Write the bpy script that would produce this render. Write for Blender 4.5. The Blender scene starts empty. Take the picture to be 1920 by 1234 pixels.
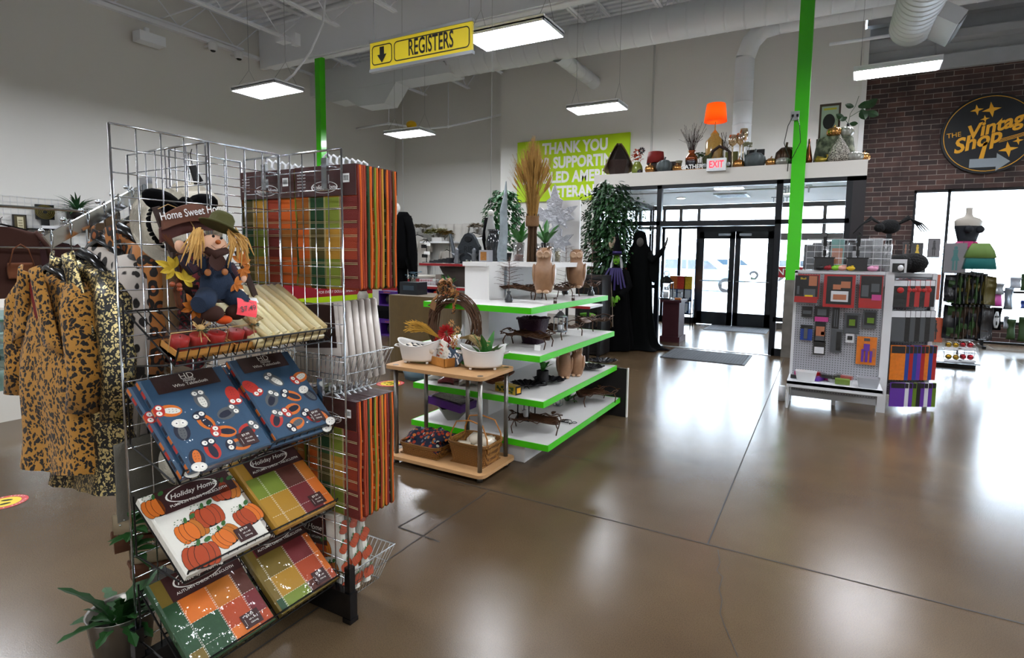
import bpy,math,random
from mathutils import Matrix,Vector,noise
import numpy as np
C=bpy.context.scene.collection
SC=bpy.context.scene
random.seed(7)
PI=math.pi
YAW,PITCH,ROLL=0.48568706638742,0.09237533292725678,0.014515933038215068
FPX,CX,CY,EYE=1030.788,1003.808,573.724,1.55
def _axes():
    cy,sy,cp,sp=math.cos(YAW),math.sin(YAW),math.cos(PITCH),math.sin(PITCH)
    f=Vector((-sy*cp,cy*cp,-sp));r=Vector((cy,sy,0));u=r.cross(f)
    return math.cos(ROLL)*r+math.sin(ROLL)*u,-math.sin(ROLL)*r+math.cos(ROLL)*u,f
AR,AU,AF=_axes()
cam=bpy.data.objects.new('camera',bpy.data.cameras.new('camera'))
C.objects.link(cam);SC.camera=cam
cam.matrix_world=Matrix(((AR.x,AU.x,-AF.x,0),(AR.y,AU.y,-AF.y,0),(AR.z,AU.z,-AF.z,EYE),(0,0,0,1)))
cam.data.sensor_width=36;cam.data.lens=FPX/1920*36
cam.data.shift_x=(960-CX)/1920;cam.data.shift_y=(CY-617)/1920
cam.data.clip_start=0.05;cam.data.clip_end=300
SC.view_settings.view_transform='Standard';SC.view_settings.look='None'
SC.view_settings.gamma=1;SC.view_settings.use_curve_mapping=False
SC.view_settings.exposure=0.6
W=bpy.data.worlds.new('sky');SC.world=W;W.use_nodes=True
_bg=W.node_tree.nodes['Background'];_bg.inputs[0].default_value=(0.72,0.86,1,1);_bg.inputs[1].default_value=15.0
LAMP=38.0
def ray(x,y):return AF+(x-CX)/FPX*AR-(y-CY)/FPX*AU
EY=Vector((0,0,EYE))
def FZ(x,y,z=0):d=ray(x,y);return EY+d*((z-EYE)/d.z)
def FY(x,y,Y):d=ray(x,y);return EY+d*(Y/d.y)
def FX(x,y,X):d=ray(x,y);return EY+d*(X/d.x)
def lin(h):
    h=h.lstrip('#');v=[int(h[i:i+2],16)/255 for i in(0,2,4)]
    return[c/12.92 if c<=.04045 else((c+.055)/1.055)**2.4 for c in v]
MC={}
def M(name,col='#808080',rough=.5,metal=0,coat=0,emit=0,bump=0,bscale=40,alpha=1,trans=0,spec=.5,vary=0,vscale=8,sheen=0,ior=1.45):
    """plain principled material, with optional noise bump and noise colour variation"""
    if name in MC:return MC[name]
    m=bpy.data.materials.new(name);m.use_nodes=True;nt=m.node_tree;b=nt.nodes['Principled BSDF']
    c=lin(col)+[1];b.inputs['Base Color'].default_value=c
    b.inputs['Roughness'].default_value=rough;b.inputs['Metallic'].default_value=metal
    b.inputs['Coat Weight'].default_value=coat;b.inputs['Coat Roughness'].default_value=.06
    b.inputs['Specular IOR Level'].default_value=spec;b.inputs['IOR'].default_value=ior
    b.inputs['Transmission Weight'].default_value=trans;b.inputs['Sheen Weight'].default_value=sheen
    if emit:b.inputs['Emission Color'].default_value=c;b.inputs['Emission Strength'].default_value=emit
    tc=nt.nodes.new('ShaderNodeTexCoord')
    if vary:
        n=nt.nodes.new('ShaderNodeTexNoise');n.inputs['Scale'].default_value=vscale;n.inputs['Detail'].default_value=4
        nt.links.new(tc.outputs['Object'],n.inputs['Vector'])
        mx=nt.nodes.new('ShaderNodeMix');mx.data_type='RGBA'
        mx.inputs[6].default_value=[min(1,v*(1-vary))for v in c[:3]]+[1];mx.inputs[7].default_value=[min(1,v*(1+vary))for v in c[:3]]+[1]
        nt.links.new(n.outputs['Fac'],mx.inputs[0]);nt.links.new(mx.outputs[2],b.inputs['Base Color'])
    if bump:
        n=nt.nodes.new('ShaderNodeTexNoise');n.inputs['Scale'].default_value=bscale;n.inputs['Detail'].default_value=3
        nt.links.new(tc.outputs['Object'],n.inputs['Vector'])
        bp=nt.nodes.new('ShaderNodeBump');bp.inputs['Strength'].default_value=min(1,bump);bp.inputs['Distance'].default_value=.01*max(1,bump)
        nt.links.new(n.outputs['Fac'],bp.inputs['Height'])
        if coat:nt.links.new(bp.outputs[0],b.inputs['Coat Normal'])
        else:nt.links.new(bp.outputs[0],b.inputs['Normal'])
    MC[name]=m;return m
def glassmat(name,tint='#ffffff',refl=.08,rough=.02,haze=0,graze=.8):
    """thin pane: see-through with a glossy share that grows at grazing angles"""
    if name in MC:return MC[name]
    m=bpy.data.materials.new(name);m.use_nodes=True;nt=m.node_tree;nt.nodes.clear();N=nt.nodes.new;L=nt.links.new
    o=N('ShaderNodeOutputMaterial');t=N('ShaderNodeBsdfTransparent');g=N('ShaderNodeBsdfGlossy');mx=N('ShaderNodeMixShader');lw=N('ShaderNodeLayerWeight')
    t.inputs[0].default_value=lin(tint)+[1];g.inputs['Roughness'].default_value=rough;lw.inputs['Blend'].default_value=.25
    mp=N('ShaderNodeMapRange');mp.inputs[3].default_value=refl;mp.inputs[4].default_value=graze
    L(lw.outputs['Facing'],mp.inputs[0]);L(mp.outputs[0],mx.inputs[0]);L(t.outputs[0],mx.inputs[1]);L(g.outputs[0],mx.inputs[2])
    last=mx
    if haze:
        d=N('ShaderNodeBsdfDiffuse');d.inputs[0].default_value=(.8,.8,.82,1);m2=N('ShaderNodeMixShader');m2.inputs[0].default_value=haze
        L(mx.outputs[0],m2.inputs[1]);L(d.outputs[0],m2.inputs[2]);last=m2
    L(last.outputs[0],o.inputs[0]);MC[name]=m;return m
def nodemat(name,fn,rough=.6,**kw):
    if name in MC:return MC[name]
    m=bpy.data.materials.new(name);m.use_nodes=True;nt=m.node_tree;b=nt.nodes['Principled BSDF']
    b.inputs['Roughness'].default_value=rough
    tc=nt.nodes.new('ShaderNodeTexCoord');fn(nt,b,tc);MC[name]=m;return m
def ramp(nt,stops,interp='CONSTANT'):
    r=nt.nodes.new('ShaderNodeValToRGB');e=r.color_ramp;e.interpolation=interp
    while len(e.elements)>1:e.elements.remove(e.elements[-1])
    e.elements[0].position=stops[0][0];e.elements[0].color=lin(stops[0][1])+[1]
    for p,c in stops[1:]:
        x=e.elements.new(p);x.color=lin(c)+[1]
    return r
def fr(o,x,y):
    """frame with origin o, x axis, y axis; z = x cross y"""
    x=Vector(x).normalized();y=Vector(y);z=x.cross(y).normalized();y=z.cross(x)
    return Matrix(((x.x,y.x,z.x,o[0]),(x.y,y.y,z.y,o[1]),(x.z,y.z,z.z,o[2]),(0,0,0,1)))
def T(x=0,y=0,z=0,rx=0,ry=0,rz=0,s=1):
    return Matrix.Translation((x,y,z))@Matrix.Rotation(rz,4,'Z')@Matrix.Rotation(ry,4,'Y')@Matrix.Rotation(rx,4,'X')@Matrix.Scale(s,4)
_txt={}
def textmesh(body,bold=0,shear=0):
    k=(body,bold,shear)
    if k in _txt:return _txt[k]
    cu=bpy.data.curves.new('t','FONT');cu.body=body;cu.offset=bold;cu.shear=shear;cu.align_x='CENTER';cu.align_y='CENTER';cu.resolution_u=3
    o=bpy.data.objects.new('t',cu);C.objects.link(o)
    me=bpy.data.meshes.new_from_object(o.evaluated_get(bpy.context.evaluated_depsgraph_get()))
    v=[x.co.copy()for x in me.vertices];f=[list(p.vertices)for p in me.polygons]
    bpy.data.objects.remove(o);bpy.data.curves.remove(cu);bpy.data.meshes.remove(me)
    _txt[k]=(v,f);return _txt[k]
class MB:
    def __init__(s):s.v=[];s.f=[];s.m=[];s.mi=0;s.X=Matrix.Identity(4)
    def add(s,vs,fs):
        n=len(s.v);s.v+=[s.X@Vector(v)for v in vs]
        for f in fs:s.f.append([i+n for i in f]);s.m.append(s.mi)
        return s
    def at(s,X):s.X=X;return s
    def mat(s,i):s.mi=i;return s
    def box(s,c,d,rz=0,rx=0,ry=0):
        R=Matrix.Rotation(rz,3,'Z')@Matrix.Rotation(ry,3,'Y')@Matrix.Rotation(rx,3,'X');c=Vector(c)
        vs=[c+R@Vector((a*d[0]/2,b*d[1]/2,e*d[2]/2))for a in(-1,1)for b in(-1,1)for e in(-1,1)]
        return s.add(vs,[(0,1,3,2),(4,6,7,5),(0,4,5,1),(2,3,7,6),(0,2,6,4),(1,5,7,3)])
    def bx(s,x0,x1,y0,y1,z0,z1):return s.box(((x0+x1)/2,(y0+y1)/2,(z0+z1)/2),(x1-x0,y1-y0,z1-z0))
    def tube(s,pts,r,n=6,closed=False,caps=True,flat=1):
        pts=[Vector(p)for p in pts];m=len(pts);rs=r if isinstance(r,(list,tuple))else[r]*m
        vs=[];prev=None
        for i,p in enumerate(pts):
            if closed:t=pts[(i+1)%m]-pts[i-1]
            else:t=pts[min(i+1,m-1)]-pts[max(i-1,0)]
            if t.length<1e-9:t=Vector((0,0,1))
            t.normalize()
            if prev is None:a=t.orthogonal().normalized()
            else:
                a=prev-t*prev.dot(t)
                if a.length<1e-6:a=t.orthogonal()
                a.normalize()
            prev=a;b=t.cross(a)
            for k in range(n):
                w=2*PI*k/n;vs.append(p+(a*math.cos(w)+b*math.sin(w)*flat)*rs[i])
        fs=[]
        for i in range(m if closed else m-1):
            j=(i+1)%m
            for k in range(n):fs.append((i*n+k,i*n+(k+1)%n,j*n+(k+1)%n,j*n+k))
        if caps and not closed:fs.append(tuple(range(n-1,-1,-1)));fs.append(tuple((m-1)*n+k for k in range(n)))
        return s.add(vs,fs)
    def lathe(s,prof,n=20,o=(0,0,0),sx=1,sy=1,rib=0,ribn=8):
        """prof: (radius, z) from bottom to top; rib: fluting depth"""
        vs=[];o=Vector(o)
        for r,z in prof:
            for k in range(n):
                w=2*PI*k/n;q=r*(1-rib*(1-abs(math.cos(w*ribn/2))))if rib else r
                vs.append(o+Vector((q*sx*math.cos(w),q*sy*math.sin(w),z)))
        fs=[]
        for i in range(len(prof)-1):
            for k in range(n):fs.append((i*n+k,i*n+(k+1)%n,(i+1)*n+(k+1)%n,(i+1)*n+k))
        if prof[0][0]>1e-5:fs.append(tuple(range(n-1,-1,-1)))
        if prof[-1][0]>1e-5:fs.append(tuple((len(prof)-1)*n+k for k in range(n)))
        return s.add(vs,fs)
    def ball(s,c,r,n=12,m=8,rz=0,rx=0,ry=0):
        r=r if isinstance(r,(list,tuple))else(r,r,r);R=Matrix.Rotation(rz,3,'Z')@Matrix.Rotation(ry,3,'Y')@Matrix.Rotation(rx,3,'X');c=Vector(c)
        vs=[c+R@Vector((0,0,-r[2]))]
        for i in range(1,m):
            a=-PI/2+PI*i/m
            for k in range(n):
                w=2*PI*k/n;vs.append(c+R@Vector((r[0]*math.cos(a)*math.cos(w),r[1]*math.cos(a)*math.sin(w),r[2]*math.sin(a))))
        vs.append(c+R@Vector((0,0,r[2])));fs=[]
        for k in range(n):
            fs.append((0,1+(k+1)%n,1+k));fs.append((len(vs)-1,1+(m-2)*n+k,1+(m-2)*n+(k+1)%n))
            for i in range(m-2):fs.append((1+i*n+k,1+i*n+(k+1)%n,1+(i+1)*n+(k+1)%n,1+(i+1)*n+k))
        return s.add(vs,fs)
    def prism(s,poly,z0,z1):
        n=len(poly);vs=[(p[0],p[1],z0)for p in poly]+[(p[0],p[1],z1)for p in poly]
        return s.add(vs,[tuple(range(n-1,-1,-1)),tuple(range(n,2*n))]+[(i,(i+1)%n,n+(i+1)%n,n+i)for i in range(n)])
    def poly(s,pts):return s.add(pts,[tuple(range(len(pts)))])
    def disc(s,x,y,rx,ry=None,z=0,n=14,a=0):
        ry=ry or rx;c,d=math.cos(a),math.sin(a)
        return s.poly([(x+c*rx*math.cos(2*PI*k/n)-d*ry*math.sin(2*PI*k/n),y+d*rx*math.cos(2*PI*k/n)+c*ry*math.sin(2*PI*k/n),z)for k in range(n)])
    def rect(s,x0,y0,x1,y1,z=0):return s.poly([(x0,y0,z),(x1,y0,z),(x1,y1,z),(x0,y1,z)])
    def text(s,body,x,y,size,z=0,bold=0,shear=0,sx=1,rot=0):
        v,f=textmesh(body,bold,shear);c,d=math.cos(rot),math.sin(rot)
        return s.add([(x+size*(sx*p.x*c-p.y*d),y+size*(sx*p.x*d+p.y*c),z)for p in v],f)
    def grid(s,fn,nu,nv,thick=0):
        """fn(u,v)->point, u,v in 0..1; with thick>0 a closed slab"""
        P=[[Vector(fn(i/nu,j/nv))for j in range(nv+1)]for i in range(nu+1)]
        vs=[p for row in P for p in row];W_=nv+1
        fs=[(i*W_+j,(i+1)*W_+j,(i+1)*W_+j+1,i*W_+j+1)for i in range(nu)for j in range(nv)]
        if thick:
            N=[]
            for i in range(nu+1):
                for j in range(nv+1):
                    a=P[min(i+1,nu)][j]-P[max(i-1,0)][j];b=P[i][min(j+1,nv)]-P[i][max(j-1,0)]
                    q=a.cross(b);N.append(P[i][j]-(q.normalized()if q.length>1e-12 else Vector((0,0,1)))*thick)
            n0=len(vs);vs+=N
            fs+=[(n0+f[3],n0+f[2],n0+f[1],n0+f[0])for f in list(fs)]
            e=[i*W_ for i in range(nu+1)]+[nu*W_+j for j in range(1,nv+1)]+[i*W_+nv for i in range(nu-1,-1,-1)]+[j for j in range(nv-1,0,-1)]
            fs+=[(e[k],n0+e[k],n0+e[(k+1)%len(e)],e[(k+1)%len(e)])for k in range(len(e))]
        return s.add(vs,fs)
    def leaf(s,p,d,L,w,up=(0,0,1),bend=.25,n=4,lobes=None):
        """a pointed leaf blade from p along d, curved and creased"""
        d=Vector(d).normalized();u=Vector(up);sd=d.cross(u)
        if sd.length<.05:sd=d.orthogonal()
        sd.normalize();nn=sd.cross(d);p=Vector(p);vs=[]
        for i in range(n+1):
            t=i/n;wd=w*math.sin(PI*min(1,t*.92+.06))**.8 if lobes is None else w*lobes[i%len(lobes)]
            c=p+d*L*t-nn*(bend*L*t*t)
            vs+=[c-sd*wd/2+nn*wd*.15,c,c+sd*wd/2+nn*wd*.15]
        fs=[]
        for i in range(n):
            a=i*3;fs+=[(a,a+1,a+4,a+3),(a+1,a+2,a+5,a+4)]
        return s.add(vs,fs)
    def build(s,name,mats,parent=None,smooth=False,world=False,label=None):
        me=bpy.data.meshes.new(name);vs=s.v
        if world and parent is not None:I=parent['_b'];I=Matrix([I[i*4:i*4+4]for i in range(4)]).inverted();vs=[I@v for v in vs]
        me.from_pydata([tuple(v)for v in vs],[],s.f)
        for m in(mats if isinstance(mats,(list,tuple))else[mats]):me.materials.append(m)
        me.polygons.foreach_set('material_index',s.m)
        if smooth:me.polygons.foreach_set('use_smooth',[len(f)<=4 for f in s.f])
        me.update()
        o=bpy.data.objects.new(name,me);C.objects.link(o)
        if parent is not None:o.parent=parent
        if label:o['label']=label
        return o
BASES=[]
def thing(name,label,cat,loc=(0,0,0),rz=0,group=None):
    o=bpy.data.objects.new(name,None);C.objects.link(o);o.location=tuple(loc);o.rotation_euler=(0,0,rz);o.empty_display_size=.05
    B=Matrix.Translation(loc)@Matrix.Rotation(rz,4,'Z');o['_b']=[B[i][j]for i in range(4)for j in range(4)];BASES.append(o)
    return tag(o,label,cat,group)
def tag(o,label,cat,group=None):
    o['label']=label;o['category']=cat
    if group:o['group']=group
    return o
def struct(o):o['kind']='structure';return o
def kids(o):return[c for c in bpy.data.objects if c.parent==o]
def dup(root,loc,rz=0,label=None,group=None,scale=None,k=None):
    r=root.copy();C.objects.link(r);r.location=loc;r.rotation_euler=(0,0,rz)
    if scale:r.scale=(scale,)*3 if not isinstance(scale,(tuple,list))else scale
    if label:r['label']=label
    if group:r['group']=group
    for ch in(k if k is not None else kids(root)):
        c=ch.copy();C.objects.link(c);c.parent=r
        for g in kids(ch):
            d=g.copy();C.objects.link(d);d.parent=c
    return r
WHITE=M('white_paint','#e4e2dd',.6,bump=.05,bscale=90)
CEILW=M('ceiling_white','#eef1f6',.55)
BLACKF=M('black_frame','#0b0e14',.35,spec=.4)
CHROME=M('chrome','#c8ccd0',.12,1)
BLACKW=M('black_wire','#0a0a0b',.3)
GREENP=M('green_paint','#3cc000',.28,coat=.4)
BLACKC=M('black_cloth','#030304',1,spec=.15)
WPLAS=M('white_plastic','#e6e8ea',.3)
PAPERW=M('white_paper','#f1f1ee',.6)
BLACKP=M('black_plastic','#0d0d0f',.25)
GLASS=glassmat('clear_glass')
FILM=glassmat('clear_film',refl=.05,rough=.2,graze=.25)
# ================================================================ the room
def floor_nodes(nt,b,tc):
    N,L=nt.nodes.new,nt.links.new
    n=N('ShaderNodeTexNoise');n.inputs['Scale'].default_value=.55;n.inputs['Detail'].default_value=5;L(tc.outputs['Object'],n.inputs['Vector'])
    r=ramp(nt,[(.3,'#49392a'),(.5,'#5b4a36'),(.72,'#6b5942')],'LINEAR');L(n.outputs['Fac'],r.inputs[0])
    f=N('ShaderNodeTexNoise');f.inputs['Scale'].default_value=230;f.inputs['Detail'].default_value=2;L(tc.outputs['Object'],f.inputs['Vector'])
    fr_=ramp(nt,[(0,'#8c8c8c'),(.58,'#ffffff'),(.72,'#fffaf0')],'LINEAR');L(f.outputs['Fac'],fr_.inputs[0])
    mx=N('ShaderNodeMix');mx.data_type='RGBA';mx.blend_type='MULTIPLY';mx.inputs[0].default_value=1;L(r.outputs[0],mx.inputs[6]);L(fr_.outputs[0],mx.inputs[7])
    L(mx.outputs[2],b.inputs['Base Color'])
    rr=N('ShaderNodeMapRange');rr.inputs[3].default_value=.16;rr.inputs[4].default_value=.26;L(n.outputs['Fac'],rr.inputs[0]);L(rr.outputs[0],b.inputs['Roughness'])
    bp=N('ShaderNodeBump');bp.inputs['Strength'].default_value=.06;bp.inputs['Distance'].default_value=.004;L(f.outputs['Fac'],bp.inputs['Height']);L(bp.outputs[0],b.inputs['Normal'])
    b.inputs['Specular IOR Level'].default_value=.31
FLOOR=nodemat('polished_concrete',floor_nodes)
m=MB().bx(-13.2,9.2,-9.2,14.6,-.12,0)
struct(m.build('floor',FLOOR))
JOINT=M('joint_filler','#2b2723',.7)
m=MB()
def cut(a,b,w=.008):
    a,b=Vector(a),Vector(b);d=(b-a).normalized();s=Vector((-d.y,d.x,0))*w/2
    m.poly([a-s,b-s,b+s,a+s])
J1=FZ(917,920,.0015);J2=FZ(1327,1020,.0015)
z=.0015
cut((-12.9,J1.y+.03,z),(9,J2.y-.02,z));cut((J2.x,J2.y,z),(J2.x-.02,9.3,z));cut((J1.x,J1.y,z),(J1.x,-9,z))
a=FZ(747,988,z);b=FZ(803,957,z);cut(a,b,.01);b=FZ(824,1016,z);cut(a,b,.01)
cut((-12.9,7.2,z),(-2.2,7.2,z));cut((-7,-9,z),(-7,14,z));cut((2.7,3,z),(2.7,13,z))
pts=[FZ(x,y,z)for x,y in((1346,1030),(1350,1055),(1344,1070),(1355,1082),(1348,1105),(1354,1125),(1350,1150),(1358,1172),(1370,1200),(1384,1232))]
for p,q in zip(pts,pts[1:]):cut(p,q,.0035)
cut(FZ(1115,796,z),FZ(1172,803,z));cut(FZ(1030,851,z),FZ(1108,863,z))
struct(m.build('trim_floor_joints',JOINT))
GREYW=M('grey_wall_paint','#aaadb1',.6,vary=.12,vscale=5,bump=.1,bscale=30)
WALLM=M('wall_paint','#dddbd6',.75,bump=.06,bscale=120)
DECKZ=7.15
struct(MB().bx(-13.2,-13,-9.2,14.6,0,DECKZ).build('wall_left',WALLM))
struct(MB().bx(-13,-8.05,14.4,14.6,0,DECKZ).build('wall_back',WALLM))
struct(MB().bx(-13.2,9.2,-9.2,-9,0,DECKZ).build('wall_rear',WALLM))
struct(MB().bx(9,9.2,-9,14,0,DECKZ).build('wall_right',WALLM))
VX0,VX1=-3.82,.45
m=MB().bx(-8.05,VX0,13.1,13.4,0,DECKZ).bx(VX0,.41,13.1,13.4,2.9,DECKZ).bx(-8.05,-7.85,13.4,14.4,0,DECKZ)
struct(m.build('wall_front',WALLM))
struct(MB().bx(.41,.5,13.06,13.5,3.0,6.1).build('trim_wall_end',M('white_trim','#dddddb',.5)))
struct(MB().bx(-3.87,-3.83,13.06,13.1,3.0,7).build('trim_wall_seam',M('white_trim2','#bdbcb9',.5)))
def brick_nodes(nt,b,tc):
    N,L=nt.nodes.new,nt.links.new
    s=N('ShaderNodeSeparateXYZ');L(tc.outputs['Object'],s.inputs[0]);cb=N('ShaderNodeCombineXYZ');L(s.outputs[0],cb.inputs[0]);L(s.outputs[2],cb.inputs[1])
    t=N('ShaderNodeTexBrick');L(cb.outputs[0],t.inputs['Vector']);t.inputs['Scale'].default_value=1
    t.inputs['Brick Width'].default_value=.30;t.inputs['Row Height'].default_value=.098;t.inputs['Mortar Size'].default_value=.006;t.inputs['Mortar Smooth'].default_value=.2
    t.inputs['Color1'].default_value=lin('#5d4038')+[1];t.inputs['Color2'].default_value=lin('#3a2d2b')+[1];t.inputs['Mortar'].default_value=lin('#8a8078')+[1];t.inputs['Bias'].default_value=.1
    n=N('ShaderNodeTexNoise');n.inputs['Scale'].default_value=3;n.inputs['Detail'].default_value=6;L(tc.outputs['Object'],n.inputs['Vector'])
    r=ramp(nt,[(.25,'#9a9a9a'),(.62,'#ffffff'),(.75,'#ffffff')],'LINEAR');L(n.outputs['Fac'],r.inputs[0])
    mx=N('ShaderNodeMix');mx.data_type='RGBA';mx.blend_type='MULTIPLY';mx.inputs[0].default_value=1;L(t.outputs['Color'],mx.inputs[6]);L(r.outputs[0],mx.inputs[7])
    L(mx.outputs[2],b.inputs['Base Color'])
    bp=N('ShaderNodeBump');bp.inputs['Strength'].default_value=.6;bp.inputs['Distance'].default_value=.01;bp.invert=True;L(t.outputs['Fac'],bp.inputs['Height']);L(bp.outputs[0],b.inputs['Normal'])
BRICK=nodemat('painted_brick',brick_nodes,.8)
WX0=FY(1713,380,13.4).x;WZ1=FY(1713,357,13.4).z;BZ=FY(1612,150,13.4).z;WXR=8.2;WZ0=.35
m=MB().bx(.45,WX0,13.4,13.7,0,BZ).bx(WX0,9,13.4,13.7,WZ1,BZ).bx(WXR,9,13.4,13.7,0,WZ1).bx(WX0,WXR,13.4,13.7,0,WZ0)
struct(m.build('wall_front_brick',BRICK))
m=MB().bx(.45,9,13.42,13.7,BZ,DECKZ).bx(.45,9,13.3,13.42,BZ,BZ+.27).bx(.45,9,13.1,13.42,5.72,5.86).bx(.45,9,13.2,13.42,6.2,6.5)
struct(m.build('wall_front_upper',GREYW))
WN=struct(thing('window_1','wide shop window with slim dark frame in the brick wall','window',(WX0,13.5,WZ0)))
del WN['category']
m=MB().bx(WX0,WXR,13.44,13.54,WZ1-.05,WZ1).bx(WX0,WXR,13.44,13.54,WZ0,WZ0+.06)
x1=FY(1779,380,13.45).x
for x in(WX0+.025,x1,x1+2.0,x1+4,WXR-.03):m.bx(x-.025,x+.025,13.44,13.54,WZ0,WZ1)
m.build('window_frame',BLACKF,WN,world=True)
MB().bx(WX0,WXR,13.48,13.49,WZ0,WZ1).build('window_pane',GLASS,WN,world=True)
m=MB();y=-9
prof=[]
while y<14.5:
    m.bx(-13.2,9.2,y,y+.1,DECKZ,DECKZ+.02);m.bx(-13.2,9.2,y+.1,y+.2,DECKZ+.06,DECKZ+.08);m.bx(-13.2,9.2,y+.095,y+.105,DECKZ,DECKZ+.07);m.bx(-13.2,9.2,y+.195,y+.205,DECKZ,DECKZ+.07);y+=.2
struct(m.build('ceiling',M('deck_paint','#eceff5',.5)))
m=MB().bx(-12.98,9,9.45,9.55,6.14,7.15).bx(-12.65,9,9.36,9.64,6.12,6.16).bx(-12.98,9,9.36,9.64,7.08,7.14)
struct(m.build('trim_girder',CEILW))
m=MB().bx(-12.98,9,1.45,1.55,6.14,7.15).bx(-12.98,9,1.36,1.64,6.12,6.16)
struct(m.build('trim_girder_near',CEILW))
def joist(m,x,y0,y1,zb=6.42,zt=7.1):
    for s in(-.035,.035):
        m.box((x+s,(y0+y1)/2,zb),(.05,y1-y0-.9,.012));m.box((x+s,(y0+y1)/2,zb+.02),(.008,y1-y0-.9,.04))
        m.box((x+s,(y0+y1)/2,zt),(.05,y1-y0,.012));m.box((x+s,(y0+y1)/2,zt-.02),(.008,y1-y0,.04))
    k=max(4,int((y1-y0)/.65));k+=k%2;st=(y1-y0)/k
    for i in range(k):
        a,b=(zt,zb)if i%2==0 else(zb,zt)
        m.tube([(x,y0+i*st,a),(x,y0+(i+1)*st,b)],.013,5)
jx=[-12.9+1.62*i for i in range(14)]
for nm,y0,y1 in(('trim_joists_near',-6.5,1.4),('trim_joists_middle',1.6,9.4),('trim_joists_far',9.6,13.9)):
    m=MB()
    for x in jx:
        if nm.endswith('far'):
            joist(m,x,y0,14.35 if x<-8 else 13.05)
        else:joist(m,x,y0,y1)
    if not nm.endswith('far'):
        for yy in((y0+y1)/2-1.6,(y0+y1)/2+1.6):m.tube([(-13,yy,6.5),(8,yy,6.5)],.015,4)
        for i in range(len(jx)-1):m.tube([(jx[i],y0+2.4,6.45),(jx[i+1],y0+2.4,7.05)],.012,4);m.tube([(jx[i],y0+2.4,7.05),(jx[i+1],y0+2.4,6.45)],.012,4)
    struct(m.build(nm,CEILW))
struct(MB().bx(-13,-12.88,-9,9.4,6.32,6.40).build('trim_ledger',CEILW))
for nm,x,w in(('trim_green_column_far',FY(606,300,9.5).x,.33),('trim_green_column',-.555,0)):
    pass
px0=FY(599,300,9.5).x;px1=px0+.16
struct(MB().bx(px0,px1,9.42,9.42+px1-px0,0,6.12).build('trim_green_column_far',GREENP))
gx0,gx1=FY(1470,560,9.42).x,FY(1495.5,560,9.42).x
gz=FY(1480,525,9.42).z
GC=struct(MB().bx(gx0,gx1,9.42,9.42+gx1-gx0,gz,6.12).build('trim_green_column',GREENP))
struct(MB().bx(gx0-.005,gx1+.005,9.415,9.425+gx1-gx0,0,gz).build('trim_column_base',M('bare_steel','#77736c',.35,.6,vary=.35,vscale=9)))
t=thing('power_outlet','grey outlet box with two plugs and dangling cords on the green column','outlet',(FY(1491,218,9.4).x,9.4,FY(1491,218,9.4).z))
MB().box((0,-.02,0),(.12,.05,.13)).build('outlet_box',M('grey_metal','#a3a6a5',.4,.6),t)
for s in(-.03,.035):MB().box((s,-.06,-.005),(.03,.04,.035)).build('plug',BLACKP,t)
for s,d in((-.03,-.1),(.035,.06)):
    MB().tube([(s,-.07,-.02),(s+d*.6,-.06,-.15),(s+d,-.06,-.4),(d*.3-.02,-.05,-.62),(-.06,-.02,-.7),(-.08,.15,-.95)],.006,5).build('cord',BLACKP,t)
# ================================================================ vestibule
FYV=9.46
zt=3.005;zb=2.775
struct(MB().bx(VX0,.44,9.45,10.6,zb,zt).bx(VX0,.44,10.6,13.1,2.76,2.9).build('wall_vestibule_header',M('header_paint','#d2cdc5',.6)))
fm=struct(thing('window_2','black framed glass front of the entrance vestibule','window',(-1.7,FYV,0)));del fm['category']
m=MB()
def post(x0,x1,z0=0,z1=2.775,y=FYV):m.bx(x0,x1,y,y+.1,z0,z1)
xl=FY(1237,350,FYV).x;xm=FY(1463,340,FYV).x;xr=FY(1597,338,FYV).x;mr0,mr1=2.09,2.16
m.bx(VX0,.44,FYV,FYV+.1,2.71,2.775)
post(VX0,VX0+.12);post(xl-.04,xl+.04);post(xm-.045,xm+.045);post(xr-.06,xr+.02)
m.bx(VX0,xr,FYV,FYV+.1,mr0,mr1);m.bx(xm,xr,FYV,FYV+.1,.55,.62);m.bx(xm,xr,FYV,FYV+.1,0,.12);m.bx(VX0,xl,FYV,FYV+.1,0,.12);m.bx(VX0,xl,FYV,FYV+.1,1.0,1.06)
m.bx(xl+.04,xm-.04,FYV-.06,FYV+.16,2.07,2.16)
m.build('window_frame',BLACKF,fm,world=True)
m=MB()
for a,b,z0,z1 in((VX0+.12,xl-.04,.12,mr0),(VX0+.12,xl-.04,mr1,2.71),(xl+.04,xm-.045,mr1,2.71),(xm+.045,xr-.06,.12,mr0),(xm+.045,xr-.06,mr1,2.71)):m.bx(a,b,FYV+.045,FYV+.05,z0,z1)
m.build('window_pane',GLASS,fm,world=True)
struct(MB().bx(xr+.02,.44,9.46,9.6,0,2.775).build('trim_dark_panel',M('dark_brown_panel','#1f1a1c',.5)))
RED=M('entrance_red','#9a1020',.4)
for x0,x1,body in((1455,1533,'ENTRANCE'),(1180,1233,'ENTRANCE')):
    a=FY(x0,512,FYV+.06);b=FY(x1,512,FYV+.06);zc=FY((x0+x1)/2,511,FYV+.06).z;w=b.x-a.x
    if x0<1300:a=Vector((b.x-.72,0,0));w=.72
    t=tag(MB().mat(0).bx(a.x,b.x,FYV+.03,FYV+.042,zc-.085,zc+.085).at(fr((0,FYV+.028,0),(1,0,0),(0,0,1))).mat(1).text(body,(a.x+b.x)/2,zc,.14,bold=.01,sx=.95).build('entrance_decal',[RED,PAPERW]),'red ENTRANCE strip on the glass %s'%('right of the open doorway, behind the green column' if x0>1300 else 'left of the doorway, behind the witches'),'sign')
GT=M('grey_lettering','#8d9699',.6)
X=fr((0,FYV+.036,0),(-1,0,0),(0,0,1))
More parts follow.
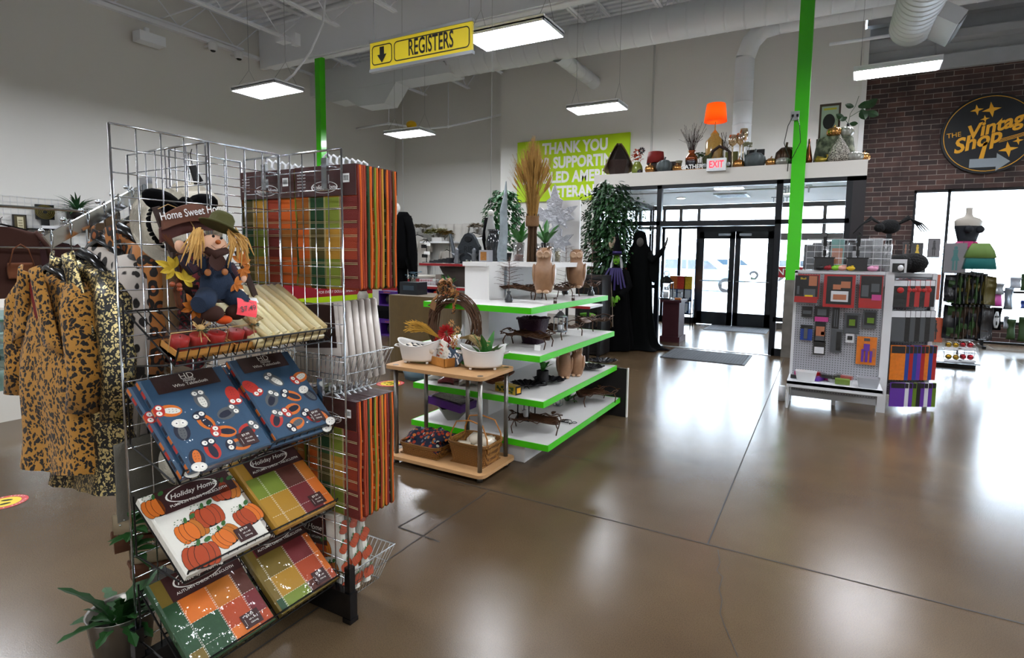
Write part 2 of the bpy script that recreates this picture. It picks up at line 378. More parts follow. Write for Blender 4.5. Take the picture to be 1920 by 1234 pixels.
p=FY(1520,354,FYV);q=FY(1507,373,FYV)
tag(MB().at(X).text('THRIFT',-p.x+.24,p.z,.16,bold=.01).text('OUTLET',-q.x+.24,q.z,.12,bold=.01).build('window_lettering',GT),'grey mirror-reversed lettering high on the vestibule glass right of the doorway','lettering')
sd=struct(thing('window_3','street side glazing of the vestibule','window',(-1.7,13.15,0)));del sd['category']
m=MB();Y2=13.12
dl0=FY(1309,500,Y2).x;dl1=FY(1448,500,Y2).x;dtop=2.14
def P2(x0,x1,z0=0,z1=2.76):m.bx(x0,x1,Y2,Y2+.1,z0,z1)
m.bx(VX0,.44,Y2,Y2+.1,2.66,2.76)
for x in(VX0+.05,FY(1244,450,Y2).x,FY(1275,450,Y2).x,dl0-.03,dl1+.03,FY(1545,430,Y2).x,.4):P2(x-.035,x+.035)
m.bx(dl0,dl1,Y2,Y2+.1,dtop,dtop+.16);m.bx(VX0,dl0,Y2,Y2+.1,dtop+.07,dtop+.13);m.bx(VX0,dl0,Y2,Y2+.1,0,.14);m.bx(dl1,.44,Y2,Y2+.1,0,.14);m.bx(dl1,.44,Y2,Y2+.1,1.95,2.1);m.bx(VX0,.44,Y2,Y2+.1,2.34,2.40)
m.build('window_frame',BLACKF,sd,world=True)
MB().bx(VX0,dl0,Y2+.04,Y2+.045,.1,2.7).bx(dl1,.44,Y2+.04,Y2+.045,.1,2.7).bx(dl0,dl1,Y2+.04,Y2+.045,dtop+.1,2.7).build('window_pane',GLASS,sd,world=True)
dmid=(dl0+dl1)/2
DARKD=M('dark_door_frame','#141b22',.35)
for k,(a,b)in enumerate(((dl0,dmid-.004),(dmid+.004,dl1))):
    d=struct(thing('door_%d'%(k+1),'dark framed glass entrance door, %s leaf'%('left','right')[k],'door',((a+b)/2,Y2,0)));del d['category']
    st=.115;w=b-a;m=MB()
    m.bx(-w/2,-w/2+st,0,.05,.01,dtop).bx(w/2-st,w/2,0,.05,.01,dtop).bx(-w/2,w/2,0,.05,.01,.3).bx(-w/2,w/2,0,.05,dtop-.16,dtop)
    m.build('door_frame',DARKD,d);MB().bx(-w/2+st,w/2-st,.022,.028,.3,dtop-.16).build('door_pane',GLASS,d)
    s=1 if k==0 else-1
    MB().tube([(-w/2+.05,-.05,1.02),(w/2-.05,-.05,1.02)],.012,6).build('push_bar',M('brushed_steel','#8f9599',.3,.9),d)
    MB().box((s*(w/2-.22),-.06,dtop-.07),(.26,.06,.05)).build('door_closer',M('brushed_steel'),d)
m=MB().bx(VX0,VX0+.06,9.5,13.1,0,.12).bx(VX0,VX0+.06,9.5,13.1,2.66,2.76).bx(VX0,VX0+.06,9.5,13.1,2.09,2.16)
for y in(10.6,11.9,13.05):m.bx(VX0,VX0+.06,y-.03,y+.03,0,2.76)
ws=struct(thing('window_4','left side glazing of the vestibule','window',(VX0,11.3,0)));del ws['category']
m.build('window_frame',BLACKF,ws,world=True)
MB().bx(VX0+.03,VX0+.035,9.5,13.1,.1,2.7).build('window_pane',glassmat('tinted_glass','#b8c4c8',.12),ws,world=True)
struct(MB().bx(.38,.44,9.6,13.1,0,2.76).build('wall_vestibule_side',M('vestibule_dark','#20242b',.5)))
struct(MB().bx(.3,.38,12.0,12.3,0,2.76).build('trim_red_post',M('red_post','#a51226',.4)))
for px,py in((1277,371),(1478,362)):
    p=FZ(px,py,2.755);t=thing('recessed_light','small round recessed light in the vestibule ceiling, %s'%('left one' if px<1400 else 'right one beside the green column'),'light',(p.x,p.y,2.755),group='vestibule downlights')
    MB().lathe([(.09,-.012),(.1,0)],20).build('trim_ring',WPLAS,t);MB().lathe([(.075,-.014),(.07,-.008)],20).build('lens',M('lamp_lens','#fff6e8',.5,emit=14),t)
p=FZ(1373,366,2.755);t=thing('air_vent','white slotted vent in the vestibule ceiling','vent',(p.x,p.y,2.75))
MB().box((0,0,0),(.6,.6,.02)).build('vent_frame',WPLAS,t)
m=MB()
for k in range(5):m.box((0,-.2+.1*k,-.012),(.5,.045,.01))
m.build('slot',BLACKP,t)
struct(MB().bx(xl,xm,9.44,9.5,0,.008).build('trim_threshold',M('aluminium','#b9bcc0',.35,.8)))
struct(MB().bx(-60,60,13.75,120,-.14,-.04).build('ground_outside',M('pale_asphalt','#c9ccce',.9,vary=.08,vscale=.5)))
# ================================================================ hanging lights, ducts, signs
LED=M('led_panel','#f4f8ff',.5,emit=LAMP)
def highbay(loc,w,d,label,rz=0,top=7.145,tubes=False,extra=None):
    t=thing('hanging_light',label,'light',loc,rz,'hanging ceiling lights')
    MB().box((0,0,.055),(w,d,.05)).box((0,0,.09),(w*.6,d*.35,.05)).bx(-w/2,-w/2+.012,-d/2,d/2,0,.05).bx(w/2-.012,w/2,-d/2,d/2,0,.05).bx(-w/2,w/2,-d/2,-d/2+.012,0,.05).bx(-w/2,w/2,d/2-.012,d/2,0,.05).build('housing',CEILW,t)
    if tubes:
        for k in range(4):
            y=-d/2+d*(k+.5)/4;MB().tube([(-w/2+.04,y,.0),(w/2-.04,y,0)],.019,8).build('tube_lamp',M('lit_tube','#f6f8ff',.5,emit=LAMP*1.4),t)
        MB().box((0,0,.027),(w-.03,d-.03,.006)).build('reflector',M('reflector','#f0f0f0',.2),t)
    else:MB().bx(-w/2+.014,w/2-.014,-d/2+.014,d/2-.014,.004,.028).build('diffuser',LED,t)
    m=MB();h=top-loc[2]
    for s in(-1,1):
        m.tube([(s*w*.42,0,.45),(s*w*.42,0,h)],.003,4);m.tube([(s*w*.42,-d*.4,.08),(s*w*.42,0,.45),(s*w*.42,d*.4,.08)],.003,4)
    m.build('cable',M('thin_cable','#7b7f84',.5),t)
    return t
HL=4.5
highbay((-3.95,6.72,HL),1.25,.62,'big rectangular LED light right behind the yellow REGISTERS sign')
highbay((-9.35,6.95,HL),1.22,.62,'LED light hanging left of the far green column')
highbay((-9.38,10.92,HL),1.15,.62,'far LED light with a small yellow balloon over it, near the room corner')
highbay((-4.28,10.65,HL),1.1,.6,'LED light hanging above the green THANK YOU board')
highbay((.78,10.48,HL),1.15,.5,'tube light hanging in front of the brick wall',rz=-.05,tubes=True)
for x,y in((1.5,6.7),(6.2,6.7),(6.2,10.5),(-3.9,2.6),(1.5,2.6),(-9.4,2.6),(6.2,2.6),(-3.9,-1.8),(1.5,-1.8),(-9.4,-1.8),(-3.9,-6),(1.5,-6),(6.2,-3)):
    highbay((x,y,HL),1.2,.62,'LED light over the shop floor, outside the picture')
tag(MB().ball((-9.3,10.9,4.72),(.13,.13,.1),14,10).build('balloon',M('yellow_balloon','#e8b800',.35),None,smooth=True),'small yellow balloon resting on top of the far LED light','balloon')
tag(MB().tube([(-8.95,6.95,4.58),(-8.75,7.05,4.75),(-8.6,7.3,5.2),(-8.6,7.6,5.8),(-8.62,7.7,6.42)],.02,6).build('light_cable',CEILW,smooth=True),'white power cord rising from the LED light left of the far green column','cord')
SPIRAL=M('duct_paint','#d3d6d9',.45)
def duct(m,a,b,r,n=24,seam=.35):
    a,b=Vector(a),Vector(b);L=(b-a).length;k=max(2,int(L/seam));pts=[];rs=[]
    for i in range(k+1):
        for e,q in((-.04,r),(-.006,r),(0,r+.007),(.006,r),(.04,r)):
            t=min(1,max(0,i/k+e/L));pts.append(a.lerp(b,t));rs.append(q)
    m.tube(pts,rs,n)
m=MB();duct(m,(-8.3,11.3,6.17),(9,11.3,6.17),.33);duct(m,(-5.5,11.3,5.95),(-5.35,13.08,5.82),.16,18)
struct(m.build('trim_round_duct',SPIRAL,smooth=True))
m=MB().bx(-13,-8.2,11.0,11.6,5.86,6.5)
m.at(fr((0,11.02,0),(1,0,0),(0,0,1))).prism([(-12.6,5.86),(-12.2,5.62),(-11.6,5.62),(-11.2,5.4),(-10.3,5.38),(-9.9,5.86)],-.5,.0)
struct(m.build('trim_box_duct',SPIRAL))
p0=FY(1388,300,11.8);xb=p0.x;r=.18
pts=[(xb,11.8,2.9),(xb,11.8,5.45),(xb+.1,11.8,5.75),(xb+.3,11.8,5.95),(xb+.6,11.8,6.0),(9,11.8,6.0)]
m=MB();duct(m,pts[0],pts[1],r,seam=.42);m.tube(pts[1:5],r,24);duct(m,pts[4],pts[5],r,seam=.5)
struct(m.build('trim_drop_duct',SPIRAL,smooth=True))
struct(MB().tube([(-1.7,12.95,2.9),(-1.7,12.95,6.9)],.028,8).build('trim_wall_pipe',CEILW,smooth=True))
m=MB();duct(m,(.93,3.0,5.05),(.93,10.35,5.05),.30,28,.16);m.lathe([(0,0),(.3,0),(.3,.02),(0,.02)],28)
m=MB();duct(m,(.93,3.0,5.08),(.93,10.3,5.08),.29,28,.16)
struct(m.build('trim_spiral_duct',SPIRAL,smooth=True))
t=thing('duct_diffuser','box air diffuser on the side of the big spiral duct','vent',(1.28,9.9,4.9))
MB().at(T(0,0,0,ry=.6)).box((0,0,0),(.34,.9,.2)).build('diffuser_box',SPIRAL,t)
MB().at(T(0,0,0,ry=.6)).box((.18,0,0),(.02,.8,.14)).build('grille',M('grille_grey','#8b8f92',.5),t)
m=MB()
for y in(4,7,9.5):m.tube([(.7,y,5.2),(.7,y,7)],.005,4);m.tube([(1.16,y,5.2),(1.16,y,7)],.005,4)
struct(m.build('trim_duct_hangers',CEILW))
m=MB()
m.tube([(-12.9,12.6,5.3),(-11.6,12.6,5.33),(-10.9,13.4,5.28),(-10.2,13.6,5.32),(-8.1,13.6,5.5)],.03,6)
for x,y,z in((-11.6,12.6,5.33),(-10.2,13.6,5.32),(-8.3,13.6,5.5)):m.tube([(x,y,z),(x,y,6.6)],.014,5);m.ball((x,y,z),.05,8,6)
m.tube([(-11,9.3,6.05),(8,9.3,6.05)],.02,6);m.tube([(-8,12.6,6.45),(8,12.6,6.45)],.022,6);m.tube([(-.2,12.2,5.62),(.9,12.2,5.62)],.03,6)
struct(m.build('trim_pipes',CEILW,smooth=True))
t=thing('junction_box','white junction boxes under the ceiling girder by the far green column','box',(-11.0,9.0,6.42))
MB().box((-.35,-.1,-.02),(.3,.2,.12)).build('box_body',CEILW,t);MB().box((.05,-.1,-.08),(.14,.14,.26)).build('box_body',CEILW,t)
a=FX(285,68,-12.7)
t=thing('wall_projector_box','white boxy emergency light high on the left wall','light',(-12.95,a.y,a.z))
MB().box((.15,0,-.05),(.28,.5,.2)).build('housing',CEILW,t);MB().box((.05,0,.1),(.08,.08,.2)).build('bracket',CEILW,t)
for i,(x,y)in enumerate(((399,87),(448,103))):
    p=FX(x,y,-12.7);t=thing('security_camera','small white security camera on the left wall, %s of the two'%('left' if i==0 else 'right'),'camera',tuple(p),group='wall cameras')
    MB().lathe([(.045,-.1),(.09,-.08),(.1,.06),(.06,.1)],16).build('housing',WPLAS,t);MB().lathe([(0,-.13),(.04,-.12),(.06,-.095)],12).build('lens',BLACKP,t)
    MB().bx(-.3,0,-.02,.02,.02,.06).build('bracket',CEILW,t)
SZ=3.78
A=FZ(700,135,SZ);B=FZ(883,95,SZ)
sy=(A.y+B.y)/2;t=thing('registers_sign','yellow hanging REGISTERS sign with a black down arrow','sign',((A.x+B.x)/2,sy,SZ))
w=B.x-A.x;h=FY(700,80,sy).z-SZ
YEL=M('sign_yellow','#ffe32e',.5)
YEL2=M('sign_yellow_glow','#ffe04a',.4);INK=M('sign_ink','#231f20',.5)
X=fr((0,-.018,0),(1,0,0),(0,0,1))
MB().bx(-w/2,w/2,-.015,.015,0,h).build('sign_panel',YEL,t)
m=MB().at(X)
def rring(x0,y0,x1,y1,r,wd,z=0):
    def rr(x0,y0,x1,y1,r):return[(cx+r*math.cos(a),cy+r*math.sin(a))for cx,cy,a0 in((x1-r,y1-r,0),(x0+r,y1-r,PI/2),(x0+r,y0+r,PI),(x1-r,y0+r,1.5*PI))for a in[a0+PI/2*k/5 for k in range(6)]]
    o=rr(x0,y0,x1,y1,r);i=rr(x0+wd,y0+wd,x1-wd,y1-wd,max(.001,r-wd));n=len(o)
    m.add([(p[0],p[1],z)for p in o+i],[(k,(k+1)%n,n+(k+1)%n,n+k)for k in range(n)])
x1_=-w/2+w*.235
rring(-w/2+.03,.05,x1_,h-.05,.05,.012);rring(x1_+.03,.05,w/2-.03,h-.05,.05,.012)
cx=(-w/2+.03+x1_)/2;hh=h/2
m.poly([(cx-.035,hh+h*.27,0),(cx-.035,hh,0),(cx-.075,hh,0),(cx,hh-h*.3,0),(cx+.075,hh,0),(cx+.035,hh,0),(cx+.035,hh+h*.27,0)])
m.text('REGISTERS',x1_+(w/2-x1_)/2,hh,h*.78,z=.001,bold=.012,sx=.54)
m.build('lettering',INK,t)
MB().bx(-w/2-.01,w/2+.01,-.025,.025,-.025,.012).bx(-w/2-.01,w/2+.01,-.025,.025,h-.012,h+.02).build('rail',M('aluminium'),t)
MB().tube([(-w/2+.05,0,h),(-w/2+.05,0,2.6)],.003,4).tube([(w/2-.05,0,h),(w/2-.05,0,2.6)],.003,4).build('cable',M('thin_cable'),t)
Yb=13.06;a=FY(971,268,Yb);b=FY(1182,248,Yb);c=FY(1182,372,Yb)
t=thing('thank_you_board','lime green wall board reading THANK YOU FOR SUPPORTING DISABLED AMERICAN VETERANS','sign',((a.x+b.x)/2,Yb,c.z))
w=b.x-a.x;h=b.z-c.z
MB().bx(-w/2,w/2,-.02,.03,0,h).build('board',M('lime_board','#b5d900',.5),t)
m=MB().at(fr((0,-.023,0),(1,0,0),(0,0,1)))
for i,s in enumerate(('THANK YOU','FOR SUPPORTING','DISABLED AMERICAN','VETERANS')):m.text(s,.1,h*(.845-.235*i),h*.245,bold=.04,sx=.8)
m.build('lettering',PAPERW,t)
Yr=13.34;c=FY(1853,250,Yr);rx=c.x-FY(1762,250,Yr).x;top=FY(1866,177,Yr).z;bot=FY(1853,324,Yr).z
rz_=(top-bot)/2;cz=(top+bot)/2;r=max(rx,rz_);print('vintage',rx,rz_)
t=thing('round_wall_sign','round black and gold THE Vintage Shop sign with grey arrow on brick','sign',(c.x,Yr,cz))
r=rz_*1.02
MB().at(fr((0,0,0),(1,0,0),(0,0,1))).prism([(r*math.cos(k*PI/32),r*math.sin(k*PI/32))for k in range(64)],-.05,.03).build('disc',M('sign_black','#0c0f14',.45),t)
GOLD=M('sign_gold','#e0a11c',.5)
m=MB().at(fr((0,-.034,0),(1,0,0),(0,0,1)))
def ring(r0,r1,n=64):m.add([(q*math.cos(k*2*PI/n),q*math.sin(k*2*PI/n),0)for q in(r0,r1)for k in range(n)],[(k,(k+1)%n,n+(k+1)%n,n+k)for k in range(n)])
ring(r*.93,r*.945)
def star(x,y,s):
    pts=[]
    for k in range(4):
        a0=PI/2*k+.15;a1=a0+PI/4
        pts+=[(x+s*math.cos(a0),y+s*math.sin(a0),0),(x+s*.32*math.cos(a1),y+s*.32*math.sin(a1),0)]
    m.poly(pts)
star(-.28*r,.62*r,.14*r);star(.02*r,.6*r,.2*r);star(-.1*r,.38*r,.1*r);star(.42*r,-.42*r,.2*r);star(.6*r,-.22*r,.11*r)
m.text('THE',-.72*r,.02*r,.17*r,bold=.005,rot=.1);m.text('Vintage',.18*r,.2*r,.46*r,bold=.03,shear=.35,rot=.27);m.text('Shop',-.25*r,-.18*r,.5*r,bold=.03,shear=.35,rot=.27)
for k in range(3):m.add([(.22*r,(-.17-.035*k)*r,0),(.92*r,(.02-.035*k)*r,0),(.92*r,(.035-.035*k)*r,0),(.22*r,(-.155-.035*k)*r,0)],[(0,1,2,3)])
m.poly([(-.08*r,-.2*r,0),(0,-.2*r,0),(-.06*r,-.62*r,0),(-.16*r,-.62*r,0)])
m.build('gold_lettering',GOLD,t)
m=MB().at(fr((0,-.04,0),(1,0,0),(0,0,1))).poly([(-.35*r,-.84*r,0),(.2*r,-.84*r,0),(.2*r,-.95*r,0),(.48*r,-.72*r,0),(.2*r,-.5*r,0),(.2*r,-.62*r,0),(-.35*r,-.62*r,0)])
m.build('arrow',M('sign_silver','#8f979c',.35,.7),t)
# ================================================================ gridwall rack, front left
RX=-2.05;RY0=.95;RY1=1.567;SQ=.0772
def gridpanel(m,a,b,z0=.11,z1=1.95,r=.0024,rf=.0042):
    a,b=Vector(a),Vector(b);n=max(1,round((b-a).length/SQ));k=round((z1-z0)/SQ)
    for i in range(n+1):
        p=a.lerp(b,i/n);q=rf if i in(0,n)else r
        m.tube([(p.x,p.y,z0),(p.x,p.y,z1)],q,6)
    nn=Vector((-(b-a).y,(b-a).x)).normalized()*.004
    for j in range(k+1):
        z=z0+(z1-z0)*j/k;o=nn if 0<j<k else nn*0;q=rf if j in(0,k)else r
        m.tube([(a.x+o.x,a.y+o.y,z),(b.x+o.x,b.y+o.y,z)],q,6)
RACK=thing('gridwall_rack','tall chrome wire grid display rack with sloping black shelves and hooks at front left','display rack',(-2.05,1.3,0))
for a,b in(((RX,RY0),(RX,RY1)),((-2.31,1.59),(-1.69,1.57)),((-2.67,1.3),(RX,1.27)),((-2.36,1.3),(-2.38,1.62))):
    m=MB();gridpanel(m,a,b);m.build('grid_panel',CHROME,RACK,world=True,smooth=True)
for x0,x1,y0,y1 in((-2.07,-2.03,.93,1.6),(-2.35,-1.675,1.56,1.6),(-2.7,-2.03,1.27,1.31)):
    MB().bx(x0,x1,y0,y1,.02,.13).box((x1-.02,y1-.02,.12),(.03,.03,.24)).box((x0+.02,y0+.02,.12),(.03,.03,.24)).box((x1-.02,y1-.02,.01),(.045,.045,.02)).box((x0+.02,y0+.02,.01),(.045,.045,.02)).build('base_leg',BLACKP,RACK,world=True)
for x,y,z in((-1.78,1.575,1.86),(-2.16,1.585,1.86),(-1.83,1.575,.97),(-2.2,1.585,.97)):
    MB().box((x,y-.006,z),(.03,.012,.12)).tube([(x,y,z+.02),(x,y+.02,z+.03),(x,y+.27,z+.045),(x,y+.29,z+.07)],.0035,6).build('peg_hook',CHROME,RACK,world=True)
SH=[(1.36,1.195,1.25),(1.09,.815,.865),(.70,.485,.535),(.385,.155,.205)]
XL=-1.765
for zb_,z0,z1 in SH:
    m=MB();y0,y1=RY0+.01,RY1-.005
    for y in[y0+(y1-y0)*i/18 for i in range(19)]:
        e=i in(0,18)if False else False
        m.tube([(RX+.012,y,zb_-.012),(XL,y,z0),(XL+.028,y,z1)],.0021 if y not in(y0,y1)else.0032,5)
    for x,z in((RX+.012,zb_-.012),(XL,z0),(XL+.028,z1),((RX+XL)/2,(zb_+z0)/2-.01)):m.tube([(x,y0,z-.003),(x,y1,z-.003)],.0032,6)
    for y in(y0,y1):m.tube([(RX+.005,y,zb_+.01),(RX+.005,y,zb_-.2),(XL-.03,y,z0-.004)],.0032,6)
    m.build('wire_shelf',BLACKW,RACK,world=True)
def basket(z1,z0,x0=-2.28,x1=-1.725,y0=1.6,y1=1.885):
    m=MB();i=.035
    T_=[(x0,y0,z1),(x1,y0,z1),(x1,y1,z1),(x0,y1,z1)];B_=[(x0+i,y0+.005,z0),(x1-i,y0+.005,z0),(x1-i,y1-2*i,z0),(x0+i,y1-2*i,z0)]
    m.tube(T_,.0042,6,closed=True);m.tube(B_,.0026,5,closed=True)
    Mi=[Vector(a).lerp(Vector(b),.5)for a,b in zip(T_,B_)];m.tube(Mi,.002,5,closed=True)
    for e in range(4):
        a,b=Vector(T_[e]),Vector(T_[(e+1)%4]);c,d=Vector(B_[e]),Vector(B_[(e+1)%4]);n=round((b-a).length/.027)
        for k in range(n):m.tube([a.lerp(b,k/n),c.lerp(d,k/n)],.0018,4)
    for k in range(1,9):x=x0+i+(x1-x0-2*i)*k/9;m.tube([(x,y0,z0),(x,y1-2*i,z0)],.0018,4)
    m.build('wire_basket',CHROME,RACK,world=True)
basket(1.12,.965);basket(.185,.045)
pa=FX(84,441,-2.55);pb=FX(268,345,-2.55)
m=MB();X=fr(pa,(pb-pa),(0,0,1));L=(pb-pa).length
d=(pb-pa).normalized()
up=Vector((1,0,0)).cross(d).normalized()
if up.z<0:up=-up
def arm_pt(t,o=0,s=0):return pa+d*(L*t)+up*o+Vector((s,0,0))
m.add([arm_pt(t,o,s)for t in(-.02,1.0)for o in(-.048,.0)for s in(-.008,.008)],[(0,1,3,2),(4,6,7,5),(0,4,5,1),(2,3,7,6),(0,2,6,4),(1,5,7,3)])
m.box(arm_pt(1.0,-.02),(.06,.02,.09))
m.build('waterfall_arm',CHROME,RACK,world=True)
HT=[.02,.2,.37,.54,.69,.84]
for t in[0]+HT[1:]:
    MB().tube([arm_pt(t,0),arm_pt(t,.012)],.002,5).ball(arm_pt(t,.018),.0095,12,8).build('ball_stop',CHROME,RACK,smooth=True,world=True)
def spots(name,base,dark,scale,thr,rough=.85,rings=False,gold=False):
    def fn(nt,b,tc):
        N,L=nt.nodes.new,nt.links.new
        n=N('ShaderNodeTexNoise');n.inputs['Scale'].default_value=scale*.6;L(tc.outputs['Object'],n.inputs['Vector'])
        ad=N('ShaderNodeMix');ad.data_type='RGBA';ad.inputs[0].default_value=.035;L(tc.outputs['Object'],ad.inputs[6]);L(n.outputs['Color'],ad.inputs[7])
        mp=N('ShaderNodeMapping');mp.inputs['Scale'].default_value=(1.15,1.15,.8);L(ad.outputs[2],mp.inputs[0])
        v=N('ShaderNodeTexVoronoi');v.inputs['Scale'].default_value=scale;v.inputs['Randomness'].default_value=.8;L(mp.outputs[0],v.inputs['Vector'])
        if rings:r=ramp(nt,[(0,base[1]),(thr*.5,base[1]),(thr*.58,dark),(thr,dark),(thr*1.08,base[0])],'LINEAR')
        else:r=ramp(nt,[(0,dark),(thr,dark),(thr*1.15,base[0])],'LINEAR')
        L(v.outputs['Distance'],r.inputs[0]);L(r.outputs[0],b.inputs['Base Color'])
        if gold:rm=ramp(nt,[(0,'#ffffff'),(thr,'#ffffff'),(thr*1.1,'#000000')],'LINEAR');L(v.outputs['Distance'],rm.inputs[0]);L(rm.outputs[0],b.inputs['Metallic']);b.inputs['Roughness'].default_value=.3
        b.inputs['Sheen Weight'].default_value=0 if gold else.12
        n2=N('ShaderNodeTexNoise');n2.inputs['Scale'].default_value=300;L(tc.outputs['Object'],n2.inputs['Vector']);bp=N('ShaderNodeBump');bp.inputs['Strength'].default_value=.4;bp.inputs['Distance'].default_value=.003;L(n2.outputs['Fac'],bp.inputs['Height']);L(bp.outputs[0],b.inputs['Normal'])
    return nodemat(name,fn,rough)
LEO=spots('cheetah_fur',['#b07c2c'],'#120b06',62,.43)
GOLDS=spots('gold_stud_cloth',['#060505'],'#d9c58a',85,.42,gold=True)
SNOW=spots('snow_leopard_fur',['#b9b0a6'],'#1d1816',24,.34)
LEO2=spots('leopard_fur',['#a5672c','#8a4a1c'],'#140c07',24,.5,rings=True)
TANF=M('tan_suede','#7d6142',.9,sheen=.3,bump=.3,bscale=200)
MUST=M('mustard_wool','#5f5118',.9,bump=.5,bscale=150)
def bandana(nt,b,tc):
    N,L=nt.nodes.new,nt.links.new;v=N('ShaderNodeTexVoronoi');v.inputs['Scale'].default_value=40;L(tc.outputs['Object'],v.inputs['Vector'])
    r=ramp(nt,[(0,'#8d8a8a'),(.12,'#6d0f16'),(.35,'#0c0507'),(.6,'#5a0a12')]);L(v.outputs['Distance'],r.inputs[0]);L(r.outputs[0],b.inputs['Base Color'])
BANDC=nodemat('red_black_print',bandana,.8)
HANGER=M('black_hanger','#0b0b0c',.2)
def coat(name,label,px,Y,mat_,ztop,L_,wid=.25,sleeve=.56,cat='coat',flare=1.1,seed=1,collar=True,lining=None,depth=.05,xc=None,cuff=None):
    R_=random.Random(seed)
    x=FY(px,470,Y).x if xc is None else xc
    t=thing(name,label,cat,(x,Y,ztop),0)
    prof=[(0,.26,.6),(-.015,.36,.7),(-.045,.78,.8),(-.08,.95,.95),(-.2,1.0,1.2),(-.38,.97,1.25),(-.58,1.02,1.4),(-.8,flare,1.55),(-1,flare*1.04,1.65)]
    def P_(u,v):
        s=v*(len(prof)-1);i=min(int(s),len(prof)-2);f=s-i;a,b_=prof[i],prof[i+1]
        z=(a[0]+(b_[0]-a[0])*f)*L_;rx=wid*(a[1]+(b_[1]-a[1])*f);ry=depth*(a[2]+(b_[2]-a[2])*f);w=2*PI*u
        k=max(0,v-.3)*.35;fold=1+k*math.sin(5*w+seed+2*v)+k*.5*math.sin(9*w+seed*2)
        return(rx*math.cos(w)*(1+.02*math.sin(7*z*9)),ry*math.sin(w)*fold+.01*math.sin(12*z+seed),z+.012*math.sin(3*w+seed)*v)
    MB().grid(P_,44,26).build('body',mat_,t,smooth=True)
    for s in(-1,1):
        pts=[(s*wid*.8,0,-.05*L_),(s*wid*.98,-.004,-.16*L_),(s*wid*1.1,-.012,-.4*L_),(s*wid*(1.12+.05*s),-.02,-sleeve*L_*.85),(s*wid*1.1,-.03,-sleeve*L_*1.18)]
        MB().tube(pts,[.035,.062,.058,.052,.05],14,flat=.75).build('sleeve',mat_,t,smooth=True)
    if collar:
        for s in(-1,1):
            def cl(u,v,s=s):
                x0=s*(.02+.055*v);return(x0+s*u*(.06+.07*v),-depth*.9-.02*math.sin(PI*u)-.01,.005-v*.24+u*(.03-.07*v))
            MB().grid(cl,6,8,.006).build('collar',mat_,t,smooth=True)
    if lining:
        MB().grid(lambda u,v:((u-.5)*.09*(1-v)+.0,-depth*.9-.004,-.01-v*.2),4,6,.003).build('lining',lining,t)
    h=t;zt_=.045
    MB().tube([(-.17,0,-.05),(-.08,0,.005),(0,0,.03),(.08,0,.005),(.17,0,-.05)],[.012,.02,.022,.02,.012],8,flat=.6).build('hanger',HANGER,h,smooth=True)
    return t
def hook(t,topz):
    """chrome hook from the hanger up to the arm"""
    MB().tube([(0,0,.03),(0,0,topz*.55),(.014,0,topz*.75),(.018,0,topz*.9),(.004,0,topz+.012),(-.014,0,topz),(-.014,0,topz-.025)],.0022,6).build('hanger_hook',CHROME,t,smooth=True)
specs=[
 ('leopard_coat','golden cheetah-print fur coat with wide collar and red lining, front of the hanging rail',LEO,.73,.225,1.12,'coat',M('red_lining','#6d0d12',.5)),
 ('studded_jacket','black long jacket covered in gold studs, second on the hanging rail',GOLDS,.86,.225,1.1,'jacket',None),
 ('snow_leopard_coat','pale grey spotted fur coat, third on the hanging rail',SNOW,.72,.2,1.0,'coat',None),
 ('leopard_jacket','brown leopard print jacket with rosettes, fourth on the hanging rail',LEO2,.78,.2,1.0,'jacket',None),
 ('suede_jacket','tan suede jacket on the hanging rail behind the leopard jacket',TANF,.7,.19,1.0,'jacket',None),
 ('mustard_jacket','mustard wool jacket hanging deep in the grid rack',MUST,.7,.18,1.0,'jacket',None)]
for i,(nm,lb,mt,L_,wd,fl,ct,ln)in enumerate(specs):
    hp=arm_pt(HT[i]+.03,0);drop=.155-.012*i
    t=coat(nm,lb,0,hp.y,mt,hp.z-drop,L_,wd,seed=i+3,flare=fl,cat=ct,lining=ln,xc=hp.x+[-.02,.075,.095,.10,.12,.13][i],collar=i in(0,1,3),depth=.05 if i<2 else.04)
    k=[c for c in kids(t)if c.name.startswith('hanger')][0]
    hook(t,drop)
    for c in kids(t):
        if c.name.startswith('hanger_hook'):c.location=(hp.x-t.location.x,0,0)
t=coat('printed_shirt','dark red and black bandana print shirt hanging in the grid rack',0,1.24,BANDC,1.66,.55,.16,seed=12,cat='shirt',xc=-2.27,collar=False,depth=.03)
hook(t,.1)
def pk(n,c,**k):return M('pkg_'+n,c,.55,coat=.9,bump=1.6,bscale=14,**k)
PAL=[pk('blue','#2b4a64'),pk('navy','#141a2e'),pk('orange','#cf6a1c'),pk('red','#b52a1c'),pk('grey','#55585a'),pk('white','#dcd8cc'),pk('maroon','#33100f'),pk('brown_card','#2c1714'),
       pk('gold','#a97d1f'),pk('green','#1f4426'),pk('lime','#6f8026'),pk('rust','#a63f16'),pk('plum','#6d1d22'),pk('brown','#4f2418'),pk('amber','#b4681a'),M('pkg_print','#e8e4da',.6),pk('leafgreen','#2f5f28'),pk('dark','#140d0b'),pk('olive','#6f5b1c')]
(BL,NV,OR,RD,GY,WH,MR,BC,GO,GN,LI,RU,PL,BR,AM,PR,LG,DK,OL)=range(19)
def slab(m,w,L,t,e=.006,bow=0):
    lo=[(0,0),(w,0),(w,L),(0,L)];hi=[(e,e),(w-e,e),(w-e,L-e),(e,L-e)]
    vs=[(x,y,0)for x,y in lo]+[(x,y,t-e)for x,y in lo]+[(x,y,t)for x,y in hi]
    fs=[(3,2,1,0),(8,9,10,11)]
    for k in range(4):j=(k+1)%4;fs+=[(k,j,4+j,4+k),(4+k,4+j,8+j,8+k)]
    return m.add(vs,fs)
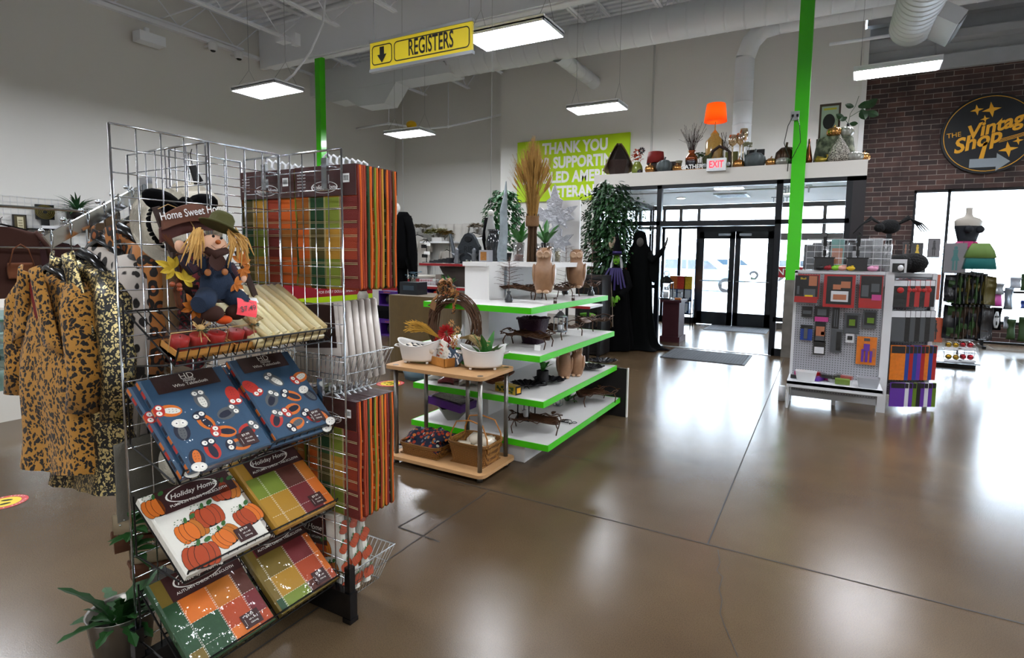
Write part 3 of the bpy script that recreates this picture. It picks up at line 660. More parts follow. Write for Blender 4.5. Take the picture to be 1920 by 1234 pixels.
def dash(m,a,b,z,w=.0013,n=26):
    a,b=Vector((*a,z)),Vector((*b,z));d=b-a;s=Vector((-d.y,d.x,0)).normalized()*w/2
    for i in range(n):
        p,q=a+d*(i/n),a+d*((i+.6)/n);m.add([p-s,q-s,q+s,p+s],[(0,1,2,3)])
def owl(m,x,y,s,rot,body,belly,head,z):
    c,d=math.cos(rot),math.sin(rot)
    def q(u,v):return x+s*(u*c-v*d),y+s*(u*d+v*c)
    m.mat(body).disc(*q(0,-.1),.42*s,.62*s,z,16,rot)
    m.mat(belly).disc(*q(0,-.18),.22*s,.46*s,z+.0003,12,rot)
    m.mat(head).disc(*q(0,.45),.42*s,.3*s,z+.0005,14,rot)
    m.mat(PR)
    for e in(-1,1):m.disc(*q(.19*e,.46),.155*s,.155*s,z+.0009,12)
    m.mat(NV)
    for e in(-1,1):
        m.disc(*q(.16*e,.46),.04*s,.04*s,z+.0013,8)
        for k in range(3):m.disc(*q(.08*e,-.05-.18*k),.05*s,.015*s,z+.0009,6,rot+.5*e)
def pumpkin(m,x,y,s,rot,z,cols=(RU,OR)):
    c,d=math.cos(rot),math.sin(rot)
    def q(u,v):return x+s*(u*c-v*d),y+s*(u*d+v*c)
    m.mat(DK).disc(*q(0,0),.54*s,.43*s,z,18,rot)
    for k,u in enumerate((-.34,.34,-.18,.18,0)):
        m.mat(DK).disc(*q(u,0),.2*s,.415*s,z+.0003+.0002*k,14,rot);m.mat(cols[k%2]).disc(*q(u,0),.185*s,.40*s,z+.0004+.0002*k,14,rot)
    m.mat(DK)
    m.mat(LG).disc(*q(.02,.46),.06*s,.13*s,z+.002,8,rot-.4)
    for k in range(7):a=k*.9;m.disc(*q(-.2-.14*math.cos(a),.5+.1*math.sin(a)),.03*s,.018*s,z+.002,6)
    m.disc(*q(.3,.5),.13*s,.08*s,z+.002,8,rot+.6)
def shelf_frame(si,y0,lift=0,tilt=0,up=0):
    zb_,z0,z1=SH[si];o=Vector((XL+.004,y0,z0+.006));e=Vector((RX+.012,y0,zb_-.006));ax=(e-o).normalized()
    X=fr(o,(0,1,0),ax);nz=Vector((X[0][2],X[1][2],X[2][2]));o2=o+nz*(lift+.004)+ax*up
    return fr(o2,Vector((0,1,0))+ax*tilt,ax)
PKG_G='packaged tablecloths on the sloping shelves'
def package(si,y0,w,L,th,kind,label,lift=0,tilt=0,up=0,title='AUTUMN CHECK TABLECLOTH'):
    X=shelf_frame(si,y0,lift,tilt,up);o=X.translation
    t=thing('tablecloth_package',label,'tablecloth',tuple(o),group=PKG_G);Xl=Matrix.Translation(-o)@X
    z=th+.0005;m=MB().at(Xl)
    if kind=='owl':
        m.mat(BL);slab(m,w,L,th);R_=random.Random(int(y0*100))
        cells=[(.12,.08,2.9,NV,OR,WH),(.32,.14,0,RD,NV,NV),(.62,.1,1.3,OR,GY,NV),(.83,.22,-1.2,RD,NV,GY),(.14,.4,-.2,NV,GY,WH),(.42,.43,.3,OR,NV,NV),(.72,.45,-1.3,GY,NV,GY),(.9,.62,3.0,RD,RD,RD),(.12,.62,1.3,OR,WH,RD),(.52,.66,0,GY,WH,GY),(.55,.27,1.2,OR,NV,RD)]
        for cx_,cy_,r_,b1,b2,b3 in cells:owl(m,(cx_ if y0<1.2 else 1-cx_)*w,cy_*L,.058,r_+(0 if y0<1.2 else.6),b1,b2,b3,z)
        for k in range(10):m.mat([OR,NV,RD][k%3]).box((.0,L*(k+.5)/10,th/2),(.002,L/13,th*.5))
    elif kind=='pumpkin':
        m.mat(WH);slab(m,w,L,th)
        for cx_,cy_,s_,r_,cc in((.5,.5,.085,0,(RU,RU)),(.84,.72,.085,-.2,(RU,AM)),(.9,.32,.08,.2,(RU,OR)),(.28,.42,.08,.1,(OR,AM)),(.22,.12,.09,-.2,(RU,RU)),(.56,.2,.075,.3,(OR,AM)),(.12,.82,.075,0,(OR,OR))):
            pumpkin(m,cx_*w,cy_*L,s_*1.2,r_,z,cc)
    else:
        W_={'a':[[OL,GN,GN,OL],[AM,OR,RU,OR],[PL,PL,RU,OR]],'b':[[GO,LI,GO],[LI,BR,BR],[OL,PL,RU],[AM,OR,OR]],'c':[[GN,OL,GO],[GO,OL,OL],[RU,PL,RU],[RU,RU,RU]]}[kind]
        if kind=='a':cols=[(.0,.18,[OL,GN,GN,OL]),(.18,.5,[GN,GN,OR,RU][:3]+[RU]),(.5,.8,[OR,RU,AM,BR]),(.8,1,[RU,PL,BR,PL])]
        elif kind=='b':cols=[(0,.2,[GO,GO,LI,GO]),(.2,.48,[GO,GO,LI,LI]),(.48,.8,[PL,PL,BR,RU]),(.8,1,[OR,OR,AM,OR])]
        else:cols=[(0,.12,[GN,OL,OL,OL]),(.12,.52,[LI,GO,OL,PL]),(.52,.88,[BR,RU,PL,PL]),(.88,1,[RU,OR,OR,RU])]
        m.mat(cols[0][2][1]);slab(m,w,L,th)
        rows=[.012,.16,.42,.7,.985]
        for a,b,cl in cols:
            for k in range(4):m.mat(cl[k]).rect(max(.006,a*w),rows[k]*L,min(w-.006,b*w),rows[k+1]*L,z)
        m.mat(PR)
        for a,b,cl in cols[1:]:
            dash(m,(a*w-.002,.01*L),(a*w-.002,.7*L),z+.0004);dash(m,(a*w+.002,.01*L),(a*w+.002,.7*L),z+.0004)
        for r_ in rows[1:3]:dash(m,(.01,r_*L),(w-.01,r_*L),z+.0004)
        m.mat([RU,OR,GO][int(y0*10)%3]).box((w-.0005,L*.4,th*.5),(.002,L*.7,th*.3))
    m.build('folded_cloth',PAL,t)
    m=MB().at(Xl);cw0=.14 if kind!='owl' else.12;cy0=.70 if kind!='owl' else.8
    m.mat(BC if kind=='owl' else MR).rect(cw0*w,cy0*L,w*(.86 if kind=='owl' else.99),L-.004,z+.0012);m.mat(PR)
    cx_=(cw0+.97)/2*w-(.03*w if kind=='owl' else 0)
    if kind=='owl':
        m.text('HD',cx_,.945*L,.034,z+.0018,bold=-.01);m.text('DESIGNS',cx_,.913*L,.010,z+.0018);m.text('Holiday',cx_,.893*L,.014,z+.0018,shear=.4);m.text('Who Tablecloth',cx_,.855*L,.018,z+.0018)
    else:
        n=28;A_,B_=.3*w,.035
        for k in range(n):
            a0,a1=2*PI*k/n,2*PI*(k+1)/n;c0=(cx_-.01,.87*L)
            m.add([(c0[0]+A_*f*math.cos(a),c0[1]+B_*f*math.sin(a),z+.0018)for a,f in((a0,1),(a1,1),(a1,.93),(a0,.93))],[(0,1,2,3)])
        m.text('Holiday Home',cx_-.008,.87*L,.027,z+.002,bold=.01,shear=.4);m.text(title,cx_,.765*L,.0145,z+.002,bold=.01)
    m.build('header_card',PAL,t,label='dark maroon printed card')
    m=MB().at(Xl).mat(MR).rect(w*.64,.02,w*.86,.02+.055,z+.0028).mat(PR).text('$9.99',w*.75,.063,.013,z+.0032).rect(w*.67,.03,w*.673,.055,z+.0032).text('60 x 84',w*.765,.048,.009,z+.0032).text('Oblong',w*.765,.035,.009,z+.0032)
    m.build('price_label',PAL,t)
    return t
package(1,1.272,.275,.385,.022,'owl','blue owl-print tablecloth package under the right one on the second shelf',up=.004,tilt=-.02)
package(1,1.288,.27,.385,.022,'owl','blue owl-print tablecloth package on top at the right of the second shelf',lift=.024,up=.012)
package(1,.958,.285,.375,.024,'owl','blue owl-print tablecloth package at the bottom of the left pile on the second shelf',tilt=.03)
package(1,.972,.29,.375,.024,'owl','blue owl-print tablecloth package on top at the left of the second shelf',lift=.026,tilt=.015)
package(2,.955,.3,.33,.03,'pumpkin','white pumpkin-print tablecloth package on the left of the third shelf',lift=.004,up=.0,title='PUMPKIN FIELDS TABLECLOTH')
package(2,1.285,.275,.345,.03,'b','autumn check tablecloth package with lime and plum squares, right of the pumpkin one',lift=.004)
package(3,.965,.3,.34,.03,'a','autumn check tablecloth package with dark green corner, left on the lowest shelf',lift=.004)
package(3,1.29,.275,.345,.03,'c','autumn check tablecloth package with gold and rust squares, right on the lowest shelf',lift=.004)
zb_,z0,z1=SH[0]
CREAM=M('cream_cloth','#c9b27a',.55,coat=.8,bump=1.2,bscale=18);CREAM2=M('pale_cloth','#e6d9a8',.5,coat=.8,bump=1.2,bscale=18)
for i,(y0,lift,lb)in enumerate(((1.235,0,'cream ribbed cloth package, lower one on the top shelf'),(1.26,.03,'cream ribbed cloth package lying on the other, right end of the top shelf'))):
    X=shelf_frame(0,y0,lift,0,.004);o=X.translation;t=thing('ribbed_cloth_package',lb,'package',tuple(o),group='cream cloth packages');Xl=Matrix.Translation(-o)@X
    m=MB().at(Xl);w,L=.295-.02*i,.33
    m.mat(0);slab(m,w,L,.02)
    for k in range(9):x=w*(k+.5)/9;m.mat(1 if k in(0,1,2)else k%2).tube([(x,.004,.02),(x+(.006 if k%2 else-.004),L*.5,.024),(x,L-.004,.02)],[w/22,w/19,w/22],8,flat=.5)
    m.build('folded_cloth',[CREAM,CREAM2],t,smooth=True)
    MB().at(Xl).grid(lambda u,v:(u*w,v*L,.034+.003*math.sin(9*u+5*v)),8,8).build('clear_wrapper',FILM,t,smooth=True)
    if i:MB().at(Xl@T(.03,.2,.038,rz=-.3)).rect(0,0,.055,.035).build('white_tag',PAPERW,t)
BOXW=M('light_wood','#b9813c',.5,vary=.2,vscale=25);CANDLE=M('red_wax','#9c1714',.45);TWINE=M('jute_twine','#bd9a63',.85)
XTRAY=FX(330,655,-1.78)
for i,(ya,yb)in enumerate(((.975,1.165),(1.165,1.35))):
    y=(ya+yb)/2;w=yb-ya-.008;zc=1.262;t=thing('candle_gift_set','twine-tied wooden tray of three red candles, %s one on the top shelf'%('left' if i==0 else 'right'),'candle set',(-1.835,y,zc-.045),group='red candle sets')
    tl=-.42
    Xt=T(0,0,0,ry=.33)
    MB().at(Xt).bx(-.05,.05,-w/2,w/2,0,.012).bx(-.05,-.045,-w/2,w/2,0,.03).bx(.045,.05,-w/2,w/2,0,.03).bx(-.05,.05,-w/2,-w/2+.005,0,.03).bx(-.05,.05,w/2-.005,w/2,0,.03).build('tray',BOXW,t)
    for k in range(3):
        yy=-w/3+k*w/3
        c=MB().at(Xt@T(.0,yy,.012)).lathe([(.026,0),(.028,.045),(.024,.047),(0,.045)],18).build('candle',CANDLE,t,smooth=True)
        MB().at(Xt@T(.0,yy,.055)).tube([(0,0,0),(0,0,.008)],.0012,5).build('wick',M('wick','#3a2a20',.9),c)
    MB().at(Xt).bx(-.048,.048,-w/2+.003,w/2-.003,.03,.072).build('clear_cover',FILM,t)
    m=MB().at(Xt);m.tube([(0,-w/2,.01),(0,-w/2,.075),(0,w/2,.075),(0,w/2,.01)],.0018,5)
    for s in(-1,1):
        for q in(0,1):m.tube([(0,0,.078),(s*.01+.01*q,s*.022,.105),(-s*.02-.015*q,s*.03,.1),(0,0,.08),(.02+.02*q,s*.014,.05)],.0016,5)
    m.ball((0,0,.084),(.014,.014,.01),8,6);m.build('twine_bow',TWINE,t)
    m=MB().at(Xt@T(.012,0,.08))
    for a in range(5):m.leaf((0,0,0),(math.cos(a*1.25),math.sin(a*1.25),.3),.022,.012)
    m.build('leaf_pick',M('dark_leaf','#2d3417',.7),t)
def Q(px,py,X=-1.9):return FX(px,py,X)
SC_=thing('scarecrow_decoration','scarecrow doll in dungarees on a brown Home Sweet Home chair, top shelf','decoration',tuple(Q(410,600,-1.86)))
DW=M('dark_stained_wood','#3f2f2a',.7,vary=.2,vscale=30);SIGNW=M('sign_wood','#643a26',.6,vary=.25,vscale=25)
def plank(m,a,b,w,X0,th=.012):
    a,b=Q(*a,X0),Q(*b,X0);d=(b-a);L_=d.length;Xf=fr(a,d,Vector((1,0,0)).cross(d));return m.at(Xf).box((L_/2,0,0),(L_,w,th)).at(Matrix.Identity(4))
m=MB();plank(m,(292,388),(375,610),.022,-1.955);plank(m,(322,478),(372,476),.016,-1.93);plank(m,(335,540),(370,538),.016,-1.93);plank(m,(445,470),(480,560),.02,-1.955);plank(m,(345,560),(465,560),.03,-1.93)
m.build('chair_frame',DW,SC_,world=True)
def arcboard(m,px0,py0,px1,py1,sag,h,X0):
    a,b=Q(px0,py0,X0),Q(px1,py1,X0)
    def fn(u,v):
        p=a.lerp(b,u);s=math.sin(PI*u)*sag;return p+Vector((0,0,s+(v-.5)*h*(.75+.25*math.sin(PI*u))))
    m.grid(fn,14,2,-.012)
m=MB();arcboard(m,298,442,400,420,.02,.062,-1.945);m.build('back_rail',M('maroon_wood','#4a1f1a',.6),SC_,world=True)
m=MB();arcboard(m,302,418,405,408,.025,.058,-1.925);m.build('sign_board',SIGNW,SC_,world=True)
a,b=Q(308,410,-1.905),Q(408,400,-1.905);Xf=fr(a,b-a,(0,0,1));Lw=(b-a).length
m=MB().at(Xf);m.text('Home Sweet Home',Lw*.56,.012,.036,0,bold=.01,sx=.78,rot=.05);m.build('lettering',PAPERW,SC_,world=True)
MB().tube([Q(296,392,-1.94),Q(315,383,-1.93),Q(345,395,-1.93),Q(372,440,-1.93)],.0015,5).build('hanging_cord',TWINE,SC_,world=True)
DEN=M('denim','#1f2d42',.9,bump=.3,bscale=250);PLAID=nodemat('plaid_shirt',lambda nt,b,tc:(lambda w:(nt.links.new(tc.outputs['Object'],w.inputs['Vector']),nt.links.new(w.outputs['Fac'],(r:=ramp(nt,[(0,'#17182c'),(.45,'#1c2240'),(.55,'#6d6a70'),(.62,'#3a1f28')])).inputs[0]),nt.links.new(r.outputs[0],b.inputs['Base Color'])))((lambda w:(setattr(w.inputs['Scale'],'default_value',38),w)[1])(nt.nodes.new('ShaderNodeTexWave'))),.9)
SKIN=M('doll_face','#e3b394',.8);STRAW=M('raffia','#d2a45c',.8,vary=.25,vscale=60);FELT=M('olive_felt','#4b4a24',.95,bump=.2,bscale=200);BROWNF=M('brown_felt','#35190f',.9)
R1=.0022
MB().ball(Q(400,462,-1.85),(.035,.046,.04),18,12,rx=-.15).build('head',SKIN,SC_,smooth=True,world=True)
for px in(400,415):
    MB().ball(Q(px,443+(px-400)*.25,-1.815),.0048,8,6).build('eye',M('black_bead','#0a0a0a',.2),SC_,smooth=True,world=True)
MB().ball(Q(409,454,-1.81),(.008,.009,.008),10,8).build('nose',M('nose_orange','#b0581c',.6),SC_,smooth=True,world=True)
MB().tube([Q(396,460,-1.812),Q(404,466,-1.81),Q(414,466,-1.81),Q(422,460,-1.813)],.0009,4).build('mouth',M('stitch_brown','#5c2c1c',.8),SC_,world=True)
hp=Q(412,425,-1.85)
m=MB().at(Matrix.Translation(hp)@Matrix.Rotation(-.42,4,'X'));m.lathe([(.058,-.004),(.06,0),(.045,.006),(.036,.012),(.034,.035),(.024,.05),(0,.056)],20,sy=1.15)
m.build('hat',FELT,SC_,smooth=True,world=True)
rr=random.Random(3)
for side,cxp,n in((-1,372,34),(1,436,30)):
    m=MB()
    for k in range(n):
        s=(cxp+rr.uniform(-10,8)*(1),428+rr.uniform(-2,8));e=(s[0]+rr.uniform(-26,8)if side<0 else s[0]+rr.uniform(-4,34),462+rr.uniform(-2,42));X0=-1.845+rr.uniform(0,.035)
        a,b=Q(*s,X0),Q(*e,X0);mid=a.lerp(b,.5)+Vector((.012,side*.006,0));m.tube([a,mid,b],[.0022,.0032,.0012],4,flat=.4)
    m.build('straw_hair',STRAW,SC_,world=True)
def bl(name,mt,spec,**kw):
    m=MB()
    for px,py,X0,r_,rx_ in spec:m.ball(Q(px,py,X0),r_,16,10,rx=rx_)
    return m.build(name,mt,SC_,smooth=True,world=True,**kw)
bl('shirt',PLAID,[(402,505,-1.87,(.032,.05,.045),0)])
for pts,rad in(([(375,495),(358,505),(348,492),(342,478)],[.02,.021,.018,.014]),([(428,498),(440,515),(450,528)],[.02,.02,.016])):
    MB().tube([Q(*p,-1.85)for p in pts],rad,12).build('sleeve',PLAID,SC_,smooth=True,world=True)
bl('hand',SKIN,[(338,463,-1.85,(.013,.016,.022),.3)]);bl('hand',SKIN,[(455,522,-1.84,(.012,.014,.016),0)])
MB().tube([Q(385,468,-1.815),Q(402,478,-1.81),Q(425,470,-1.815)],[.012,.016,.012],8).leaf(Q(402,474,-1.805),(.0,.1,-1),.06,.06,up=(1,0,0),bend=-.1).build('scarf',BROWNF,SC_,smooth=True,world=True)
def dungaree(u,v):
    w=2*PI*u;cy_=405+6*v;py_=506+v*52;c=Q(cy_,py_,-1.865);r1=.034+.012*math.sin(PI*v*.8);r2=.044+.022*v;return c+Vector((r1*math.cos(w),r2*math.sin(w),.004*math.sin(5*w)))
MB().grid(dungaree,24,10).build('dungarees',DEN,SC_,smooth=True,world=True)
for pts in([(388,555),(382,568),(372,572)],[(428,550),(446,562),(458,572)]):
    MB().tube([Q(pts[0][0],pts[0][1],-1.85),Q(pts[1][0],pts[1][1],-1.81),Q(pts[2][0],pts[2][1],-1.8)],[.034,.034,.028],14).build('trouser_leg',DEN,SC_,smooth=True,world=True)
for px in(384,430):MB().tube([Q(px,512,-1.825),Q(px-2,490,-1.825),Q(px-4+(6 if px>400 else 0),478,-1.85)],.008,6,flat=.4).build('strap',DEN,SC_,smooth=True,world=True)
for px,py in((389,511),(421,510)):MB().at(fr(Q(px,py,-1.812),(0,1,0),(0,0,1))).lathe([(.011,0),(.012,.002),(.01,.004),(0,.003)],14).build('button',M('wood_button','#9a5b27',.5),SC_,smooth=True,world=True)
for px,py in((399,588),(443,585)):MB().ball(Q(px,py,-1.8),(.03,.036,.028),14,10).build('boot',BROWNF,SC_,smooth=True,world=True)
bl('pompom',M('orange_felt','#c8480f',.95),[(420,600,-1.79,(.024,.026,.015),0)])
VINE=M('grape_vine','#5a3018',.9);m=MB()
for k in range(7):
    o=rr.uniform(-5,5);m.tube([Q(335+o,476,-1.9+.004*k),Q(343+o,505,-1.89),Q(330+o,545,-1.885),Q(336+o,575,-1.88),Q(360+o*.5,588,-1.86),Q(430,590+o,-1.85)],.0028,5)
for k in range(14):m.tube([Q(330,470,-1.89),Q(302+rr.uniform(0,18),438+rr.uniform(0,10),-1.9)],.0016,4)
m.build('vine_twigs',VINE,SC_,world=True)
YL=M('yellow_leaf','#c9a92a',.7,vary=.3,vscale=50);OLF=M('orange_leaf','#b5661a',.7,vary=.35,vscale=50)
def maple(m,c,s,rot,X0,tilt=0):
    p=Q(*c,X0)
    for k in range(5):a=rot+(k-2)*.75;m.leaf(p,(tilt+.1*(k%2),math.cos(a),math.sin(a)),s*(1 if k==2 else.75),s*.4,up=(1,0,0),bend=.12)
m=MB();maple(m,(325,503),.055,2.7,-1.87);maple(m,(345,525),.05,.8,-1.86);m.build('yellow_leaves',YL,SC_,world=True)
m=MB();maple(m,(362,577),.05,1.9,-1.84);maple(m,(366,580),.045,-.4,-1.83);maple(m,(452,492),.05,1,-1.83);maple(m,(456,505),.04,-1.2,-1.83);maple(m,(440,532),.04,-.5,-1.79);m.build('orange_leaves',OLF,SC_,world=True)
for px,py in((323,533),(336,535),(337,542)):MB().ball(Q(px,py,-1.865),.0085,10,8).build('berry',M('berry','#9a4a28',.4),SC_,smooth=True,world=True)
m=MB();a=Q(463,577,-1.77);m.at(fr(a,(.1,1,-.25),(-.25,.25,1))).grid(lambda u,v:((u-.5)*.07,(v-.5)*.06,.004*math.sin(4*v)),4,5,.001);m.build('price_tag',M('pink_tag','#ff4b55',.5),SC_,world=True,label='pink price tag')
m=MB();m.at(fr(a+Vector((.006,0,0)),(.1,1,-.25),(-.25,.25,1))).text('$7.49',0,-.003,.026,.003,rot=.3,bold=.005).text('Red Maple',0,.02,.009,.003);m.build('tag_lettering',BLACKP,SC_,world=True)
CLO=[M('cl_'+n,c,.9,bump=.35,bscale=260)for n,c in(('rust','#9a3b20'),('orange','#d2601a'),('olive','#50461c'),('gold','#b5852a'),('maroon','#742a24'),('amber','#a05e1c'),('green','#1f4423'),('lime','#7c8a2c'),('line','#c9b98a'))]
CARD=M('maroon_card','#3c1411',.35,coat=.6)
def hung(w,H,th,seed,detail=True,name_t=None):
    """folded cloth hanging on a hook; local origin top centre; front faces -Y"""
    m=MB();R_=random.Random(seed);off=R_.randint(0,3);nv=8
    strips=[0,.22,.47,.72,1]if detail else[0,.3,.65,1]
    path=[(-th/2,0)]+[(-th/2+.002*math.sin(k*2+seed),-H*k/nv)for k in range(1,nv)]+[(-th/2,-H+th*.4),(-th*.2,-H),(th*.2,-H),(th/2,-H+th*.4)]+[(th/2,-H*(nv-k)/nv)for k in range(1,nv+1)]
    n=len(path)
    for i in range(len(strips)-1):
        x0,x1=(strips[i]-.5)*w,(strips[i+1]-.5)*w
        for k in range(n-1):
            row=(min(k,n-2-k))//2;m.mi=((i+off)%4)+(4 if(row+seed)%2 else 0)
            (y0,z0),(y1,z1)=path[k],path[k+1];m.add([(x0,y0,z0),(x1,y0,z0),(x1,y1,z1),(x0,y1,z1)],[(0,3,2,1)])
    for s,x in((1,w/2),(-1,-w/2)):
        for q,yy in enumerate((-th*.28,th*.24)):
            m.mi=(seed+q*3+(0 if s>0 else 2))%8 if(seed+q)%3 else(1 if q else 0)
            a=.0035*math.sin(seed+q);m.tube([(x-s*.004,yy,0),(x-s*.002,yy+a,-H*.3),(x-s*.002,yy-a,-H*.65),(x-s*.003,yy+a*.5,-H+th*.5),(x-s*.006,yy*.3,-H+.004)],th*.24,8)
    if detail:
        m.mi=8
        for i in range(1,len(strips)-1):x=(strips[i]-.5)*w;m.box((x,-th/2-.002,-H*.6),(.0018,.001,H*.76));m.box((x+.006,-th/2-.002,-H*.6),(.0018,.001,H*.76))
        for k in range(3,9):m.box((0,-th/2-.0022,-H*k/9),(w*.98,.001,.0016));m.box((0,-th/2-.0022,-H*k/9-.006),(w*.98,.001,.0016))
    return m
proto_h={}
def hang_stack(x0,x1,ztop,zbot,ys,where,grp,th=.03):
    w=x1-x0;H=ztop-zbot;xc=(x0+x1)/2
    names=['front one','second one','third one','fourth one','fifth one','sixth one','seventh one','eighth one']
    for i,y in enumerate(ys):
        t=thing('hanging_cloth','autumn check folded cloth on the %s hook, %s counted from the grid'%(where,names[i]),'tablecloth',(xc,y,ztop),random.Random(i+int(x0*100)).uniform(-.05,.05),grp)
        hung(w,H,th*(.75+.1*(i%3)),i+int(-x0*10)).build('folded_cloth',CLO,t,smooth=True)
        m=MB().mat(0).bx(-w/2+.002,w/2-.001,-th*.62,-th*.56,-H*.24,.0).bx(-w/2+.002,w/2-.001,th*.56,th*.6,-H*.2,0).mat(0).bx(-w/2+.002,w/2-.002,-th*.6,th*.58,-.002,.002)
        if i==0:
            X=T(0,-th*.62-.0006,0)@fr((0,0,0),(1,0,0),(0,0,1));m.at(X).mat(1).text('Holiday Home',0,-.085,.024,0,shear=.4,bold=.01).rect(w*.3,-.07,w*.3+.035,-.035).mat(2)
            for k in range(7):m.rect(w*.3+.004+.004*k,-.062,w*.3+.006+.004*k,-.042,.0004)
            n=20;m.mat(1)
            for k in range(n):a0,a1=2*PI*k/n,2*PI*(k+1)/n;m.add([(.075*f*math.cos(a),-.085+.024*f*math.sin(a),0)for a,f in((a0,1),(a1,1),(a1,.93),(a0,.93))],[(0,1,2,3)])
            for k in range(5):m.text('machine wash',-w*.38,-.03-.013*k,.009)
        m.build('header_card',[CARD,PAPERW,BLACKP],t,label='dark maroon card')
        MB().tube([(-.05,0,-.004),(-.015,0,.018),(-.02,0,.04),(0,0,.052),(.02,0,.04),(.015,0,.018),(.05,0,-.004)],.005,7).build('plastic_hanger',WPLAS,t,smooth=True,label='white plastic hanger')
ys=[1.640+.034*k for k in range(7)]
hang_stack(-2.02,-1.672,1.90,1.395,ys,'upper right','check cloths on the upper right hook')
hang_stack(-2.385,-2.035,1.90,1.40,ys[:6],'upper left','check cloths on the upper left hook')
hang_stack(-2.0,-1.675,.935,.425,[1.635+.030*k for k in range(7)],'lower right','check cloths on the lower right hook',th=.026)
hang_stack(-2.36,-2.03,.935,.45,[1.65,1.69,1.73],'lower left','check cloths on the lower left hook')
WHC=M('white_cloth_wrapped','#d8cfc6',.5,coat=.8,bump=1,bscale=12)
for i in range(6):
    y=1.66+.036*i;x=-1.925+.006*i
    t=thing('white_cloth_package','white folded cloth in clear film standing in the upper wire basket, %s from the grid'%['first','second','third','fourth','fifth','last'][i],'tablecloth',(x,y,.975),group='white cloths in the upper basket')
    X=T(0,0,0,rx=.0,ry=-.09-.012*i)
    m=MB().at(X).box((0,0,.18),(.31,.018,.35))
    for s in(-.151,.151):m.tube([(s,0,.008),(s,0,.35)],.014,8)
    m.build('folded_cloth',WHC,t,smooth=True)
    MB().at(X).box((.02,-.0125,.255),(.2,.003,.19)).build('header_card',M('brown_card','#37201a',.4),t,label='dark brown card')
for i in range(3):
    y=1.66+.055*i;x=-1.93+.01*i
    t=thing('pumpkin_cloth_package','white pumpkin-print cloth standing in the lowest wire basket, %s from the grid'%['first','second','third'][i],'tablecloth',(x,y,.056),group='pumpkin cloths in the lowest basket')
    X=T(0,0,0,ry=-.07-.03*i)@fr((-.17,-.02,0),(1,0,0),(0,0,1));w,L=.33,.36
    m=MB().at(X).mat(WH);slab(m,w,L,.035)
    for s in(0,w):m.at(X@T(s,0,-.0+.0175)).tube([(0,.006,0),(0,L-.004,0)],.0175,8)
    m.at(X)
    for cx_,cy_ in((.2,.2),(.55,.12),(.85,.3),(.35,.45),(.72,.55)):pumpkin(m,cx_*w,cy_*L,.09,.2,.0358,(RU,AM))
    m.at(T(x=0)@X@fr((w+.018,0,.0),(0,0,-1),(0,1,0)))
    for k in range(4):pumpkin(m,-.018+.004*(k%2),.05+.085*k,.055,.4*k,.0008,(RU,RU))
    m.build('folded_cloth',PAL,t)
    m=MB().at(X).mat(MR).rect(.02,L*.6,w*.8,L-.005,.0375).mat(PR).text('Holiday Home',w*.4,L*.8,.035,.0382,shear=.4,bold=.01).text('PUMPKIN FIELDS TABLECLOTH',w*.4,L*.68,.014,.0382);m.build('header_card',PAL,t)
STRW=M('white_straw','#d9d2c0',.8,bump=.6,bscale=120)
def hat(label,c,nrm,up,r,X0,band=True):
    p=FX(*c,X0);z=Vector(nrm).normalized();x=Vector(up).cross(z).normalized();Xf=Matrix.Identity(4)
    y=z.cross(x)
    for i in range(3):Xf[i][0],Xf[i][1],Xf[i][2]=x[i],y[i],z[i]
    t=thing('straw_hat',label,'hat',tuple(p))
    prof=[(r,.0)]
    for k in range(12):q=r-(r-.095)*(k+1)/12;prof.append((q,.003 if k%2 else.0))
    prof+=[(.09,.03),(.082,.08),(.06,.1),(0,.105)]
    MB().at(Xf).lathe(prof,40,sy=1.08).build('hat_body',STRW,t,smooth=True)
    if band:MB().at(Xf).lathe([(.092,.02),(.088,.045),(.084,.045),(.09,.02)],32,sy=1.08).build('band',BLACKC,t,smooth=True)
    if band:
        m=MB().at(Xf)
        for s in(-1,1):m.ball((s*.07,.07,.1),(.068,.042,.03),14,8,rz=s*.35).ball((s*.05,.045,.12),(.05,.02,.02),12,6,rz=s*.6)
        m.ball((0,.06,.12),(.028,.032,.026),10,8);m.build('bow',BLACKC,t,smooth=True)
    return t
hat('white straw hat with a big black bow hanging by a clip inside the grid rack',(318,425),(1,.0,.15),(0,0,1),.135,-2.2)
hat('white ribbed sun hat hanging behind the black bow hat',(368,405),(1,.25,.2),(0,0,1),.14,-2.34,False)
hat('cream straw hat hanging low behind the sloping shelves',(345,650),(1,0,.1),(0,0,1),.12,-2.25,False)
hat('woven straw hat beside the grey bag behind the third shelf',(345,860),(1,0,.2),(0,0,1),.08,-2.2,False)
p=FX(362,315,-2.2);tag(MB().at(T(p.x,p.y,p.z,rx=.25)).box((0,0,-.025),(.012,.022,.075)).box((0,.012,-.03),(.01,.008,.05),rx=.3).tube([(0,0,.01),(0,.004,.05),(0,.016,.07)],.0018,5).build('clip',BLACKP),'black clip holding the white hat on the grid','clip')
GREYC=M('grey_canvas','#5d594f',.9,bump=.3,bscale=200)
p=FX(300,900,-2.22);t=thing('tote_bag','grey canvas tote bag hanging inside the grid rack behind the third shelf','bag',tuple(p))
MB().grid(lambda u,v:(.02*math.sin(2*PI*u+v),(u-.5)*.3,(v-.5)*.36+.01*math.sin(6*u)),12,10,.02).build('bag_body',GREYC,t,smooth=True)
MB().tube([(0,-.07,.17),(.01,-.06,.3),(.01,.06,.3),(0,.07,.17)],.006,6).build('handle',GREYC,t,smooth=True)
SHOE=M('beige_suede','#8a7a60',.8);STUD=M('silver_studs','#cfd2d4',.2,1);SOLE=M('cork_sole','#54301a',.7)
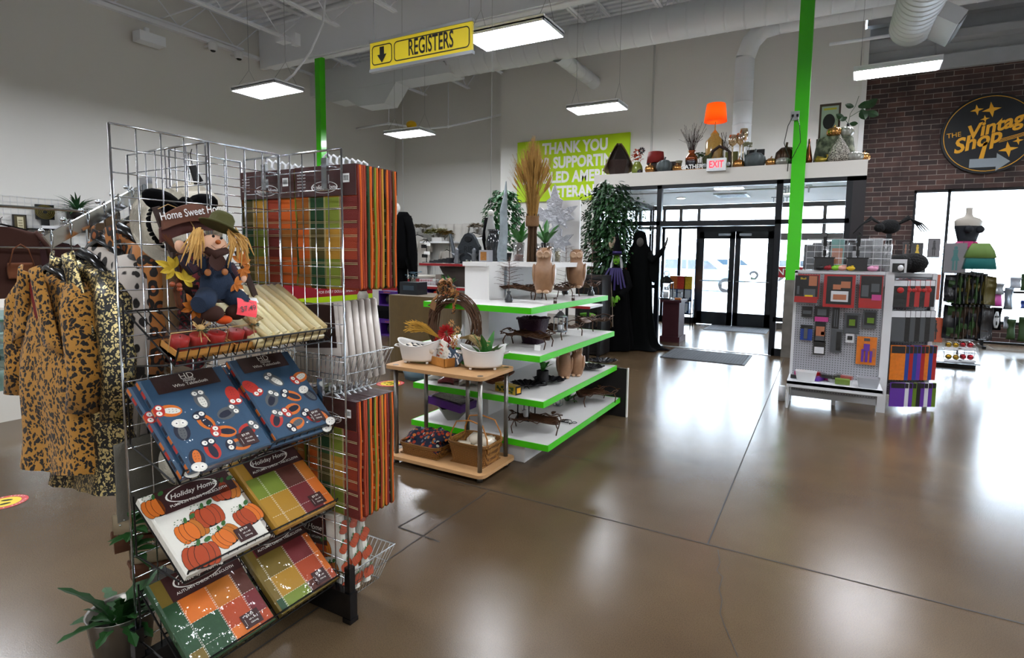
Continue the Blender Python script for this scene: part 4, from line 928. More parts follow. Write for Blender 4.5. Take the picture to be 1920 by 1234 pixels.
def shoe(label,c,X0,rz):
    p=FX(*c,X0);t=thing('wedge_sandal',label,'shoe',tuple(p),rz,group='studded sandals')
    def top(u,v):w=2*PI*v;l=(u-.5)*.24;return(l,(.03+.014*math.sin(PI*u))*math.cos(w)*(.25+.75*math.sin(PI*min(1,u+.12))**.4),.04+.05*max(0,.5-u)+(.028+.03*max(0,.55-u))*math.sin(w))
    MB().grid(top,14,14).build('upper',SHOE,t,smooth=True)
    MB().grid(lambda u,v:((u-.5)*.25,(v-.5)*(.05+.03*math.sin(PI*u)),.012+.055*max(0,.5-u)),12,3,.014).bx(-.12,-.07,-.025,.025,-.03,.03).build('sole',SOLE,t,smooth=False)
    m=MB()
    for k in range(26):a=k*.5;m.ball((-.1+.012*(k%13),.035*math.cos(a)*(1 if k%2 else-1)*.8,.075+.02*math.sin(a)),.0045,6,4)
    m.build('studs',STUD,t)
    return t
shoe('beige studded wedge sandal behind the pumpkin package, upper one',(288,1000),-2.2,1.2)
shoe('beige studded wedge sandal behind the lowest shelf, lower one',(318,1050),-2.16,1.3)
PL1=M('plant_green','#1f4a1c',.5,vary=.3,vscale=20);PAIL=M('brushed_pail','#8f8b84',.35,.85)
c=FZ(262,1262,0)
t=thing('potted_plant','leafy green plant in a brushed metal bucket on the floor beside the grid rack','plant',(c.x-.06,c.y-.02,0))
MB().lathe([(.075,0),(.105,.24),(.108,.245),(.1,.24),(.095,.2),(0,.2)],28).build('bucket',PAIL,t,smooth=True)
m=MB();rr=random.Random(5)
for k in range(26):
    a=rr.uniform(0,2*PI);el=rr.uniform(.3,1.5);L_=rr.uniform(.12,.22);d=Vector((math.cos(a)*math.cos(el),math.sin(a)*math.cos(el),math.sin(el)))
    m.leaf((.03*math.cos(a),.03*math.sin(a),.2),d,L_,.045,bend=.45,n=8,lobes=[.5,1,.55,1.1,.6,.95,.5,.7,.1])
m.build('leaves',PL1,t)
p=FX(250,1010,-2.1);t=thing('foliage_sprig','green leafy sprig poking out beside the grid post above the bucket plant','plant',tuple(p));m=MB()
for k in range(12):a=k*.8;m.leaf((0,0,-.06+.012*k),(math.cos(a),math.sin(a),.4),.07,.04,bend=.4)
m.build('leaves',PL1,t);MB().tube([(.02,.04,-.12),(0,0,-.06),(0,0,.08)],.003,5).build('stem',PL1,t)
# ================================================================ small two-tier table
BIRCH=M('birch_laminate','#b98f62',.45,vary=.12,vscale=12);STEEL=M('brushed_leg','#7d7a75',.3,.9)
TBL=thing('two_tier_table','small wood-topped table with brushed metal legs and a low shelf','table',(-2.37,3.21,0))
def rr_poly(x0,x1,y0,y1,r,n=5):return[(cx+r*math.cos(a0+PI/2*k/n),cy+r*math.sin(a0+PI/2*k/n))for cx,cy,a0 in((x1-r,y1-r,0),(x0+r,y1-r,PI/2),(x0+r,y0+r,PI),(x1-r,y0+r,1.5*PI))for k in range(n+1)]
MB().prism(rr_poly(-2.83,-1.97,2.99,3.44,.05),.71,.735).build('tabletop',BIRCH,TBL,world=True)
MB().prism(rr_poly(-2.79,-1.955,2.98,3.44,.05),.045,.068).build('lower_shelf',BIRCH,TBL,world=True)
for x,y in((-2.755,3.04),(-2.76,3.39),(-2.36,3.39),(-2.015,3.04),(-2.02,3.39)):
    MB().tube([(x,y,.05),(x,y,.712)],.0165,14).tube([(x,y,0),(x,y,.05)],.02,12).lathe([(.022,.735),(.018,.7365),(0,.7365)],14,(x,y,0)).build('leg',STEEL,TBL,smooth=True,world=True)
TZ=.7355
ENAM=M('white_enamel','#dcdad6',.35,coat=.3)
def tub(p,rz,label):
    t=thing('oval_tub',label,'tub',(p.x,p.y,TZ),rz,'white tubs on the small table')
    prof=[]
    def wall(r0,flip):
        def f(u,v):
            w=2*PI*u;q=r0*(.8+.2*v);dip=.022*math.cos(2*w);return(q*1.0*math.cos(w),q*.66*math.sin(w),.022+v*(.135+dip))
        return f
    MB().grid(wall(.165,0),40,8,.004).lathe([(0,.022),(.128,.022),(.132,.03)],40,sy=.66).build('tub_body',ENAM,t,smooth=True)
    MB().tube([(.165*math.cos(a),.109*math.sin(a),.157+.022*math.cos(2*a))for a in[2*PI*k/40 for k in range(40)]],.004,6,closed=True).build('rim',ENAM,t,smooth=True)
    for sx in(-1,1):
        MB().tube([(sx*.15,-.025,.115),(sx*.185,-.03,.125),(sx*.19,0,.128),(sx*.185,.03,.125),(sx*.15,.025,.115)],.006,8).build('handle',ENAM,t,smooth=True)
        for sy_ in(-1,1):MB().ball((sx*.085,sy_*.05,.011),.0115,10,8).build('ball_foot',ENAM,t,smooth=True)
    return t
tub(Vector((-2.66,3.19,0)),.25,'white oval tub of folded cloths at the left end of the small table')
tub(Vector((-2.13,3.25,0)),.5,'white oval tub with a fern at the right end of the small table')
LINEN=M('printed_linen','#d9cfc0',.9,bump=.4,bscale=60);INKC=M('charcoal_print','#2f3133',.8)
tl_=Vector((-2.66,3.19,0))
for k in range(4):
    t=thing('tea_towel','white and charcoal tea towel in the left white tub, %s from the left'%('first','second','third','fourth')[k],'tea towel',(tl_.x-.09+.06*k,tl_.y,TZ+.06),group='tea towels in the left tub')
    MB().at(T(0,0,.05,ry=.45-.1*k,rz=.2*k)).grid(lambda u,v:((u-.5)*.09,(v-.5)*.11,.012*math.sin(PI*u)+.005*math.sin(9*v)),6,6,.03).mat(1).box((.01,-.02,.02),(.06,.012,.006),rz=.6).box((.0,.03,.018),(.05,.01,.006),rz=-.3).build('folded_cloth',[LINEN,INKC],t,smooth=True)
BAMB=M('bamboo','#b57a36',.45,vary=.2,vscale=30)
b0=FZ(825,686,TZ);t=thing('bamboo_box','open bamboo box holding patterned napkin packs between the two white tubs','box',(b0.x,b0.y+.05,TZ),-.35)
MB().bx(-.11,.11,-.07,.07,0,.006).bx(-.11,.11,-.07,-.063,0,.065).bx(-.11,.11,.063,.07,0,.065).bx(-.11,-.103,-.07,.07,0,.065).bx(.103,.11,-.07,.07,0,.065).build('box_body',BAMB,t)
for k,(c,lb)in enumerate((('#c8684a','napkin pack with orange print standing tall in the bamboo box'),('#c9c4b4','pale napkin pack leaning in the bamboo box'),('#2c4156','dark blue and white napkin pack leaning in the bamboo box'),('#31475f','navy striped napkin pack at the right of the bamboo box'),('#3a4a5a','slate blue napkin pack lying last in the bamboo box'))):
    o=Matrix.Translation((b0.x,b0.y+.05,TZ))@Matrix.Rotation(-.35,4,'Z')@Vector((-.06+.035*k,-.02+.01*k,.01))
    n_=thing('napkin_pack',lb,'napkins',tuple(o),group='napkin packs')
    h=.17 if k==0 else.125;X=T(0,0,0,rx=-.15,ry=.3+.12*k,rz=-.2)
    m=MB().at(X).box((0,0,h/2),(.07,.018,h))
    R_=random.Random(k)
    m.mat(1)
    for q in range(5):m.box((R_.uniform(-.02,.02),-.0095,h*(.15+.16*q)),(R_.uniform(.02,.05),.001,.012),ry=R_.uniform(-.6,.6))
    m.build('pack',[M('napkin_'+c[1:],'#e2dccf' if k in(0,1)else c,.5,coat=.8,bump=1,bscale=20),M('napkin_print_'+c[1:],c if k<2 else '#d8dadb',.6)],n_)
TWIG=M('wreath_twigs','#5e4230',.9,vary=.3,vscale=40);wc=Vector((-2.5,3.4,TZ+.262))
WR=thing('twig_wreath','grapevine wreath with camouflage bow and red flowers leaning behind the white tubs','wreath',(wc.x,wc.y,TZ))
rr=random.Random(11);m=MB()
for k in range(42):
    R0=.205+rr.uniform(-.032,.032);dy=rr.uniform(-.028,.028);ph=rr.uniform(0,6.28);n=34
    m.tube([(wc.x+(R0+.012*math.sin(3*a+ph))*math.cos(a),wc.y+dy+.01*math.cos(4*a+ph),wc.z+(R0+.012*math.sin(3*a+ph))*1.08*math.sin(a))for a in[2*PI*i/n for i in range(n)]],rr.uniform(.0022,.0042),4,closed=True)
for k in range(40):
    a=rr.uniform(0,6.28);c=(wc.x+.215*math.cos(a),wc.y+rr.uniform(-.03,.02),wc.z+.23*math.sin(a));d=Vector((rr.uniform(-1,1),rr.uniform(-.3,.3),rr.uniform(-1,1)))*.045;m.tube([Vector(c)-d,c,Vector(c)+d+Vector((0,0,.01))],.0016,3)
m.build('twig_ring',TWIG,WR,world=True)
def camo(nt,b,tc):
    N,L=nt.nodes.new,nt.links.new;v=N('ShaderNodeTexNoise');v.inputs['Scale'].default_value=45;L(tc.outputs['Object'],v.inputs['Vector'])
    r=ramp(nt,[(0,'#1c1510'),(.42,'#7a4f22'),(.5,'#a8763a'),(.56,'#2c2a16'),(.62,'#c8642a')]);L(v.outputs['Fac'],r.inputs[0]);L(r.outputs[0],b.inputs['Base Color'])
CAMO=nodemat('camo_ribbon',camo,.6)
m=MB();bc=FY(845,538,3.35)
for k in range(11):
    a=rr.uniform(0,6.28);q=bc+Vector((rr.uniform(-.11,.1),0,rr.uniform(-.04,.035)));r=rr.uniform(.022,.04)
    m.grid(lambda u,v:q+Vector((r*math.cos(2*PI*u)*math.cos(a)+(v-.5)*.03*math.sin(a),-.02+(v-.5)*.04,r*math.sin(2*PI*u)+(v-.5)*.02)),12,3,.001)
for px0,py0,px1,py1 in((858,545,848,590),(830,545,802,575)):
    a,b=FY(px0,py0,3.34),FY(px1,py1,3.33);m.grid(lambda u,v:a.lerp(b,u)+Vector(((v-.5)*.03,.008*math.sin(9*u),.008*math.sin(7*u))),10,2,.001)
m.build('camouflage_bow',CAMO,WR,world=True,smooth=True)
MB().at(T(*FY(812,573,3.33),rx=.1,ry=.35)).box((0,0,0),(.05,.002,.065)).build('kraft_tag',M('kraft','#8d6844',.8),WR,world=True)
def mum(m,c,r,n=60):
    for k in range(n):
        z=1-2*(k+.5)/n*.75;a=k*2.4;s=math.sqrt(max(0,1-z*z));d=Vector((s*math.cos(a),-abs(z)*.9,s*math.sin(a)));m.leaf(Vector(c)+d*r*.35,d,r*.75,r*.22,up=(0,1,.1),bend=-.2,n=3)
m=MB();mum(m,FY(838,625,3.33),.068);mum(m,FY(822,640,3.34),.04,30);mum(m,FY(845,648,3.32),.045,30);m.build('red_flowers',M('red_petals','#a80d0d',.6),WR,world=True)
m=MB();mum(m,FY(853,632,3.32),.035,24);mum(m,FY(852,645,3.31),.035,24);mum(m,FY(847,606,3.34),.028,20);mum(m,FY(858,618,3.33),.028,20);m.build('cream_flowers',M('peach_petals','#c99a62',.6,vary=.3,vscale=40),WR,world=True)
def sheaf(nm,col,a,b,n,spread,lab):
    m=MB();A_=Vector(a);B_=Vector(b)
    for k in range(n):
        e=B_+Vector((rr.uniform(-spread,spread),rr.uniform(-.04,.04),rr.uniform(-spread,spread)));mid=A_.lerp(e,.55)+Vector((0,0,.03));m.tube([A_+Vector((0,0,rr.uniform(-.006,.006))),mid,e],.0013,3)
        for q in range(4):s=mid.lerp(e,q/3.5);m.tube([s,s+(e-mid)*.22+Vector((0,0,rr.uniform(-.012,.012)))],.0022,3)
    return m.build(nm,M(lab,col,.85,vary=.25,vscale=60),WR,world=True)
sheaf('yellow_grass','#b98d33',FY(826,634,3.33),FY(772,612,3.25),60,.045,'dry_grass_yellow')
sheaf('beige_grass','#ab9463',FY(862,634,3.33),FY(905,645,3.24),55,.04,'dry_grass_beige')
FERN=M('fern_green','#2e6a24',.45,vary=.3,vscale=15)
def fern(p,label,n=10,L_=.2,w=.05,name='leafy_plant',el0=.8,seed=1,grp=None,pot=None,mat_=FERN):
    R_=random.Random(seed);t=thing(name,label,'plant',tuple(p),0,grp)
    m=MB();h=pot[1]if pot else 0
    for k in range(n):
        a=2*PI*k/n+R_.uniform(-.3,.3);el=R_.uniform(el0,1.5);d=(math.cos(a)*math.cos(el),math.sin(a)*math.cos(el),math.sin(el))
        m.leaf((.01*math.cos(a),.01*math.sin(a),h),d,L_*R_.uniform(.7,1.1),w,bend=.25,n=7,lobes=[.35,.8,.6,1,.7,.9,.5,.05])
    m.build('leaves',mat_,t)
    if pot:pot[0](t)
    return t
fern(Vector((-2.1,3.25,TZ+.035)),'green lobed fern sprig standing in the right white tub',9,.24,.055,seed=4,el0=1.0)
fern(Vector((-2.32,3.3,TZ)),'dark green sprig on the small table beside the right tub',5,.16,.04,seed=9,el0=.5)
WICK=nodemat('wicker',lambda nt,b,tc:(lambda N,L:(lambda w,w2,mx,r,bp:(w.inputs['Scale'].__setattr__('default_value',45),setattr(w2,'bands_direction','Z'),w2.inputs['Scale'].__setattr__('default_value',38),L(tc.outputs['Object'],w.inputs['Vector']),L(tc.outputs['Object'],w2.inputs['Vector']),setattr(mx,'operation','MULTIPLY'),L(w.outputs['Fac'],mx.inputs[0]),L(w2.outputs['Fac'],mx.inputs[1]),L(mx.outputs[0],r.inputs[0]),L(r.outputs[0],b.inputs['Base Color']),L(mx.outputs[0],bp.inputs['Height']),bp.inputs['Distance'].__setattr__('default_value',.006),L(bp.outputs[0],b.inputs['Normal'])))(N('ShaderNodeTexWave'),N('ShaderNodeTexWave'),N('ShaderNodeMath'),ramp(nt,[(0,'#5c3610'),(.25,'#a06a24'),(1,'#d39a48')],'LINEAR'),N('ShaderNodeBump')))(nt.nodes.new,nt.links.new),.6)
SZ_=.0685
def rbasket(t,w,d,h,tap=.85,th=.006,nm='basket_body'):
    def side(u,v):
        w_=2*PI*u;k=tap+(1-tap)*v;c,s_=math.cos(w_),math.sin(w_);p_=.35;x=math.copysign(abs(c)**p_,c)*w/2*k;y=math.copysign(abs(s_)**p_,s_)*d/2*k;b_=.0015*math.sin(u*2*PI*36+(PI if int(v*8)%2 else 0));return(x*(1+b_*8),y*(1+b_*8),h*v)
    MB().grid(side,108,8,th).bx(-w/2*tap,w/2*tap,-d/2*tap,d/2*tap,0,.006).build(nm,WICK,t)
    m=MB()
    for z in(h,h-.012):m.tube([(math.copysign(abs(math.cos(a))**.35,math.cos(a))*w/2*1.01,math.copysign(abs(math.sin(a))**.35,math.sin(a))*d/2*1.01,z)for a in[2*PI*k/56 for k in range(56)]],.007,6,closed=True)
    m.build('rim',WICK,t,smooth=True)
p=FZ(893,888,SZ_);t=thing('wicker_basket','rectangular honey wicker basket with two tall hoop handles, low shelf of the table','basket',(-2.17,3.22,SZ_));rbasket(t,.33,.27,.155)
CANE=M('cane','#a66c2a',.5)
for y in(-.09,.09):MB().tube([(-.16,y,.1),(-.155,y,.2),(-.11,y*.9,.29),(0,y*.85,.31),(.11,y*.9,.29),(.155,y,.2),(.16,y,.1)],.0055,8).build('handle',CANE,t,smooth=True)
PKC=M('cream_pack','#d8cdb8',.5,coat=.8,bump=1.2,bscale=20)
for k,(dx,dy,dz,rz)in enumerate(((-.07,-.05,.1,.2),(.07,-.05,.1,-.3),(-.05,.06,.11,.1),(.06,.07,.12,.4),(0,.02,.15,0),(.09,.0,.15,.8))):
    t=thing('soft_pack','cream wrapped bundle inside the honey wicker basket, %s'%['front left','front right','back left','back right','top middle','top right'][k],'bundle',(-2.17+dx,3.22+dy,SZ_+dz-.05),rz,'cream bundles in the wicker basket')
    MB().ball((0,0,.045),(.068,.052,.045),14,8).box((0,0,.07),(.1,.06,.02),rx=.2).build('wrapped_bundle',PKC,t,smooth=True)
def navyp(nt,b,tc):
    N,L=nt.nodes.new,nt.links.new;v=N('ShaderNodeTexVoronoi');v.inputs['Scale'].default_value=32;L(tc.outputs['Object'],v.inputs['Vector'])
    g=ramp(nt,[(0,'#ffffff'),(.42,'#ffffff'),(.46,'#000000')],'LINEAR');L(v.outputs['Distance'],g.inputs[0])
    s=N('ShaderNodeSeparateXYZ');L(v.outputs['Color'],s.inputs[0]);r=ramp(nt,[(0,'#a8361c'),(.35,'#c46a22'),(.6,'#c9c4b4'),(.8,'#5a7284')]);L(s.outputs[0],r.inputs[0])
    mx=N('ShaderNodeMix');mx.data_type='RGBA';mx.inputs[6].default_value=lin('#141b33')+[1];L(g.outputs[0],mx.inputs[0]);L(r.outputs[0],mx.inputs[7]);L(mx.outputs[2],b.inputs['Base Color'])
NAVYP=nodemat('navy_leaf_print',navyp,.85)
t=thing('tray_basket','low rectangular woven tray basket at the left of the low shelf, full of navy cloths','basket',(-2.57,3.2,SZ_));rbasket(t,.37,.3,.085,.92)
def heap(u,v):
    r=Vector(((u-.5)*.36,(v-.5)*.29,0));e=min(u,1-u,v,1-v)*4;z=.06+min(1,e)*.07+.022*noise.noise(Vector((u*5,v*5,1.3)))+.012*noise.noise(Vector((u*14,v*14,4)));return(r.x,r.y,z)
for k in range(3):
    o=thing('printed_apron',['navy leaf-print cloth heaped at the bottom of the tray basket','navy leaf-print cloth rumpled on top of the tray basket, left part','navy leaf-print cloth rumpled on top of the tray basket, right part'][k],'cloth',(-2.57+(0,-.07,.08)[k],3.2,SZ_+(0,.03,.045)[k]),(0,.5,-.4)[k],'navy cloths in the tray basket')
    MB().grid(lambda u,v:Vector(heap((u+.17*k)%1 if 0 else u,v))*(1 if k==0 else.62)+Vector((0,0,(0,.045,.045)[k])),26,22,.004).build('rumpled_cloth',NAVYP,o,smooth=True)
# ================================================================ white shelf unit with green edges
GW=M('gondola_white','#d5d3d0',.5,vary=.05,vscale=3);GE=M('green_edge','#43c010',.35)
GON=thing('display_gondola','white tiered shelf unit with bright green shelf edges in the middle of the shop','shelf unit',(-2.34,4.2,0))
GT_=[1.172,.83,.502,.188];XR=[-1.85,-1.774,-1.739,-1.696];XLf=[-2.82,-2.9,-2.93,-2.952]
for z,xr_,xl_ in zip(GT_,XR,XLf):
    s=MB().bx(xl_+.006,xr_-.006,3.446,4.99,z-.035,z-.0005).build('shelf',GW,GON,world=True)
    MB().bx(xl_,xr_,3.438,3.446,z-.045,z).bx(xr_-.006,xr_+.002,3.438,4.995,z-.045,z).bx(xl_-.002,xl_+.006,3.438,4.995,z-.045,z).bx(xl_,xr_,4.99,4.998,z-.045,z).build('green_edge',GE,s).matrix_parent_inverse=Matrix.Translation(-Vector(GON.location))
MB().bx(-2.86,-1.92,3.5,4.95,0,.143).build('base',GW,GON,world=True)
MB().bx(-2.72,-2.50,3.86,5.0,.1,1.45).bx(-2.50,-2.47,3.85,4.7,0.1,1.455).build('core_column',GW,GON,world=True)
MB().bx(-2.73,-2.49,3.84,4.9,1.45,1.485).bx(-2.5,-1.97,4.05,4.9,1.45,1.488).build('top_shelf',GW,GON,world=True)
MB().bx(-2.35,-2.12,4.9,4.93,1.45,2.08).build('back_board',GW,GON,world=True)
DKB=M('dark_board','#120d0c',.6)
tag(MB().bx(-2.2,-1.64,4.999+.01,5.03,0,.475).build('dark_board',DKB),'black board standing against the far end of the green-edged shelf unit','board')
tag(MB().bx(-1.64,-1.628,5.005,5.035,0,.48).build('board_edge_strip',GW),'thin white strip on the edge of the black board','strip')
S1,S2,S3,S4,S0=[z+.001 for z in GT_]+[1.489]
RUST=M('bronze_metal','#4a2f1c',.45,.6,vary=.25,vscale=25)
def tray_proto():
    t=thing('branch_tray','x','tray',(0,0,0),0,'bronze branch trays');R_=random.Random(2)
    MB().grid(lambda u,v:((u-.5)*.36*(1-.25*abs(v-.5)),(v-.5)*.17,.075+.012*math.sin(5*u)+.03*(2*v-1)**2),14,8,.003).build('tray_plate',RUST,t,smooth=True)
    m=MB()
    for s in(-1,1):
        for q in range(2):m.tube([(-.2+.4*k/9,s*(.085+.012*math.sin(k*1.7+q*2)),.1+.014*math.sin(k*2.3+q)+.01*q)for k in range(10)],.004,6)
        m.tube([(s*.19+s*.012*math.sin(k*1.3),-.09+.18*k/7,.105+.03*math.sin(PI*k/7))for k in range(8)],.0045,6)
    m.build('twig_rim',RUST,t,smooth=True)
    for x in(-.16,.16):
        for y in(-.075,.075):MB().tube([(x,y,.09),(x*1.12,y*1.1,.05),(x*1.05,y*1.15,.0)],.005,6).build('leg',RUST,t,smooth=True)
    m=MB()
    for x,y,r in((-.19,.08,2.6),(.19,-.07,-.4),(-.1,.095,1.8),(.12,.09,1.2)):m.leaf((x,y,.11),(math.cos(r),math.sin(r),.6),.05,.04)
    m.build('metal_leaves',RUST,t)
    return t
TP=tray_proto();first=True
def onshelf(px,py,z):p=FZ(px,py,z);return(p.x,p.y,z)
for px,py,z,rz,lb in((975,560,S1,.1,'bronze branch tray on the top green shelf, left front corner, beside the potted sprig'),(1035,560,S1,1.3,'bronze branch tray on the top green shelf under the first owl'),(1090,553,S1,1.4,'bronze branch tray on the top green shelf under the second owl'),
    (990,650,S2,.1,'bronze branch tray on the second green shelf in front of the purple planter'),(1057,632,S2,1.45,'bronze branch tray in the middle of the second green shelf'),(1115,617,S2,1.4,'bronze branch tray at the far end of the second green shelf'),
    (1015,810,S4,.35,'bronze branch tray at the near end of the lowest green shelf'),(1115,755,S4,1.0,'bronze branch tray at the far end of the lowest green shelf')):
    p=onshelf(px,py,z)
    x=min(p[0],-2.0 if z>.4 else-1.93);
    if z in(S1,):x=min(x,-2.03)
    if abs(math.sin(rz))>.8:x=min(p[0],XR[[S1,S2,S3,S4].index(z)]-.12)
    p=(x,max(p[1],3.58),z)
    if first:TP.location=p;TP.rotation_euler=(0,0,rz);TP['label']=lb;first=False
    else:dup(TP,p,rz,lb)
OWL=M('owl_ceramic','#8f6a4c',.4,coat=.4,vary=.25,vscale=35,bump=.6,bscale=70);OWLW=M('owl_pale','#b39274',.4,coat=.4)
def owl_proto():
    t=thing('owl_figurine','x','figurine',(0,0,0),0,'ceramic owls')
    MB().lathe([(.0,0),(.04,.004),(.048,.02),(.055,.06),(.06,.105),(.053,.145),(.04,.17),(.042,.19),(.046,.212),(.04,.235),(.02,.248),(0,.25)],24,sy=.9).build('body',OWL,t,smooth=True)
    for s in(-1,1):MB().ball((s*.052,.0,.1),(.014,.034,.062),12,8,ry=s*.08).build('wing',OWL,t,smooth=True)
    for s in(-1,1):
        e=MB().at(fr((s*.019,-.036,.212),(1,0,0),(0,0,1))).lathe([(.019,0),(.02,.004),(.014,.008),(.01,.004),(0,.006)],16).build('eye',OWLW,t,smooth=True)
        MB().leaf((s*.018,-.02,.235),(s*.8,-.2,.9),.035,.02).build('ear_tuft',OWL,t)
    MB().ball((0,-.045,.2),(.005,.008,.01),8,6).build('beak',OWLW,t,smooth=True)
    for s in(-1,1):MB().ball((s*.02,-.04,.01),(.018,.024,.011),10,6).build('foot',OWLW,t,smooth=True)
    return t
OP=owl_proto();first=True
for px,py,z,rz,lb in((1025,550,S1,.3,'tan ceramic owl on the top green shelf, the nearer one'),(1080,540,S1,.35,'tan ceramic owl on the top green shelf, the farther one'),(1058,708,S3,.5,'tan ceramic owl on the third green shelf, left one of the pair'),(1081,704,S3,.3,'tan ceramic owl on the third green shelf, right one of the pair')):
    p=list(onshelf(px,py,z+(.085 if z==S1 else 0)));p[2]=z;k=[S1,S2,S3].index(z);p[0]=min(p[0],XR[k]-.07)
    if z==S1:p[2]+=.085
    if first:OP.location=p;OP.rotation_euler=(0,0,rz);OP['label']=lb;OP.scale=(1.4,)*3;first=False
    else:dup(OP,p,rz,lb,scale=1.4 if z==S1 else 1.12)
PEWT=M('black_pewter','#1b1b1e',.3,.7)
def dish_proto():
    t=thing('leaf_dish','x','dish',(0,0,0),0,'black leaf dishes');n=40
    def f(u,v):a=2*PI*u;r=v*(.085+.022*abs(math.sin(4.5*a)));return(r*math.cos(a)*1.35,r*math.sin(a),.008+.03*v**2+.004*math.sin(18*a)*v)
    MB().grid(f,72,6,.003).build('dish_body',PEWT,t,smooth=False);return t
DP=dish_proto();first=True
for px,py,rz,lb in((990,726,.4,'black pewter leaf dish beside the yellow box on the third green shelf'),(1030,718,.2,'black pewter leaf dish in front of the black potted sprig'),(1108,693,.1,'black pewter leaf dish right of the owl pair'),(1135,682,.5,'black pewter leaf dish at the far end of the third green shelf')):
    p=list(onshelf(px,py,S3));p[0]=min(p[0],XR[2]-.15)
    if first:DP.location=p;DP.rotation_euler=(0,0,rz);DP['label']=lb;first=False
    else:dup(DP,p,rz,lb)
BPOT=M('black_pot','#0f0d10',.7,bump=.3,bscale=90)
def pot_round(r,h):
    def f(t):MB().lathe([(r*.75,0),(r,h*.4),(r*.98,h),(r*.88,h),(r*.8,h*.9),(0,h*.9)],20).build('pot',BPOT,t,smooth=True)
    return(f,h)
def pl(px,py,z,lb,k=8,L_=.14,w=.045,pot=None,seed=1,mat_=FERN,el0=.8,xmax=-1.9):
    p=list(onshelf(px,py,z));p[0]=min(p[0],xmax);p[1]=min(p[1],4.8);return fern(p,lb,k,L_,w,seed=seed,pot=pot,name='potted_sprig' if pot else 'leafy_plant',mat_=mat_,el0=el0)
pl(947,552,S1,'green sprig in a square black pot at the left of the top green shelf',8,.15,.05,pot_round(.045,.085),21,xmax=-2.3)
pl(1017,722,S3,'green sprig in a round black pot on the third green shelf',6,.13,.04,pot_round(.05,.12),22,xmax=-1.98)
pl(1058,545,S1,'wide green fern behind the owls on the top green shelf, right one',11,.2,.06,pot_round(.05,.08),23,xmax=-2.1)
pl(1063,752,S4,'dark green sprig lying at the back of the lowest green shelf',8,.15,.05,None,24,el0=.3,xmax=-2.0)
PURP=M('plum_metal','#2b1426',.45,.3,bump=.4,bscale=50)
p=onshelf(1018,645,S2);t=thing('purple_planter','dark purple square planter with scalloped rim on the second green shelf','planter',(-2.1,3.95,S2))
n=8
def pp(u,v):a=2*PI*u;c,s=math.cos(a),math.sin(a);q=(.075+.04*v)*1.0;return(math.copysign(abs(c)**.5,c)*q,math.copysign(abs(s)**.5,s)*q,.2*v+(.008*abs(math.sin(8*a))if v>.95 else 0))
MB().grid(pp,64,8,.004).bx(-.07,.07,-.07,.07,0,.01).build('planter_body',PURP,t)
MB().tube([(pp(k/48,1)[0]*1.03,pp(k/48,1)[1]*1.03,.2+.008*abs(math.sin(16*PI*k/48)))for k in range(48)],.006,6,closed=True).build('rim',PURP,t,smooth=True)
SMOKE=M('smoked_glass','#25282b',.08,coat=.5);SILV=M('silver_deco','#9ea3a8',.2,.9);IVOR=M('ivory_ceramic','#cbbd9d',.4,coat=.3)
def lantern(name,label,p,s=1,mat_=BLACKP,scroll=False):
    t=thing(name,label,'lantern',p)
    m=MB().at(Matrix.Scale(s,4)).bx(-.04,.04,-.04,.04,0,.008).bx(-.04,.04,-.04,.04,.11,.118).lathe([(.05,.118),(.02,.15),(.006,.16),(0,.16)],4)
    for x in(-.037,.037):
        for y in(-.037,.037):m.tube([(x,y,0),(x,y,.115)],.004,5)
    m.tube([(.018*math.cos(a),0,.175+.018*math.sin(a))for a in[2*PI*k/12 for k in range(12)]],.002,4,closed=True);m.build('frame',mat_,t)
    MB().at(Matrix.Scale(s,4)).lathe([(.026,.01),(.028,.06),(.02,.08),(.018,.1)],14).build('glass_cup',GLASS,t,smooth=True)
    MB().at(Matrix.Scale(s,4)).lathe([(.018,.01),(.018,.05),(0,.052)],12).build('candle',WPLAS,t,smooth=True)
    return t
lantern('metal_lantern','black metal and glass lantern in the near branch tray on the lowest green shelf',(-2.03,3.72,S4+.07),1.35)
lantern('metal_lantern','small dark lantern in the branch tray behind the purple planter',(-1.95,4.15,S2+.08),1.1,SILV)
lantern('metal_lantern','round silver lantern at the far end of the lowest green shelf',(-2.1,4.45,S4+.0),.9,SILV)
p=onshelf(962,735,S3);t=thing('wicker_bread_basket','brown oval wicker bread basket at the left of the third green shelf','basket',(-2.33,3.7,S3),.5)
MB().grid(lambda u,v:(v*.17*math.cos(2*PI*u),v*.09*math.sin(2*PI*u),.006+.07*v**2+.03*v*abs(math.cos(2*PI*u))**3),40,6,.004).build('basket_body',M('brown_wicker','#6b3a18',.6,vary=.3,vscale=50,bump=.6,bscale=120),t)
MB().tube([(.17*math.cos(a),.09*math.sin(a),.078+.03*abs(math.cos(a))**3)for a in[2*PI*k/30 for k in range(30)]],.006,6,closed=True).build('rim',M('brown_wicker'),t,smooth=True)
YB=M('yellow_box','#b89a18',.35,coat=.5,vary=.5,vscale=45)
t=thing('picture_box','long yellow and green picture box with black end on the third green shelf','box',(-2.1,3.55,S3),-.25)
MB().bx(-.11,.11,-.03,.03,0,.065).build('box_body',YB,t);MB().bx(.11,.113,-.031,.031,-.0+.001,.066).build('end_panel',BLACKP,t);MB().at(T(.1145,0,.033)).bx(-.001,.0005,-.02,.02,-.02,.02).build('gold_label',M('sign_gold'),t)
R_=random.Random(4);m=MB()
for k in range(16):m.box((R_.uniform(-.09,.09),-.0305,R_.uniform(.012,.055)),(R_.uniform(.01,.03),.001,R_.uniform(.008,.02)))
m.build('printed_flowers',M('box_green','#2f4a14',.5),t)
t=thing('iron_trivet','black scrolled iron trivet lying near the front of the lowest green shelf','trivet',(-1.87,3.98,S4))
m=MB()
